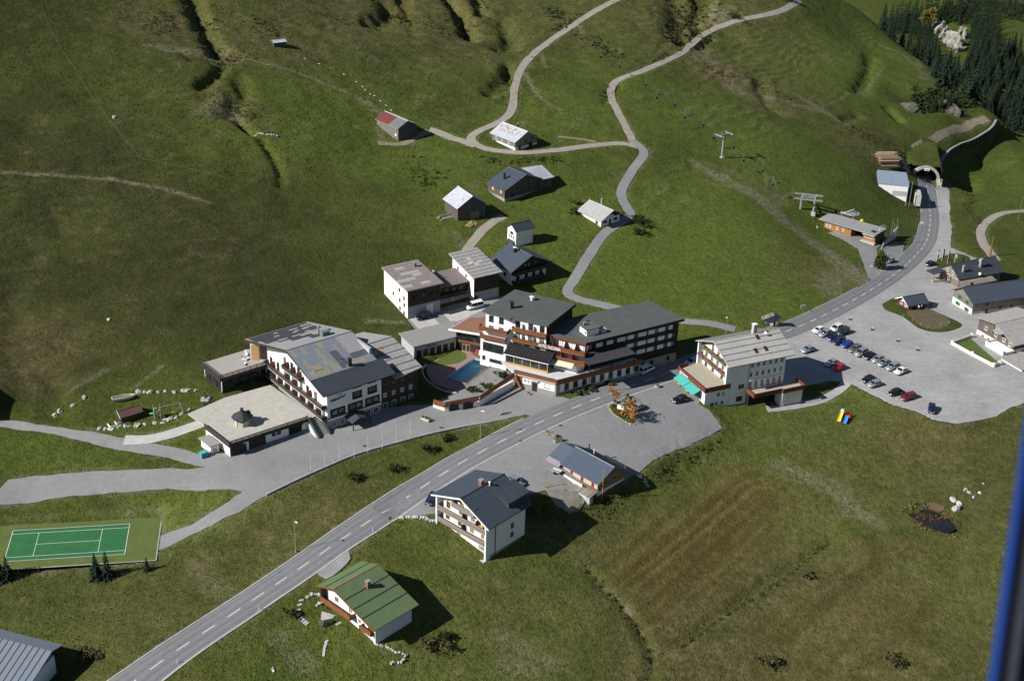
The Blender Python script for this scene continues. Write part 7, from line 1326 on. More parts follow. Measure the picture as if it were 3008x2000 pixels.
wpole(2908, 752, 7.0, 'thick leaning brown timber mast behind the restaurant', pm('rust_timber', (.22, .08, .035), .4, 2), .3); wpole(2659, 606, 9.5, 'paired grey pole nearest the utility building', steel, .13); wpole(2669, 608, 9.5, 'slim grey pole right of the paired pole by the utility building', steel, .11); wpole(2706, 588, 8.0, 'thin dark pole on the pavement before the tunnel', darkmetal, .09); wpole(2990, 648, 9.0, 'wooden pole beside the curved track at the right edge', None, .12)
for k, (x, y) in enumerate(((913, 1385), (954, 1372), (997, 1356), (1041, 1344), (1081, 1329), (1123, 1316), (1163, 1300), (1205, 1286))): 
    p = g1(x, y); r = thing('flagpole', ORD[k]+' slim white pole from the left along the edge of the hotel yard', 'pole', (p[0], p[1], gz(*p[:2])), 0, 'bare poles along the yard edge'); P('shaft', r, whitem, lambda bm: tube(bm, (0, 0, -.2), (0, 0, 4.6), .035, .02, 6)); P('foot', r, steel, lambda bm: cbox(bm, -.1, .1, -.1, .1, -.1, .25))
for k, (x, y, lab) in enumerate(((761, 1792, 'white marker post on the right verge of the lower road'), (521, 1948, 'white marker post at the bottom of the road verge'), (1095, 1560, 'white marker post on the verge left of the chalet'))):
    p = g1(x, y); r = thing('marker_post', lab, 'marker post', (p[0], p[1], gz(*p[:2])), 0, 'road marker posts'); B('post', r, whitem, (-.07, .07, -.05, .05, -.2, .95)); B('reflector_band', r, redm, (-.075, .075, -.055, .055, .68, .82))
# bollards across the car park
for k, (X, Y) in enumerate(((1145, 630), (1297, 700), (1473, 778), (1610, 840))):
    p = g1(*E_(X, Y)); r = thing('barrier_foot', 'black round barrier foot, '+ORD[k]+' from the road in the line across the car park', 'barrier', (p[0], p[1], gz(*p[:2])+.04), 0, 'barrier feet across the car park'); P('base', r, tyre, lambda bm: tube(bm, (0, 0, 0), (0, 0, .22), .5, .42, 12)); P('stub', r, whitem, lambda bm: tube(bm, (0, 0, .2), (0, 0, 1.0), .05))
for k, (x, y, lab) in enumerate(((1529, 1296, 'round drain cover in the road edge opposite the log trough'), (1552, 1153, 'left one of two rusty covers before the garage door'), (1560, 1159, 'right one of two rusty covers before the garage door'), (1296, 1256, 'rusty round cover in the hotel yard'), (1070, 1310, 'dark round cover in the middle of the hotel yard'), (1646, 1250, 'square cover near the road on the asphalt lot'))):
    p = g1(x, y); tag(setlr(P('manhole_cover', None, pm('rusty_iron', (.10, .065, .05), .3, 3), lambda bm: tube(bm, (0, 0, -.05), (0, 0, .02), .42, .42, 12)), (p[0], p[1], gz(*p[:2])+.10), (0, 0, 0)), lab, 'manhole cover')
# ================================================================== chair lift
def above(px, py, hgt):                    # point on a sight line a given height over the ground
    d = rays(px, py); t = np.arange(200, 700, .5); p = CAM+d*t[:, None]; c = p[:, 2]-H(p[:, 0], p[:, 1]); k = int(np.argmax(c < hgt)); return p[k]
def lift_tower(px, py, h, az, label):
    p = g1(px, py); r = thing('lift_tower', label, 'lift tower', (p[0], p[1], gz(*p[:2])), R_(az)); P('column', r, steel, lambda bm: tube(bm, (0, 0, -.5), (0, 0, h), .38, .26, 10)); B('footing', r, M_conc, (-.8, .8, -.8, .8, -.6, .25)); P('cross_arm', r, steel, lambda bm: (cbox(bm, -2.6, 2.6, -.15, .15, h-.25, h+.05), tube(bm, (-1.3, 0, h), (-1.3, 0, h+1.1), .06), tube(bm, (1.3, 0, h), (1.3, 0, h+1.1), .06), tube(bm, (-1.3, 0, h+1.1), (1.3, 0, h+1.1), .06)))
    for s in (-1, 1): 
        o = B('sheave_beam', r, steel, (s*2.5-.1, s*2.5+.1, -1.7, 1.7, h-.2, h-.02))
        for k in range(6): P('sheave', o, steel, lambda bm: tube(bm, (s*2.5-.12, -1.5+k*.6, h+.12), (s*2.5+.12, -1.5+k*.6, h+.12), .24, .24, 10))
    P('ladder', r, steel, lambda bm: (tube(bm, (.45, .2, .2), (.36, .2, h), .025, .025, 4), tube(bm, (.45, -.2, .2), (.36, -.2, h), .025, .025, 4))); return r
lift_tower(2120, 463, 8.3, 38, 'grey steel lift tower standing alone on the slope')
def double_tower():
    a, b = g1(2351, 614), g1(2388, 632); m_ = (a+b)/2; yaw = math.atan2(b[1]-a[1], b[0]-a[0]); L2 = float(np.hypot(*(b-a)[:2]))/2; z0 = gz(*m_[:2])
    r = thing('lift_tower', 'double-legged lift tower with a long steel beam of rollers above the station', 'lift tower', (m_[0], m_[1], z0), yaw)
    for s in (-1, 1): P('column', r, steel, lambda bm: tube(bm, (s*L2, 0, -1), (s*L2, 0, 5.2), .36, .3, 10)); B('footing', r, M_conc, (s*L2-.7, s*L2+.7, -.7, .7, -1, .3)); B('cross_arm', r, steel, (s*L2-.15, s*L2+.15, -2.6, 2.6, 5.0, 5.3)); P('work_frame', r, steel, lambda bm: (tube(bm, (s*L2, -1, 5.3), (s*L2+.5, 0, 6.6), .06), tube(bm, (s*L2, 1, 5.3), (s*L2+.5, 0, 6.6), .06)))
    for s in (-1, 1):
        o = B('sheave_beam', r, steel, (-L2-2.4, L2+2.4, s*2.4-.12, s*2.4+.12, 5.05, 5.3))
        for k in range(14): P('sheave', o, steel, lambda bm: tube(bm, (-L2-2.2+k*(2*L2+4.4)/13, s*2.4-.14, 5.45), (-L2-2.2+k*(2*L2+4.4)/13, s*2.4+.14, 5.45), .24, .24, 8))
    B('catwalk', r, steel, (-L2, L2, -.5, .5, 5.31, 5.4)); return r
double_tower()
def rope(pts, label):
    P3 = [above(x, y, h) for x, y, h in pts]; bm = bmesh.new()
    for a, b in zip(P3[:-1], P3[1:]): tube(bm, a, b, .03, .03, 5)
    tag(link('lift_rope', mesh_of(bm, 'lift_rope'), darkmetal), label, 'rope'); return P3
RA = rope([(2405, 590, 5.5), (2343, 566, 5.5), (2150, 398, 8.2), (1985, 275, 7.5), (1830, 170, 8), (1690, 75, 8), (1600, 10, 8)], 'hill-side steel rope of the chair lift'); RB = rope([(2390, 606, 5.5), (2332, 582, 5.5), (2118, 396, 8.2), (1960, 290, 7.5), (1800, 180, 8), (1660, 85, 8), (1570, 20, 8)], 'valley-side steel rope of the chair lift')
_ch = None
for k, (px, py) in enumerate(((1664, 79), (1688, 102), (1741, 132), (1765, 167), (1820, 194), (1897, 248), (1929, 286), (1981, 308), (2011, 344), (2066, 367), (2096, 404), (2155, 432), (2184, 470), (2239, 500), (2271, 541))):
    p = above(px, py, 4.2)
    if _ch is None:
        _ch = thing('lift_chair', '', 'lift chair', (0, 0, 0), 0, 'chairs hanging from the lift rope')
        P('hanger', _ch, steel, lambda bm: (tube(bm, (0, 0, .5), (0, 0, 2.9), .035), tube(bm, (-.55, 0, .5), (.55, 0, .5), .03), tube(bm, (-.55, 0, -.5), (-.55, 0, .5), .03), tube(bm, (.55, 0, -.5), (.55, 0, .5), .03))); P('seat', _ch, darkmetal, lambda bm: cbox(bm, -.55, .55, -.5, .0, -.55, -.47)); P('backrest', _ch, darkmetal, lambda bm: cbox(bm, -.55, .55, -.02, .05, -.45, .15)); c = _ch
    else: c = copy_tree(_ch)
    c.location = tuple(p); c.rotation_euler = (0, 0, R_(38)); c['label'] = ('double chair of the lift nearest the station', 'double chair on the lift second from the station', 'double chair of the lift just below the lone tower', 'double chair at the foot of the lone tower')[14-k] if k > 10 else 'double chair of the lift, '+ORD[k]+' from the top of the picture'
# ================================================================== yard furniture
def slides():
    p = g1(2478, 1232); r = thing('toy_slide', 'children play set with a yellow and a blue plastic slide on the meadow', 'slide', tuple(p), R_(-25))
    def chute(x, y0, z, L_, m_, nm):
        P(nm, r, m_, lambda bm: (prism(bm, [(x-.4, y0, z), (x+.4, y0, z), (x+.4, y0-L_, .12), (x-.4, y0-L_, .12)], (0, 0, .07)), prism(bm, [(x-.45, y0, z), (x-.37, y0, z), (x-.37, y0-L_, .12), (x-.45, y0-L_, .12)], (0, 0, .28)), prism(bm, [(x+.37, y0, z), (x+.45, y0, z), (x+.45, y0-L_, .12), (x+.37, y0-L_, .12)], (0, 0, .28))))
    chute(-.8, .9, 1.5, 2.6, yellowm, 'yellow_slide'); chute(.7, .2, 1.0, 2.2, bluem, 'blue_slide'); B('platform', r, redm, (-1.2, 1.4, .9, 1.7, .0, .9)); P('ladder', r, redm, lambda bm: (tube(bm, (1.6, .6, 0), (1.1, 1.2, 1.5), .1), tube(bm, (1.9, 1.4, 0), (1.2, 1.5, 1.5), .1), tube(bm, (1.5, 1, .7), (1.9, .6, .3), .08))); B('canopy', r, pm('lilac_plastic', (.5, .48, .62)), (-1.2, -.4, 1.0, 1.6, 1.5, 2.0))
slides()
def play_tower():
    p = g1(463, 1226); r = thing('play_tower', 'wooden climbing tower with swing beam and green parts on the playground lawn', 'climbing frame', tuple(p), R_(20))
    gw = pm('grey_play_wood', (.33, .31, .29), .25, 3); P('frame', r, gw, lambda bm: [tube(bm, (x, y, -.3), (x, y, 3.2), .07) for x in (-.7, .7) for y in (-.7, .7)]); B('platform', r, gw, (-.75, .75, -.75, .75, 1.5, 1.62), (-.75, .75, -.78, -.72, 1.62, 2.3), (-.78, -.72, -.72, .75, 1.62, 2.3)); B('green_panel', r, pm('bright_green', (.08, .55, .10)), (-.6, .0, -.1, .3, 2.3, 2.5), (-1.7, -.9, -.4, .2, 1.2, 1.4)); P('swing_beam', r, gw, lambda bm: (tube(bm, (.7, 0, 2.6), (5.4, .9, 2.6), .08), tube(bm, (5.4, .9, 2.6), (5.0, 1.9, -.3), .07), tube(bm, (5.4, .9, 2.6), (5.9, -.1, -.3), .07))); P('swing', r, pm('swing_yellow', (.5, .4, .1)), lambda bm: (tube(bm, (3.4, .5, 2.6), (3.4, .5, .6), .02), tube(bm, (3.9, .6, 2.6), (3.9, .6, .6), .02), cbox(bm, 3.35, 3.95, .4, .7, .5, .58)))
play_tower()
def boat_planter():
    p = g1(362, 1172); r = thing('boat_planter', 'old white rowing boat used as a plant bed on the playground lawn', 'boat', tuple(p), R_(26)); hull = [(-2.6, .75), (-2.6, -.75), (0, -.95), (1.8, -.7), (3.0, 0), (1.8, .7), (0, .95)]
    def fn(bm):
        t = [bm.verts.new((x, y, .75)) for x, y in hull]; b = [bm.verts.new((x*.85, y*.6, -.1)) for x, y in hull]; i = [bm.verts.new((x*.93, y*.86, .75)) for x, y in hull]; l = [bm.verts.new((x*.9, y*.8, .45)) for x, y in hull]; n = len(hull)
        for A_, B_ in ((b, t), (t, i), (i, l)):
            for k in range(n): bm.faces.new((A_[k], A_[(k+1) % n], B_[(k+1) % n], B_[k]))
    P('hull', r, pm('boat_white', (.55, .56, .52), .2, 2), fn); P('soil', r, gravel('boat_soil', (.09, .075, .04), (.24, .19, .11)), lambda bm: prism(bm, [(x*.9, y*.8, .5) for x, y in hull], (0, 0, .06)))
    p = g1(362, 1172)
boat_planter()
def bench_table(px, py, az, label):
    p = g1(px, py); r = thing('picnic_table', label, 'table', (p[0], p[1], gz(*p[:2])+.05), R_(az)); B('table_top', r, greyw, (-1.1, 1.1, -.35, .35, .7, .76)); 
    for s in (-1, 1): B('bench', r, lightwood, (-1.1, 1.1, s*.75-.15, s*.75+.15, .42, .47)); B('leg', r, darkmetal, (s*.9-.04, s*.9+.04, -.7, .7, 0, .42)); B('trestle', r, darkmetal, (s*.9-.04, s*.9+.04, -.05, .05, .42, .7))
bench_table(1996, 1128, -52, 'beer table with two orange benches below the upper teal awning'); bench_table(2018, 1148, -52, 'beer table with two orange benches below the lower teal awning')
def planter_box(px, py, az, label, L_=1.6):
    p = g1(px, py); r = thing('planter', label, 'planter', (p[0], p[1], gz(*p[:2])+.05), R_(az)); B('box', r, M_conc, (-L_/2, L_/2, -.4, .4, 0, .5)); rng = random.Random(int(px)); lm = pm('planter_leaves', (.13, .14, .03), .4, 4)
    P('plants', r, lm, lambda bm: [bm.faces.new([bm.verts.new(c+u_*.18), bm.verts.new(c+v_*.18), bm.verts.new(c-u_*.18), bm.verts.new(c-v_*.18)]) for c, u_, v_ in [(Vector((rng.uniform(-L_/2, L_/2), rng.uniform(-.4, .4), rng.uniform(.5, .95))), Vector((rng.gauss(0, 1), rng.gauss(0, 1), rng.gauss(0, 1))).normalized(), Vector((rng.gauss(0, 1), rng.gauss(0, 1), rng.gauss(0, 1))).normalized()) for _ in range(70)]], kind='stuff'); return r
planter_box(1640, 1297, 20, 'white flower trough with yellowing plants on the asphalt lot', 2.0); planter_box(1930, 1138, 10, 'small white flower pot on the lot in front of the guesthouse', .7); planter_box(1250, 1234, -35, 'stone flower trough at the corner of the left hotel forecourt', 2.4); planter_box(1806, 1184, 0, 'white round pot beside the reddish tree of the island', .7); planter_box(1843, 1168, 0, 'white pot at the back of the planted island', .7)
def trough():
    p = g1(1621, 1280); r = thing('water_trough', 'hollowed log water trough with spout on the asphalt lot', 'trough', (p[0], p[1], gz(*p[:2])+.05), R_(-35)); B('trough', r, greywood, (-1.3, 1.3, -.4, -.3, .2, .75), (-1.3, 1.3, .3, .4, .2, .75), (-1.3, -1.2, -.3, .3, .2, .75), (1.2, 1.3, -.3, .3, .2, .75), (-1.3, 1.3, -.3, .3, .2, .3)); B('support', r, darkwood_v, (-.9, -.6, -.35, .35, 0, .2), (.6, .9, -.35, .35, 0, .2)); P('spout', r, greywood_y, lambda bm: (tube(bm, (-1.7, 0, 0), (-1.7, 0, 1.6), .11), tube(bm, (-1.7, 0, 1.2), (-1.1, 0, 1.05), .04)))
trough()
def skip():
    p = g1(600, 1340); r = thing('waste_container', 'teal metal waste container behind the storage annex', 'container', tuple(p), R_(40)); B('box', r, pm('teal_metal', (.07, .26, .28), .2, 2), (-.9, .9, -.6, .6, 0, 1.15)); B('lid', r, pm('teal_lid', (.10, .33, .35), .2, 2), (-.95, .95, -.65, .65, 1.15, 1.22))
skip()
# white chairs on the pavilion roof
for k, (X, Y) in enumerate(((545, 475), (520, 525), (540, 520), (525, 575))):
    p = onz(560+X/3.336, 900+Y/3.336, 12.57); r = thing('sun_lounger', ('white lounger at the back of the pavilion roof deck', 'white lounger in the middle of the pavilion roof deck', 'white lounger beside the middle one on the pavilion roof', 'white lounger nearest the railing of the pavilion roof')[k], 'sun lounger', tuple(p), R_(20+k*50), 'loungers on the pavilion roof'); P('seat', r, whitem, lambda bm: cbox(bm, -.3, .3, -.9, .3, .28, .36)); P('backrest', r, whitem, lambda bm: prism(bm, [(-.3, .3, .3), (.3, .3, .3), (.3, .75, 1.0), (-.3, .75, 1.0)], (0, .06, .03)))
    for s in (-1, 1):
        for y in (-.8, .2): P('leg', r, whitem, lambda bm: cbox(bm, s*.26-.03, s*.26+.03, y-.03, y+.03, 0, .28))
# folded deck chairs leaning by the pool
for k, (a, b, c, lab) in enumerate(((-6.9, 27.6, (.42, .03, .06), 'red folded lounger cushion leaning on the glass wall by the pool'), (-6.3, 26.8, (.62, .62, .56), 'white folded lounger leaning on the glass wall by the pool'), (-5.9, 26.2, (.55, .52, .42), 'cream folded lounger leaning on the glass wall by the pool'))):
    o = P('folded_lounger', None, pm('cushion_%s' % lab[:3], c, .15, 2), lambda bm: prism(bm, [(a-.35, b, .1), (a+.2, b-.45, .1), (a+.3, b-.2, 1.5), (a-.2, b+.2, 1.5)], (.1, .15, 0))); o.location = (11.0, 291.2, 6.75); o.rotation_euler = (0, 0, R_(30.6)); tag(o, lab, 'sun lounger')
# ================================================================== people
skin_m = pm('skin', (.45, .28, .20), .1, 4); hair_m = pm('hair', (.06, .04, .025), .2, 4)
def skinned(name, par, mat, pts, edges, rad):
    me = bpy.data.meshes.new(name); me.from_pydata(pts, edges, []); o = link(name, me, mat, par); m = o.modifiers.new('skin', 'SKIN')
    for v, q in zip(me.skin_vertices[0].data, rad): v.radius = (q, q)
    me.skin_vertices[0].data[0].use_root = True; s = o.modifiers.new('sub', 'SUBSURF'); s.levels = 1; s.render_levels = 1; return o
def person(px, py, az, top, legs, label, stride=.18):
    p = g1(px, py); r = thing('person', label, 'person', (p[0], p[1], gz(*p[:2])+.05), R_(az))
    J = [(0, 0, .95), (0, 0, 1.2), (0, 0, 1.42), (0, 0, 1.5), (0, .01, 1.64), (.2, 0, 1.40), (.27, -.03, 1.12), (.25, -.12, .86), (-.2, 0, 1.40), (-.27, .03, 1.12), (-.25, .10, .86), (.1, 0, .9), (.11, -stride*.4, .48), (.11, -stride, .08), (.11, -stride-.16, .04), (-.1, 0, .9), (-.11, stride*.5, .48), (-.11, stride, .08), (-.11, stride-.16, .04)]
    Eg = [(0, 1), (1, 2), (2, 3), (3, 4), (2, 5), (5, 6), (6, 7), (2, 8), (8, 9), (9, 10), (0, 11), (11, 12), (12, 13), (13, 14), (0, 15), (15, 16), (16, 17), (17, 18)]
    skinned('body', r, skin_m, J, Eg, [.13, .13, .12, .055, .105, .06, .045, .035, .06, .045, .035, .085, .06, .045, .04, .085, .06, .045, .04])
    skinned('jacket', r, top, [J[k] for k in (0, 1, 2, 5, 6, 8, 9)], [(0, 1), (1, 2), (2, 3), (3, 4), (2, 5), (5, 6)], [.17, .165, .15, .09, .075, .09, .075]); skinned('trousers', r, legs, [J[k] for k in (0, 11, 12, 13, 15, 16, 17)], [(0, 1), (1, 2), (2, 3), (0, 4), (4, 5), (5, 6)], [.15, .11, .085, .07, .11, .085, .07])
    P('hair', r, hair_m, lambda bm: bmesh.ops.create_icosphere(bm, subdivisions=2, radius=.115, matrix=Matrix.Translation((0, .03, 1.70)))); return r
wc = pm('white_cloth', (.65, .66, .68), .1, 4); nb = pm('navy_cloth', (.03, .035, .12), .2, 4); dc = pm('dark_cloth', (.04, .04, .045), .2, 4)
person(1557, 170, 60, wc, wc, 'person in white standing on the upper gravel track'); person(1551, 168, 40, nb, nb, 'person in navy beside the one in white on the gravel track'); person(2400, 672, 200, dc, wc, 'person in dark top and white trousers at the left end of the lift station')
person(2697, 912, 120, wc, dc, 'person in white top beside the red cabin'); person(2706, 910, 60, wc, nb, 'person in white top further right beside the red cabin'); person(2733, 903, 10, pm('royal_blue_cloth', (.03, .05, .35), .1, 4), dc, 'person in bright blue at the far corner of the red cabin'); person(2438, 672, 10, redm, dc, 'person in red sitting area of the lift station front')
# ================================================================== trees
def leaf_mat(name, c, var=.45):
    m, t, b = _nodes(name); v = pos(t, obj=True); f = mix(t, .5, noise(t, v, .6, 3), noise(t, v, 4, 2)); oi = NN(t, 'ShaderNodeObjectInfo')
    col = ramp(t, f, [(.3, tuple(k*(1-var) for k in c)), (.7, tuple(k*(1+var) for k in c))]); col = mix(t, 1.0, col, ramp(t, oi.outputs['Random'], [(0, (.72, .76, .8)), (1, (1.25, 1.18, 1.0))]), 'MULTIPLY')
    t.links.new(col, b.inputs['Base Color']); b.inputs['Roughness'].default_value = .8; b.inputs['Specular IOR Level'].default_value = .15; return m
needle = leaf_mat('spruce_needles', (.011, .021, .0115)); bark = pm('bark', (.07, .05, .035), .35, 4, .95)
def spruce_meshes(seed, h, rad, whorls=15, per=10):
    rng = random.Random(seed); bm = bmesh.new()
    for w in range(whorls):
        f = w/(whorls-1); z0 = h*(.06+.92*f); R = rad*(1-f)**.85*rng.uniform(.85, 1.12)+.12; n = max(4, int(per*(1-.5*f)))
        for k in range(n):
            a = 6.283*k/n+rng.uniform(-.35, .35)+w*.7; r = R*rng.uniform(.72, 1.15); dr = r*.38+rng.uniform(0, .15); wd = r*.34+.10; c, s = math.cos(a), math.sin(a); zz = z0+rng.uniform(-.2, .2)*h/whorls
            p0 = Vector((c*.08, s*.08, zz+.25)); p1 = Vector((c*r*.55, s*r*.55, zz-dr*.35)); p2 = Vector((c*r, s*r, zz-dr)); sd = Vector((-s, c, 0))
            v = [bm.verts.new(q) for q in (p0, p1+sd*wd*.5-Vector((0, 0, .12)), p1-sd*wd*.5-Vector((0, 0, .12)), p2+sd*wd*.16, p2-sd*wd*.16, p1+Vector((0, 0, .1)))]
            bm.faces.new((v[0], v[1], v[5])); bm.faces.new((v[0], v[5], v[2])); bm.faces.new((v[1], v[3], v[5])); bm.faces.new((v[5], v[4], v[2])); bm.faces.new((v[5], v[3], v[4]))
            q = p1+sd*wd*rng.uniform(-.3, .3); e = [bm.verts.new(x) for x in (q+sd*wd*.45, q-sd*wd*.45, q+Vector((c*.2*r, s*.2*r, -.45*h/whorls-.2)))]; bm.faces.new(e)
    cr = mesh_of(bm, 'crown'); cr.materials.append(needle); bm = bmesh.new(); tube(bm, (0, 0, -1), (0, 0, h*.97), h*.018+.05, .03, 6); tk = mesh_of(bm, 'trunk'); tk.materials.append(bark); return cr, tk
SPR = [spruce_meshes(k, 10, r_, w_, p_) for k, (r_, w_, p_) in enumerate(((2.1, 17, 11), (1.7, 16, 10), (2.4, 18, 12), (1.9, 15, 10)))]
def spruce(p, h, var, label, group=None, parts=True, fat=1.0):
    cr, tk = SPR[var % 4]; r = thing('spruce_tree', label, 'tree', tuple(p), random.Random(int(p[0]*31+p[1]*7)).uniform(0, 6.28), group); s = h/10; r.scale = (s*fat, s*fat, s); link('crown', cr, None, r); link('trunk', tk, None, r); return r
def gp(px, py): p = g1(px, py); return (p[0], p[1], ZG(p[0], p[1])-.1)
spruce(gp(2, 1702), 6.2, 0, 'spruce at the lower left corner of the tennis court, half cut by the frame', fat=1.2); spruce(gp(24, 1700), 6.0, 1, 'spruce beside the lower left corner of the tennis court', fat=1.3); spruce(gp(284, 1700), 6.4, 2, 'left one of the close pair of spruces below the tennis court', fat=1.15); spruce(gp(316, 1698), 6.8, 3, 'right one of the close pair of spruces below the tennis court', fat=1.2); spruce(gp(432, 1678), 3.4, 0, 'small spruce at the right corner of the tennis court', fat=1.25); spruce(gp(116, 1678), 1.6, 1, 'tiny young spruce below the tennis court edge', fat=1.3)
def leafy(name, p, h, rad, mat, label, n=900, cat='tree', leaf=.16, seed=1, trunk=.1, low=.35, group=None, branches=7):
    rng = random.Random(seed); r = thing(name, label, cat, tuple(p), 0, group); br = []
    def tr(bm):
        tube(bm, (0, 0, -.3), (rng.uniform(-.1, .1), rng.uniform(-.1, .1), h*.8), trunk, trunk*.3, 6)
        for k in range(branches):
            a = rng.uniform(0, 6.28); z0 = h*rng.uniform(low*.8, .7); e = Vector((math.cos(a)*rad*rng.uniform(.5, .95), math.sin(a)*rad*rng.uniform(.5, .95), z0+h*rng.uniform(.1, .28))); tube(bm, (0, 0, z0), e, trunk*.45, trunk*.12, 5); br.append(e)
    P('trunk', r, bark, tr)
    def lv(bm):
        for k in range(n):
            e = rng.choice(br) if rng.random() < .75 else Vector((0, 0, h*rng.uniform(low, .95))); c = e+Vector((rng.gauss(0, rad*.26), rng.gauss(0, rad*.26), rng.gauss(0, h*.09))); nn = Vector((rng.gauss(0, 1), rng.gauss(0, 1), rng.gauss(.5, 1))).normalized(); u_ = nn.orthogonal().normalized()*leaf*rng.uniform(.7, 1.4); v_ = nn.cross(u_)
            bm.faces.new([bm.verts.new(c+u_), bm.verts.new(c+v_), bm.verts.new(c-u_), bm.verts.new(c-v_)])
    P('crown', r, mat, lv); return r
leafy('rowan_tree', gp(1803, 1183), 4.6, 1.3, leaf_mat('rusty_leaves', (.26, .115, .05)), 'slim tree with rusty red autumn leaves at the head of the planted island', 420, seed=3, trunk=.06, low=.5, leaf=.13)
leafy('maple_tree', gp(1850, 1232), 5.6, 1.9, leaf_mat('golden_leaves', (.30, .16, .04)), 'golden autumn tree at the lower end of the planted island', 900, seed=5, trunk=.09, low=.35)
# planted island with stone border
def island():
    r = thing('planting_island', 'kerbed planting island with low shrubs in the asphalt lot', 'flower bed'); pl = smooth_pl(gpl([(1787, 1196), (1800, 1187), (1830, 1205), (1862, 1238), (1868, 1246), (1852, 1247), (1825, 1232), (1800, 1215), (1787, 1196)]), .55)[:-1]
    o = sheet('soil', pl, gravel('island_soil', (.05, .05, .02), (.14, .12, .045)), .22, 1, None, False); o.parent = r; rng = random.Random(1); sm = [pm('pale_stone', (.40, .38, .34), .3, 3), pm('grey_stone', (.28, .28, .27), .3, 3)]
    for k, p in enumerate(pl): z0 = gz(*p); s = rng.uniform(.18, .3); P('border_stone', r, sm[k % 2], lambda bm: bmesh.ops.create_icosphere(bm, subdivisions=1, radius=s, matrix=Matrix.Translation((p[0], p[1], z0+.15)) @ Matrix.Diagonal((1.3, 1, .9, 1))))
    c = pl.mean(0); P('low_shrubs', r, leaf_mat('island_leaves', (.12, .11, .025)), lambda bm: clumps(bm, [(c[0]+(q[0]-c[0])*f, c[1]+(q[1]-c[1])*f, gz(*q)+.35) for q in pl for f in (.3, .6, .8)], .35, 14, .16, 2), kind='stuff')
def clumps(bm, pts, rad, n, leaf, seed):
    rng = random.Random(seed)
    for p in pts:
        for _ in range(n):
            c = Vector(p)+Vector((rng.gauss(0, rad*.5), rng.gauss(0, rad*.5), abs(rng.gauss(0, rad*.35)))); nn = Vector((rng.gauss(0, 1), rng.gauss(0, 1), rng.gauss(.4, 1))).normalized(); u_ = nn.orthogonal().normalized()*leaf*rng.uniform(.6, 1.4); v_ = nn.cross(u_); bm.faces.new([bm.verts.new(c+u_), bm.verts.new(c+v_), bm.verts.new(c-u_), bm.verts.new(c-v_)])
island()
# clipped conifer at the lift forecourt
leafy('conifer', gp(2585, 790), 5.6, 1.5, leaf_mat('cypress_leaves', (.035, .05, .012)), 'tall clipped conifer hedge beside the lay-by', 2200, seed=8, trunk=.12, low=.08, leaf=.2, branches=26)
# ------------------------------------------------------------------ shrubs one can count
shrubm = [leaf_mat('shrub_dark', (.028, .042, .012)), leaf_mat('shrub_brown', (.066, .058, .026)), leaf_mat('shrub_green', (.06, .085, .02)), leaf_mat('shrub_rust', (.20, .07, .025))]
def shrub(px, py, h, m, label, seed=0, grp=None):
    p = gp(px, py); rng = random.Random(seed+int(px)); r = thing('shrub', label, 'shrub', p, 0, grp); P('stems', r, bark, lambda bm: [tube(bm, (0, 0, -.2), (rng.gauss(0, h*.4), rng.gauss(0, h*.4), h*.7), .03, .01, 4) for _ in range(7)]); pts = [(rng.gauss(0, h*.55), rng.gauss(0, h*.45), h*rng.uniform(.15, .7)) for _ in range(16)]; P('foliage', r, shrubm[m], lambda bm: clumps(bm, pts, h*.45, 26, .13+h*.03, seed)); return r
for k, (x, y, h, m, lab) in enumerate(((1872, 652, 2.4, 0, 'dark bush on the outside of the lane bend by the cottage'), (1880, 690, 1.8, 0, 'lower dark bush below the lane bend bench'), (1902, 668, 1.6, 2, 'green bush right of the dark bush at the lane bend'), (1315, 1291, 1.5, 0, 'dark bush on the bank below the junction sign'), (1262, 1322, 1.5, 0, 'dark bush on the bank left of the street lamp'), (1163, 1380, 1.5, 0, 'dark bush on the bank just above the kerb'), (1043, 1408, 1.5, 0, 'leftmost dark bush on the bank between yard and road'), (2247, 1952, 1.9, 1, 'yellowish bush at the bottom of the dry meadow'), (2628, 1945, 1.9, 1, 'brown bush at the bottom right of the dry meadow'), (2375, 1692, 1.0, 1, 'small brown bush in the dry meadow beside the ditch'), (270, 1930, 1.9, 1, 'brown bush next to the corner house at the lower left'), (1268, 1905, 2.0, 1, 'reddish bush right of the green-roofed house'), (1300, 1870, 1.4, 0, 'small dark bush right of the green-roofed house'), (860, 1800, 1.2, 1, 'bare brown bush left of the green-roofed house'), (1693, 628, 1.6, 0, 'dark bush left of the white cottage'), (1690, 600, 1.3, 2, 'green bush above the white cottage'), (700, 1205, 1.2, 2, 'green bush at the steps beside the paved terrace'), (620, 1200, 1.6, 0, 'spreading dark shrub at the edge of the playground steps'), (650, 1190, 1.3, 0, 'dark shrub beside the standing stone'), (1476, 1110, 1.6, 0, 'flowering bush at the corner of the long hotel terrace'), (1472, 1060, 2.4, 2, 'tall climbing bush beside the conservatory'), (1430, 1140, 1.3, 2, 'green bush with white blooms on the ramp wall'), (1390, 1150, 1.2, 0, 'dark bush on the ramp wall below the pool'), (1705, 1156, 1.1, 2, 'yellow-green bush in front of the hotel podium, left'), (1740, 1146, 1.2, 1, 'pale bush in front of the hotel podium'), (1790, 1128, 1.0, 2, 'green bush in front of the hotel podium, right'), (2158, 55, 2.6, 0, 'round dark bush above the upper gravel track'), (2320, 5, 2.8, 0, 'dark bush at the top edge beside the gravel track'), (1025, 1222, 1.4, 3, 'rust-coloured bush at the foot of the hotel steps'))): shrub(x, y, h, m, lab, k)
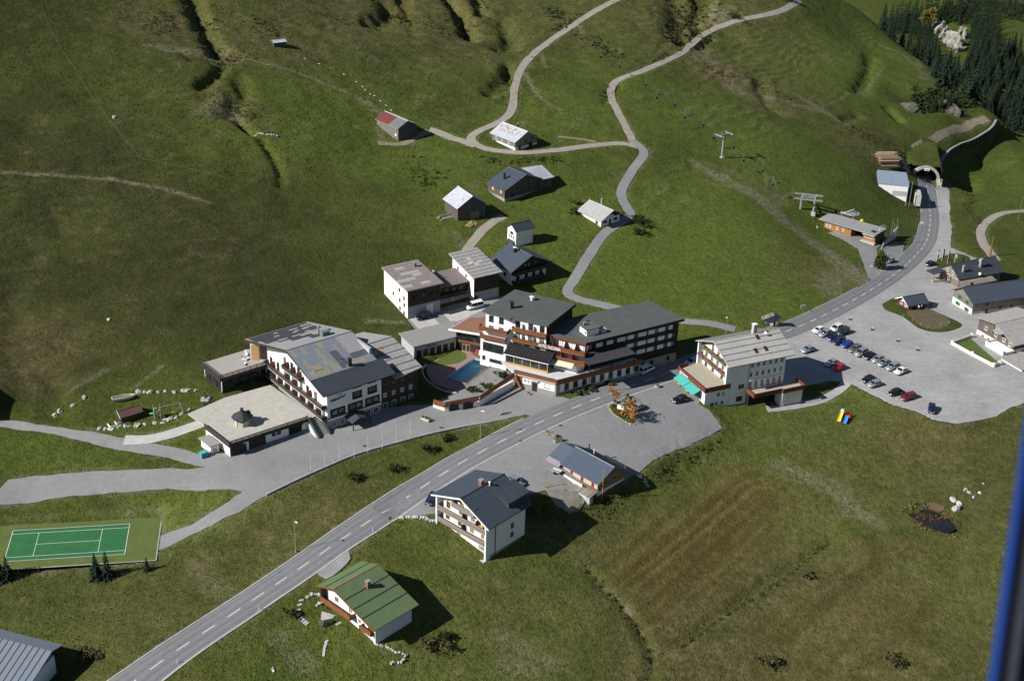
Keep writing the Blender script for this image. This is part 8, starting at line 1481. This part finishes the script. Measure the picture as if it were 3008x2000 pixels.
# ------------------------------------------------------------------ scrub on the rough upper slopes, reeds and tussocks
def scatter(lines, n, seed, spread):
    rng = np.random.RandomState(seed); out = []
    for pts in lines:
        pl = smooth_pl(gpl(pts), 2)
        for _ in range(n): a = pl[rng.randint(len(pl))]+rng.randn(2)*spread; out.append((a[0], a[1], ZG(*a)+.05))
    return out
def scrub(name, lines, n, spread, rad, per, leaf, mat, seed, label):
    bm = bmesh.new(); clumps(bm, scatter(lines, n, seed, spread), rad, per, leaf, seed); o = link(name, mesh_of(bm, name), mat, kind='stuff'); o['label'] = label; o['category'] = 'scrub'
scrub('scrub', [[(1990, 0), (2000, 50), (1990, 110)], [(2055, 0), (2045, 50), (2050, 100)], [(2020, 20), (2030, 90)]], 80, 4.0, 1.0, 14, .3, shrubm[1], 3, 'dark brown scrub in the gullies at the top')
scrub('scrub', [[(1120, 20), (1200, 60)], [(1310, 0), (1380, 105)], [(1630, 30), (1640, 60)], [(1400, 0), (1415, 40)], [(1740, 120), (1820, 170)], [(560, 0), (600, 70), (640, 140)]], 40, 2.5, .7, 10, .25, shrubm[0], 4, 'dark heather scrub along the upper gullies')
scrub('scrub', [[(2070, 190), (2150, 240)], [(2220, 220), (2280, 270), (2340, 300)], [(2560, 400), (2640, 450)], [(2500, 380), (2560, 410)]], 60, 3.0, .5, 10, .2, shrubm[1], 5, 'russet dwarf shrubs on the right hill')
scrub('scrub', [[(2240, 1745), (2320, 1680), (2430, 1590)], [(2010, 1890), (2200, 1760)], [(1725, 1670), (1790, 1740), (1890, 1870), (1912, 1930)]], 150, .4, .28, 7, .13, shrubm[2], 6, 'leafy weeds along the meadow ditches')
scrub('scrub', [[(2880, 305), (2950, 330)], [(2860, 290), (2920, 335)], [(2775, 225), (2780, 250)]], 50, 2.2, 1.2, 14, .35, shrubm[3], 7, 'rust-red bushes along the forest edge')
scrub('scrub', [[(2690, 300), (2740, 285), (2800, 290)], [(2700, 310), (2780, 305)], [(2740, 320), (2800, 320)], [(2780, 270), (2830, 300)]], 60, 2.4, 2.0, 22, .45, shrubm[0], 8, 'dark bushes over the rock above the gallery')
scrub('scrub', [[(680, 1190), (780, 1140)], [(640, 1210), (760, 1155)], [(930, 1215), (1000, 1260)]], 40, .6, .5, 10, .15, shrubm[2], 9, 'garden plants between pavilion and paved terrace')
scrub('scrub', [[(1330, 1195), (1420, 1160), (1470, 1110)]], 50, .8, .5, 10, .14, leaf_mat('white_bloom', (.35, .36, .25), .5), 10, 'pale blooming plants along the ramp')
# grass tufts over all meadows
def tufts(n, seed):
    rng = np.random.RandomState(seed); px = rng.uniform(-20, 3030, n); py = rng.uniform(-20, 2020, n); p = G(px, py); ok = np.isfinite(p).all(1) & (p[:, 1] < 690) & (p[:, 0] > -250) & (p[:, 0] < 295); p = p[ok]
    i = np.clip(np.searchsorted(GX, p[:, 0])-1, 0, nx-2); j = np.clip(np.searchsorted(GY, p[:, 1])-1, 0, ny-2); keep = (dpav[j, i] > .8); p = p[keep]; i = i[keep]; j = j[keep]
    a = (p[:, 0]-GX[i])/(GX[i+1]-GX[i]); b = (p[:, 1]-GY[j])/(GY[j+1]-GY[j]); zz = z[j, i]*(1-a)*(1-b)+z[j, i+1]*a*(1-b)+z[j+1, i]*(1-a)*b+z[j+1, i+1]*a*b
    m_ = len(p); th = rng.uniform(0, 6.28, m_); s = rng.uniform(.10, .30, m_)*(1+.8*hill[j, i]); h = rng.uniform(.05, .20, m_)*(1+.5*hill[j, i])*(1-.6*brown_z[j, i]); c, sn = np.cos(th)*s, np.sin(th)*s; lean = rng.randn(m_, 2)*.12
    V_ = np.empty((m_, 3, 3)); V_[:, 0] = np.stack([p[:, 0]-c, p[:, 1]-sn, zz-.04], -1); V_[:, 1] = np.stack([p[:, 0]+c, p[:, 1]+sn, zz-.04], -1); V_[:, 2] = np.stack([p[:, 0]+lean[:, 0], p[:, 1]+lean[:, 1], zz+h], -1)
    me = bpy.data.meshes.new('grass_tufts'); me.vertices.add(m_*3); me.vertices.foreach_set('co', V_.astype(np.float32).ravel()); me.loops.add(m_*3); me.loops.foreach_set('vertex_index', np.arange(m_*3, dtype=np.int32)); me.polygons.add(m_); me.polygons.foreach_set('loop_start', np.arange(0, m_*3, 3, dtype=np.int32)); me.polygons.foreach_set('loop_total', np.full(m_, 3, np.int32)); me.update(calc_edges=True)
    for nm, A_ in (('brown', brown_z), ('dry', dry), ('lush', lush), ('bare', bare), ('mown', mown), ('stripe', stripe)):
        at = me.attributes.new(nm, 'FLOAT', 'POINT'); at.data.foreach_set('value', np.repeat(A_[j, i], 3).astype(np.float32))
    o = link('grass_tufts', me, M_grass, kind='stuff'); o['label'] = 'grass tussocks over the meadows'; o['category'] = 'grass'
tufts(120000, 12)
# ================================================================== forest across the valley
rng = np.random.RandomState(21); FP = np.array([(2560, 80), (2620, 55), (2700, 35), (2780, 12), (2860, 0), (3045, 30), (3045, 530), (2900, 500), (2800, 330), (2560, 130)], float); cand = []
CLR = [np.array([(2725, 60), (2790, 50), (2845, 70), (2850, 150), (2835, 232), (2775, 225), (2735, 150)], float), np.array([(2935, 55), (3040, 75), (3040, 190), (2960, 165), (2930, 130)], float)]
Q_ = rng.uniform((2550, 0), (3045, 530), (12000, 2)); Q_ = Q_[in_poly(Q_[:, 0], Q_[:, 1], FP)]
for c in CLR: Q_ = Q_[~in_poly(Q_[:, 0], Q_[:, 1], c)]
Gq = G(Q_[:, 0], Q_[:, 1]); ok = (Gq[:, 1] > 730) & (np.abs(H(Gq[:, 0], Gq[:, 1])-Gq[:, 2]) < 3) & (Gq[:, 1] < 1350); Gq = Gq[ok]; XY = np.empty((0, 2))
for p in Gq:
    if len(cand) < 1500 and (len(XY) == 0 or (np.abs(XY-p[:2]).sum(1) > 6.0).all()): cand.append((p[0], p[1], gz(p[0], p[1])+(0 if p[1] < 700 else -1.5))); XY = np.vstack([XY, p[:2]])
cr = smooth_pl(gpl([(2575, 92), (2600, 114), (2650, 150), (2700, 184), (2760, 244), (2800, 278)]), 2)
for _ in range(150):                       # trees rooted behind the crest, only their tops in view
    a = cr[rng.randint(len(cr))]+np.array([rng.uniform(4, 40), rng.uniform(25, 120)])
    if (np.abs(XY-a).sum(1) > 6).all(): cand.append((a[0], a[1], gz(*a))); XY = np.vstack([XY, a])
cand.sort(key=lambda a: a[1]); FOREST = cand[:298]
for k, c in enumerate(FOREST):
    h = 12+10*rng.rand()**1.5; spruce((c[0], c[1], c[2]-.3), h, k, 'dark spruce in the forest across the valley beyond the hill crest', 'spruces of the valley forest', fat=1.0+.25*rng.rand())
if len(cand) > 298:
    bm = bmesh.new(); base = bmesh.new(); base.from_mesh(spruce_meshes(9, 10, 2.1, 9, 7)[0]); vb = [v.co.copy() for v in base.verts]; fb_ = [[v.index for v in f.verts] for f in base.faces]; base.free(); V_ = []; F_ = []
    for c in cand[298:]:
        s = (12+9*rng.rand())/10; n0 = len(V_); V_ += [(c[0]+v.x*s*1.1, c[1]+v.y*s*1.1, c[2]+v.z*s) for v in vb]; F_ += [tuple(i+n0 for i in f) for f in fb_]
    me = bpy.data.meshes.new('far_forest'); me.from_pydata(V_, [], F_); o = link('far_forest', me, needle, kind='stuff'); o['label'] = 'dense spruce forest beyond the nearest trees of the valley'; o['category'] = 'forest'; bm.free()
for x, y, h, v, lab in ((2768, 268, 20, 2, 'tallest dark spruce standing on the crest above the rock'), (2585, 90, 15, 3, 'spruce at the left end of the crest line'), (2604, 112, 11, 1, 'smaller spruce beside the left crest spruce'), (2690, 160, 14, 0, 'spruce behind the middle of the crest'), (2660, 150, 13, 1, 'slim spruce behind the crest near its left end'), (2740, 230, 12, 2, 'spruce tucked behind the crest left of the tallest one')):
    p = g1(x, y); spruce((p[0]+2, p[1]+4, gz(p[0]+2, p[1]+4)-2), h, v, lab, fat=1.25)
leafy('larch_tree', tuple(np.array(gp(2722, 90))), 17, 4.5, leaf_mat('yellow_leaves', (.12, .115, .02)), 'single yellow-green tree at the edge of the forest clearing', 1500, seed=11, trunk=.25, leaf=.6)
# ================================================================== rocks
def rock_mat(name, c1, c2):
    m, t, b = _nodes(name); v = pos(t); f = mix(t, .5, noise(t, v, .25, 5, .7), noise(t, pos(t, (1, 1, .3)), 1.6, 5, .7)); t.links.new(ramp(t, f, [(.36, c1), (.48, tuple((a+b_)/2 for a, b_ in zip(c1, c2))), (.6, c2)]), b.inputs['Base Color']); b.inputs['Roughness'].default_value = .95; bump(t, b, f, 1, .5); return m
pale_r = rock_mat('limestone', (.075, .08, .045), (.36, .35, .325)); dark_r = rock_mat('crag_rock', (.022, .024, .012), (.11, .10, .08)); bstone = rock_mat('boulder_stone', (.17, .17, .16), (.52, .51, .48))
def rock(name, p, size, mat, label, seed, cat='rock', sub=3, group=None, rough=.35):
    rg = random.Random(seed); bm = bmesh.new(); bmesh.ops.create_icosphere(bm, subdivisions=sub, radius=1); o3 = rg.uniform(0, 90)
    for v in bm.verts:
        c = v.co; n = float(vn(np.array(c.x*1.3+o3), np.array(c.y*1.3+c.z*2.1), .8, seed))*rough+float(vn(np.array(c.x*3+c.z*2+o3), np.array(c.y*3+c.z), .8, seed+1))*rough*.6; v.co = Vector((c.x*size[0], c.y*size[1], c.z*size[2]))*(1+n)
    return tag(link(name, mesh_of(bm, name), mat, None, tuple(p), rg.uniform(0, 3)), label, cat, group)
for k, (x, y, a, b2, c2) in enumerate(((2752, 85, 6, 4, 7), (2768, 100, 7, 4, 8), (2782, 125, 6, 4, 8), (2800, 140, 7, 4, 9), (2818, 152, 6, 4, 7), (2836, 118, 4, 3, 8), (2830, 90, 3, 3, 4))):
    p = g1(x, y); rock('rock_face', (p[0], p[1]+2, gz(*p[:2])-1.5), (a, b2, c2), pale_r, 'pale limestone rock, %s from the left in the forest clearing' % ORD2[k], 3+k*7, 'cliff', 4, 'rocks of the forest clearing', .5)
p = g1(2790, 330); rock('crag', (p[0], p[1]+2, gz(*p[:2])-1.5), (7, 3, 4.5), dark_r, 'dark rock crag under the bushes above the avalanche gallery', 5, 'rock', 5, rough=.3)
for k, (x, y, h, lab) in enumerate(((2742, 328, 7, 'spruce at the left of the bushes above the gallery'), (2762, 326, 9, 'spruce in the middle of the bushes above the gallery'), (2784, 324, 8, 'spruce at the right of the bushes above the gallery'), (2806, 318, 9, 'spruce at the crest end above the gallery'))): q = g1(x, y); spruce((q[0], q[1], gz(q[0], q[1])-.5), h, k, lab, fat=1.5)
p = g1(2668, 322); rock('crag', (p[0]+1, p[1]+1, gz(*p[:2])-1.5), (4.5, 3, 3.4), dark_r, 'small outcrop at the left end of the dark crag', 6, 'rock', 4)
M_ = lambda X, Y: (280+X/5.8075, 1130+Y/5.8075)
top = [(740, 115), (840, 120), (935, 122), (1070, 118), (1195, 105), (1345, 112), (1510, 92), (1590, 78), (1720, 85)]; low = [(65, 742), (165, 747), (270, 745), (390, 708), (510, 697), (582, 705), (700, 685), (845, 662), (1010, 635), (1150, 635), (1195, 574), (1245, 592), (1278, 562), (1375, 550), (1465, 478), (1605, 410), (1675, 504), (1790, 480), (1835, 435)]
for k, (X, Y) in enumerate(top): s = random.Random(k).uniform(.55, .9); rock('boulder', gp(*M_(X, Y)), (s, s*.8, s*.7), bstone, 'grey boulder, %s from the left in the row above the playground' % ORD2[k], 30+k, 'boulder', 2, 'boulders around the playground')
for k, (X, Y) in enumerate(low): s = random.Random(k+50).uniform(.45, .85); rock('boulder', gp(*M_(X, Y)), (s*1.2, s*.8, s*.6), bstone, 'pale boulder, %s from the left in the row below the playground' % ORD2[k], 60+k, 'boulder', 2, 'boulders around the playground')
for k, (x, y, s, lab) in enumerate(((606, 1170, 1.3, 'tall standing stone at the head of the playground steps'), (175, 1195, .9, 'larger boulder at the foot of the left bank'), (158, 1206, .8, 'boulder left of the larger one at the bank foot'), (215, 1186, .7, 'boulder right of the larger one at the bank foot'), (247, 1166, .8, 'boulder lying on the bank below the ruts'), (2810, 1495, 1.3, 'upright grey boulder right of the pond'), (2816, 1480, .9, 'flat boulder leaning behind the upright one by the pond'), (2800, 1470, 1.0, 'square pale boulder above the pond'), (2836, 1440, .6, 'small pale boulder left in the loose group above the pond'), (2848, 1450, .6, 'middle boulder of the loose group above the pond'), (2860, 1462, .6, 'lowest boulder of the loose group above the pond'), (2878, 1450, .55, 'rightmost boulder of the loose group above the pond'), (2888, 1422, .4, 'small white stone far right above the pond'), (1100, 1838, .0, ''), (960, 1832, 1.4, 'dark split boulder left of the green-roofed house'), (2804, 1962, .0, ''), (803, 1963, .5, 'single white stone in the grass right of the lower road'), (335, 345, .8, 'pale stone on the upper left meadow'), (445, 772, .5, 'small white stone in the dark meadow'), (320, 939, .6, 'white stone in the middle of the left meadow'))):
    if s: rock('boulder', gp(x, y), (s, s*.75, s*.8), bstone if 'dark' not in lab else dark_r, lab, 120+k, 'boulder', 2)
# dry stone walls and stepping stones by the green-roofed house
def stone_wall(pts, label, n, seed, s0=.32):
    rg = random.Random(seed); r = thing('dry_stone_wall', label, 'stone wall'); pl = smooth_pl(gpl(pts), .5)
    for k in range(n): q = pl[int(k*len(pl)/n)]; s = rg.uniform(.7, 1.3)*s0; P('stone', r, bstone, lambda bm: bmesh.ops.create_icosphere(bm, subdivisions=1, radius=s, matrix=Matrix.Translation((q[0]+rg.gauss(0, .12), q[1]+rg.gauss(0, .12), ZG(*q)+rg.uniform(0, .35))) @ Matrix.Rotation(rg.uniform(0, 3), 4, 'Z') @ Matrix.Diagonal((1.3, .9, .7, 1))))
stone_wall([(905, 1752), (925, 1745), (945, 1750), (950, 1765), (930, 1775)], 'rough dry stone wall at the left of the green-roofed house', 26, 1); stone_wall([(1110, 1895), (1140, 1905), (1170, 1920), (1190, 1925), (1180, 1945), (1150, 1950)], 'low curved stone edging below the green-roofed house', 34, 2, .28); stone_wall([(1178, 1522), (1210, 1520), (1245, 1522), (1282, 1532)], 'pale dry stone wall at the left foot of the slate-roofed chalet', 26, 3, .4); stone_wall([(1870, 1395), (1890, 1410), (1905, 1430)], 'line of pale stones at the lower edge of the lot behind the timber house', 12, 4, .4); stone_wall([(2672, 830), (2668, 838), (2700, 850), (2740, 858)], 'rockery edging below the restaurant terrace', 24, 5, .35); stone_wall([(2862, 915), (2885, 920), (2900, 918), (2880, 924)], 'heap of large stones at the corner of the long farmhouse', 22, 6, .6); stone_wall([(746, 390), (760, 394), (780, 399), (818, 402)], 'line of pale stones on the left hillside beside the dry gully', 14, 7, .4)
for k, (X, Y) in enumerate(((2070, 1010), (2060, 1040), (2050, 1075), (2055, 1105), (2065, 1130), (2080, 1145), (2095, 1160), (2110, 1170), (2245, 1300), (2240, 1320), (2232, 1340), (2228, 1365), (2225, 1390))):
    p = gp(X/2.34, 1330+Y/2.34); o = B('stepping_stone', None, M_conc, (-.45, .45, -.25, .25, -.1, .22)); o.location = p; o.rotation_euler = (0, 0, .4+.1*k); tag(o, 'pale stepping stone, %s from the top of the garden path left of the green-roofed house' % (ORD2[k]), 'stepping stone', 'stepping stones of the garden path')
# log piles
def logs(px, py, az, label, n, L_, seed):
    rg = random.Random(seed); p = gp(px, py); r = thing('log_pile', label, 'log pile', p, R_(az)); m_ = pm('silver_log', (.36, .33, .29), .35, 3)
    for k in range(n): y = rg.uniform(-1.3, 1.3); zz = .2+max(0, 1.2-abs(y))*rg.random()*.7; x = rg.uniform(-.6, .6); P('log', r, m_, lambda bm: tube(bm, (x-L_/2, y, zz), (x+L_/2, y+rg.uniform(-.25, .25), zz+rg.uniform(-.1, .1)), rg.uniform(.12, .2), rg.uniform(.1, .16), 6))
logs(1308, 640, 40, 'pile of silvery logs against the dark plank barn', 22, 4.2, 1); logs(1640, 1375, 60, 'stack of split firewood beside the porch of the timber house', 16, 1.4, 2)
# fire wood, manure heap
p = g1(1385, 660); rock('hay_heap', (p[0], p[1], gz(*p[:2])-.1), (2.2, 1.5, .7), gravel('straw', (.16, .11, .04), (.36, .26, .10)), 'heap of yellow straw in front of the dark plank barn', 9, 'heap', 3)
# ------------------------------------------------------------------ pond
pc = g1(2728, 1516); pz = gz(*pc[:2])
po = smooth_pl(gpl([(2650, 1500), (2672, 1489), (2705, 1490), (2740, 1502), (2775, 1520), (2803, 1550), (2798, 1568), (2765, 1566), (2720, 1548), (2680, 1522), (2650, 1500)]), .8)[:-1]
m, t, b = _nodes('pond_water'); b.inputs['Base Color'].default_value = (.012, .014, .016, 1); b.inputs['Roughness'].default_value = .04; t.links.new(ramp(t, noise(t, pos(t), .4, 3), [(.35, (.010, .012, .014)), (.65, (.022, .022, .02))]), b.inputs['Base Color'])
sheet('pond', po, m, .16, 2, 'structure', False, .5, zf=lambda x, y: np.minimum(H(x, y), pz)*0+pz+.12)
g_area('mud_bank', [(2716, 1481), (2740, 1474), (2768, 1485), (2764, 1500), (2735, 1501)], gravel('mud', (.075, .045, .025), (.16, .10, .055)), .14, sm=1.0, cut=False, jit=.5, dens=.5)
scrub('scrub', [[(2650, 1498), (2680, 1486), (2710, 1486)], [(2700, 1542), (2760, 1566), (2802, 1562)], [(2806, 1545), (2780, 1518)]], 45, .7, .45, 8, .16, leaf_mat('reed_leaves', (.13, .11, .04)), 14, 'dry reeds around the pond')
scrub('scrub', [[(2708, 1520), (2735, 1528), (2755, 1534)]], 90, .9, .5, 7, .18, leaf_mat('weed_leaves', (.10, .062, .025)), 15, 'brown water weed in the middle of the pond')
# red snow stakes, hoses and laid-out sticks on the upper meadow
for k, (x, y, lab) in enumerate(((569, 280, 'orange snow stake beside the middle gully'), (418, 20, 'orange snow stake near the top left'))):
    p = gp(x, y); r = thing('snow_stake', lab, 'stake', p); P('stake', r, redm, lambda bm: tube(bm, (0, 0, -.2), (0, 0, 2.2), .06)); B('foot', r, greenm, (-.2, .2, -.2, .2, 0, .15))
for pts, lab in (([(120, 0), (150, 90), (215, 195), (265, 270), (320, 350), (385, 430), (414, 468)], 'pale green hose lying down the left meadow'), ([(414, 468), (470, 480), (550, 500), (640, 520), (730, 535)], 'pale green hose running right from the end of the long hose')):
    pl = smooth_pl(gpl(pts), 2); bm = bmesh.new()
    for a, b2 in zip(pl[:-1], pl[1:]): tube(bm, (*a, ZG(*a)+.08), (*b2, ZG(*b2)+.08), .045, .045, 5)
    tag(link('hose', mesh_of(bm, 'hose'), pm('hose_green', (.09, .15, .08), .2, 2)), lab, 'hose')
for k, (x, y) in enumerate(((893, 170), (934, 184), (970, 199), (1008, 217), (1044, 238), (1062, 250), (1070, 259), (1085, 272), (1097, 276), (1115, 292), (1131, 306), (1146, 320))):
    p = gp(x, y); o = B('stick', None, whitem, (-.75, .75, -.06, .06, .02, .14)); o.location = p; o.rotation_euler = (0, 0, -.65+.1*(k % 3)); tag(o, 'white stick on the slope, %s from the left above the red-roofed barn' % ORD2[k], 'stick', 'white sticks above the red-roofed barn')
scrub('scrub', [[(1900, 190), (1990, 150), (2030, 118)], [(1795, 255), (1785, 290)], [(1480, 200), (1500, 260), (1495, 310)], [(1430, 470), (1500, 478), (1640, 470)], [(1300, 500), (1250, 540), (1220, 460)], [(1640, 90), (1700, 50)]], 60, 1.6, .6, 9, .2, shrubm[0], 16, 'dark growth along the banks of the tracks')
scrub('scrub', [[(500, 40), (470, 90)], [(640, 150), (700, 165)], [(660, 300), (700, 340)], [(1080, 60), (1180, 30)], [(760, 60), (800, 100)], [(1280, 60), (1330, 110)], [(1920, 20), (1960, 60)]], 90, 3.2, .5, 8, .18, shrubm[1], 17, 'brown heath on the eroded upper slopes')
scrub('scrub', [[(1900, 1400), (1970, 1370), (2060, 1330), (2110, 1290)], [(1700, 1500), (1760, 1490), (1830, 1455)], [(1560, 1500), (1620, 1510)]], 55, 1.3, .5, 9, .16, shrubm[2], 18, 'rank growth on the bank below the asphalt lot')
scrub('scrub', [[(2840, 560), (2850, 620), (2880, 660)], [(2640, 450), (2650, 500)]], 70, 1.2, .6, 9, .2, shrubm[1], 19, 'brown weeds on the verge opposite the tunnel')
# ================================================================== helicopter door strut close to the camera
def strut():
    D_ = 1.15; k = D_/FL
    def W3(px, py, d=0.): return Vector(CAM+(FWD+RGT*(px-CXP)/FL-UPV*(py-CYP)/FL)*(D_+d))
    r = thing('door_strut', 'blurred blue and black aircraft door strut at the right edge of the view', 'strut', tuple(W3(2950, 1600)))
    bl = paint('strut_blue', (.014, .045, .21)); bk = pm('strut_rubber', (.006, .006, .007), .2, 4, .7); gy = pm('strut_grey', (.035, .042, .055), .2, 4, .6); a, b_ = (3076, 700), (2866, 2200); o0 = Vector(r.location)
    def bar(x0, x1, d0, d1):
        def fn(bm):
            A_ = [W3(a[0]+x, a[1], d)-o0 for x, d in ((x0, d0), (x1, d0), (x1, d1), (x0, d1))]; prism(bm, A_, W3(*b_)-W3(*a)); bmesh.ops.bevel(bm, geom=list(bm.edges), offset=.003, segments=2, affect='EDGES', clamp_overlap=True)
        return fn
    P('blue_edge', r, bl, bar(8, 42, .0, .03)); P('rubber_seal', r, bk, bar(38, 240, .004, .05)); P('inner_rib', r, gy, bar(66, 100, -.004, .01))
strut()
cd.dof.use_dof = True; cd.dof.focus_distance = 330; cd.dof.aperture_fstop = 5.6
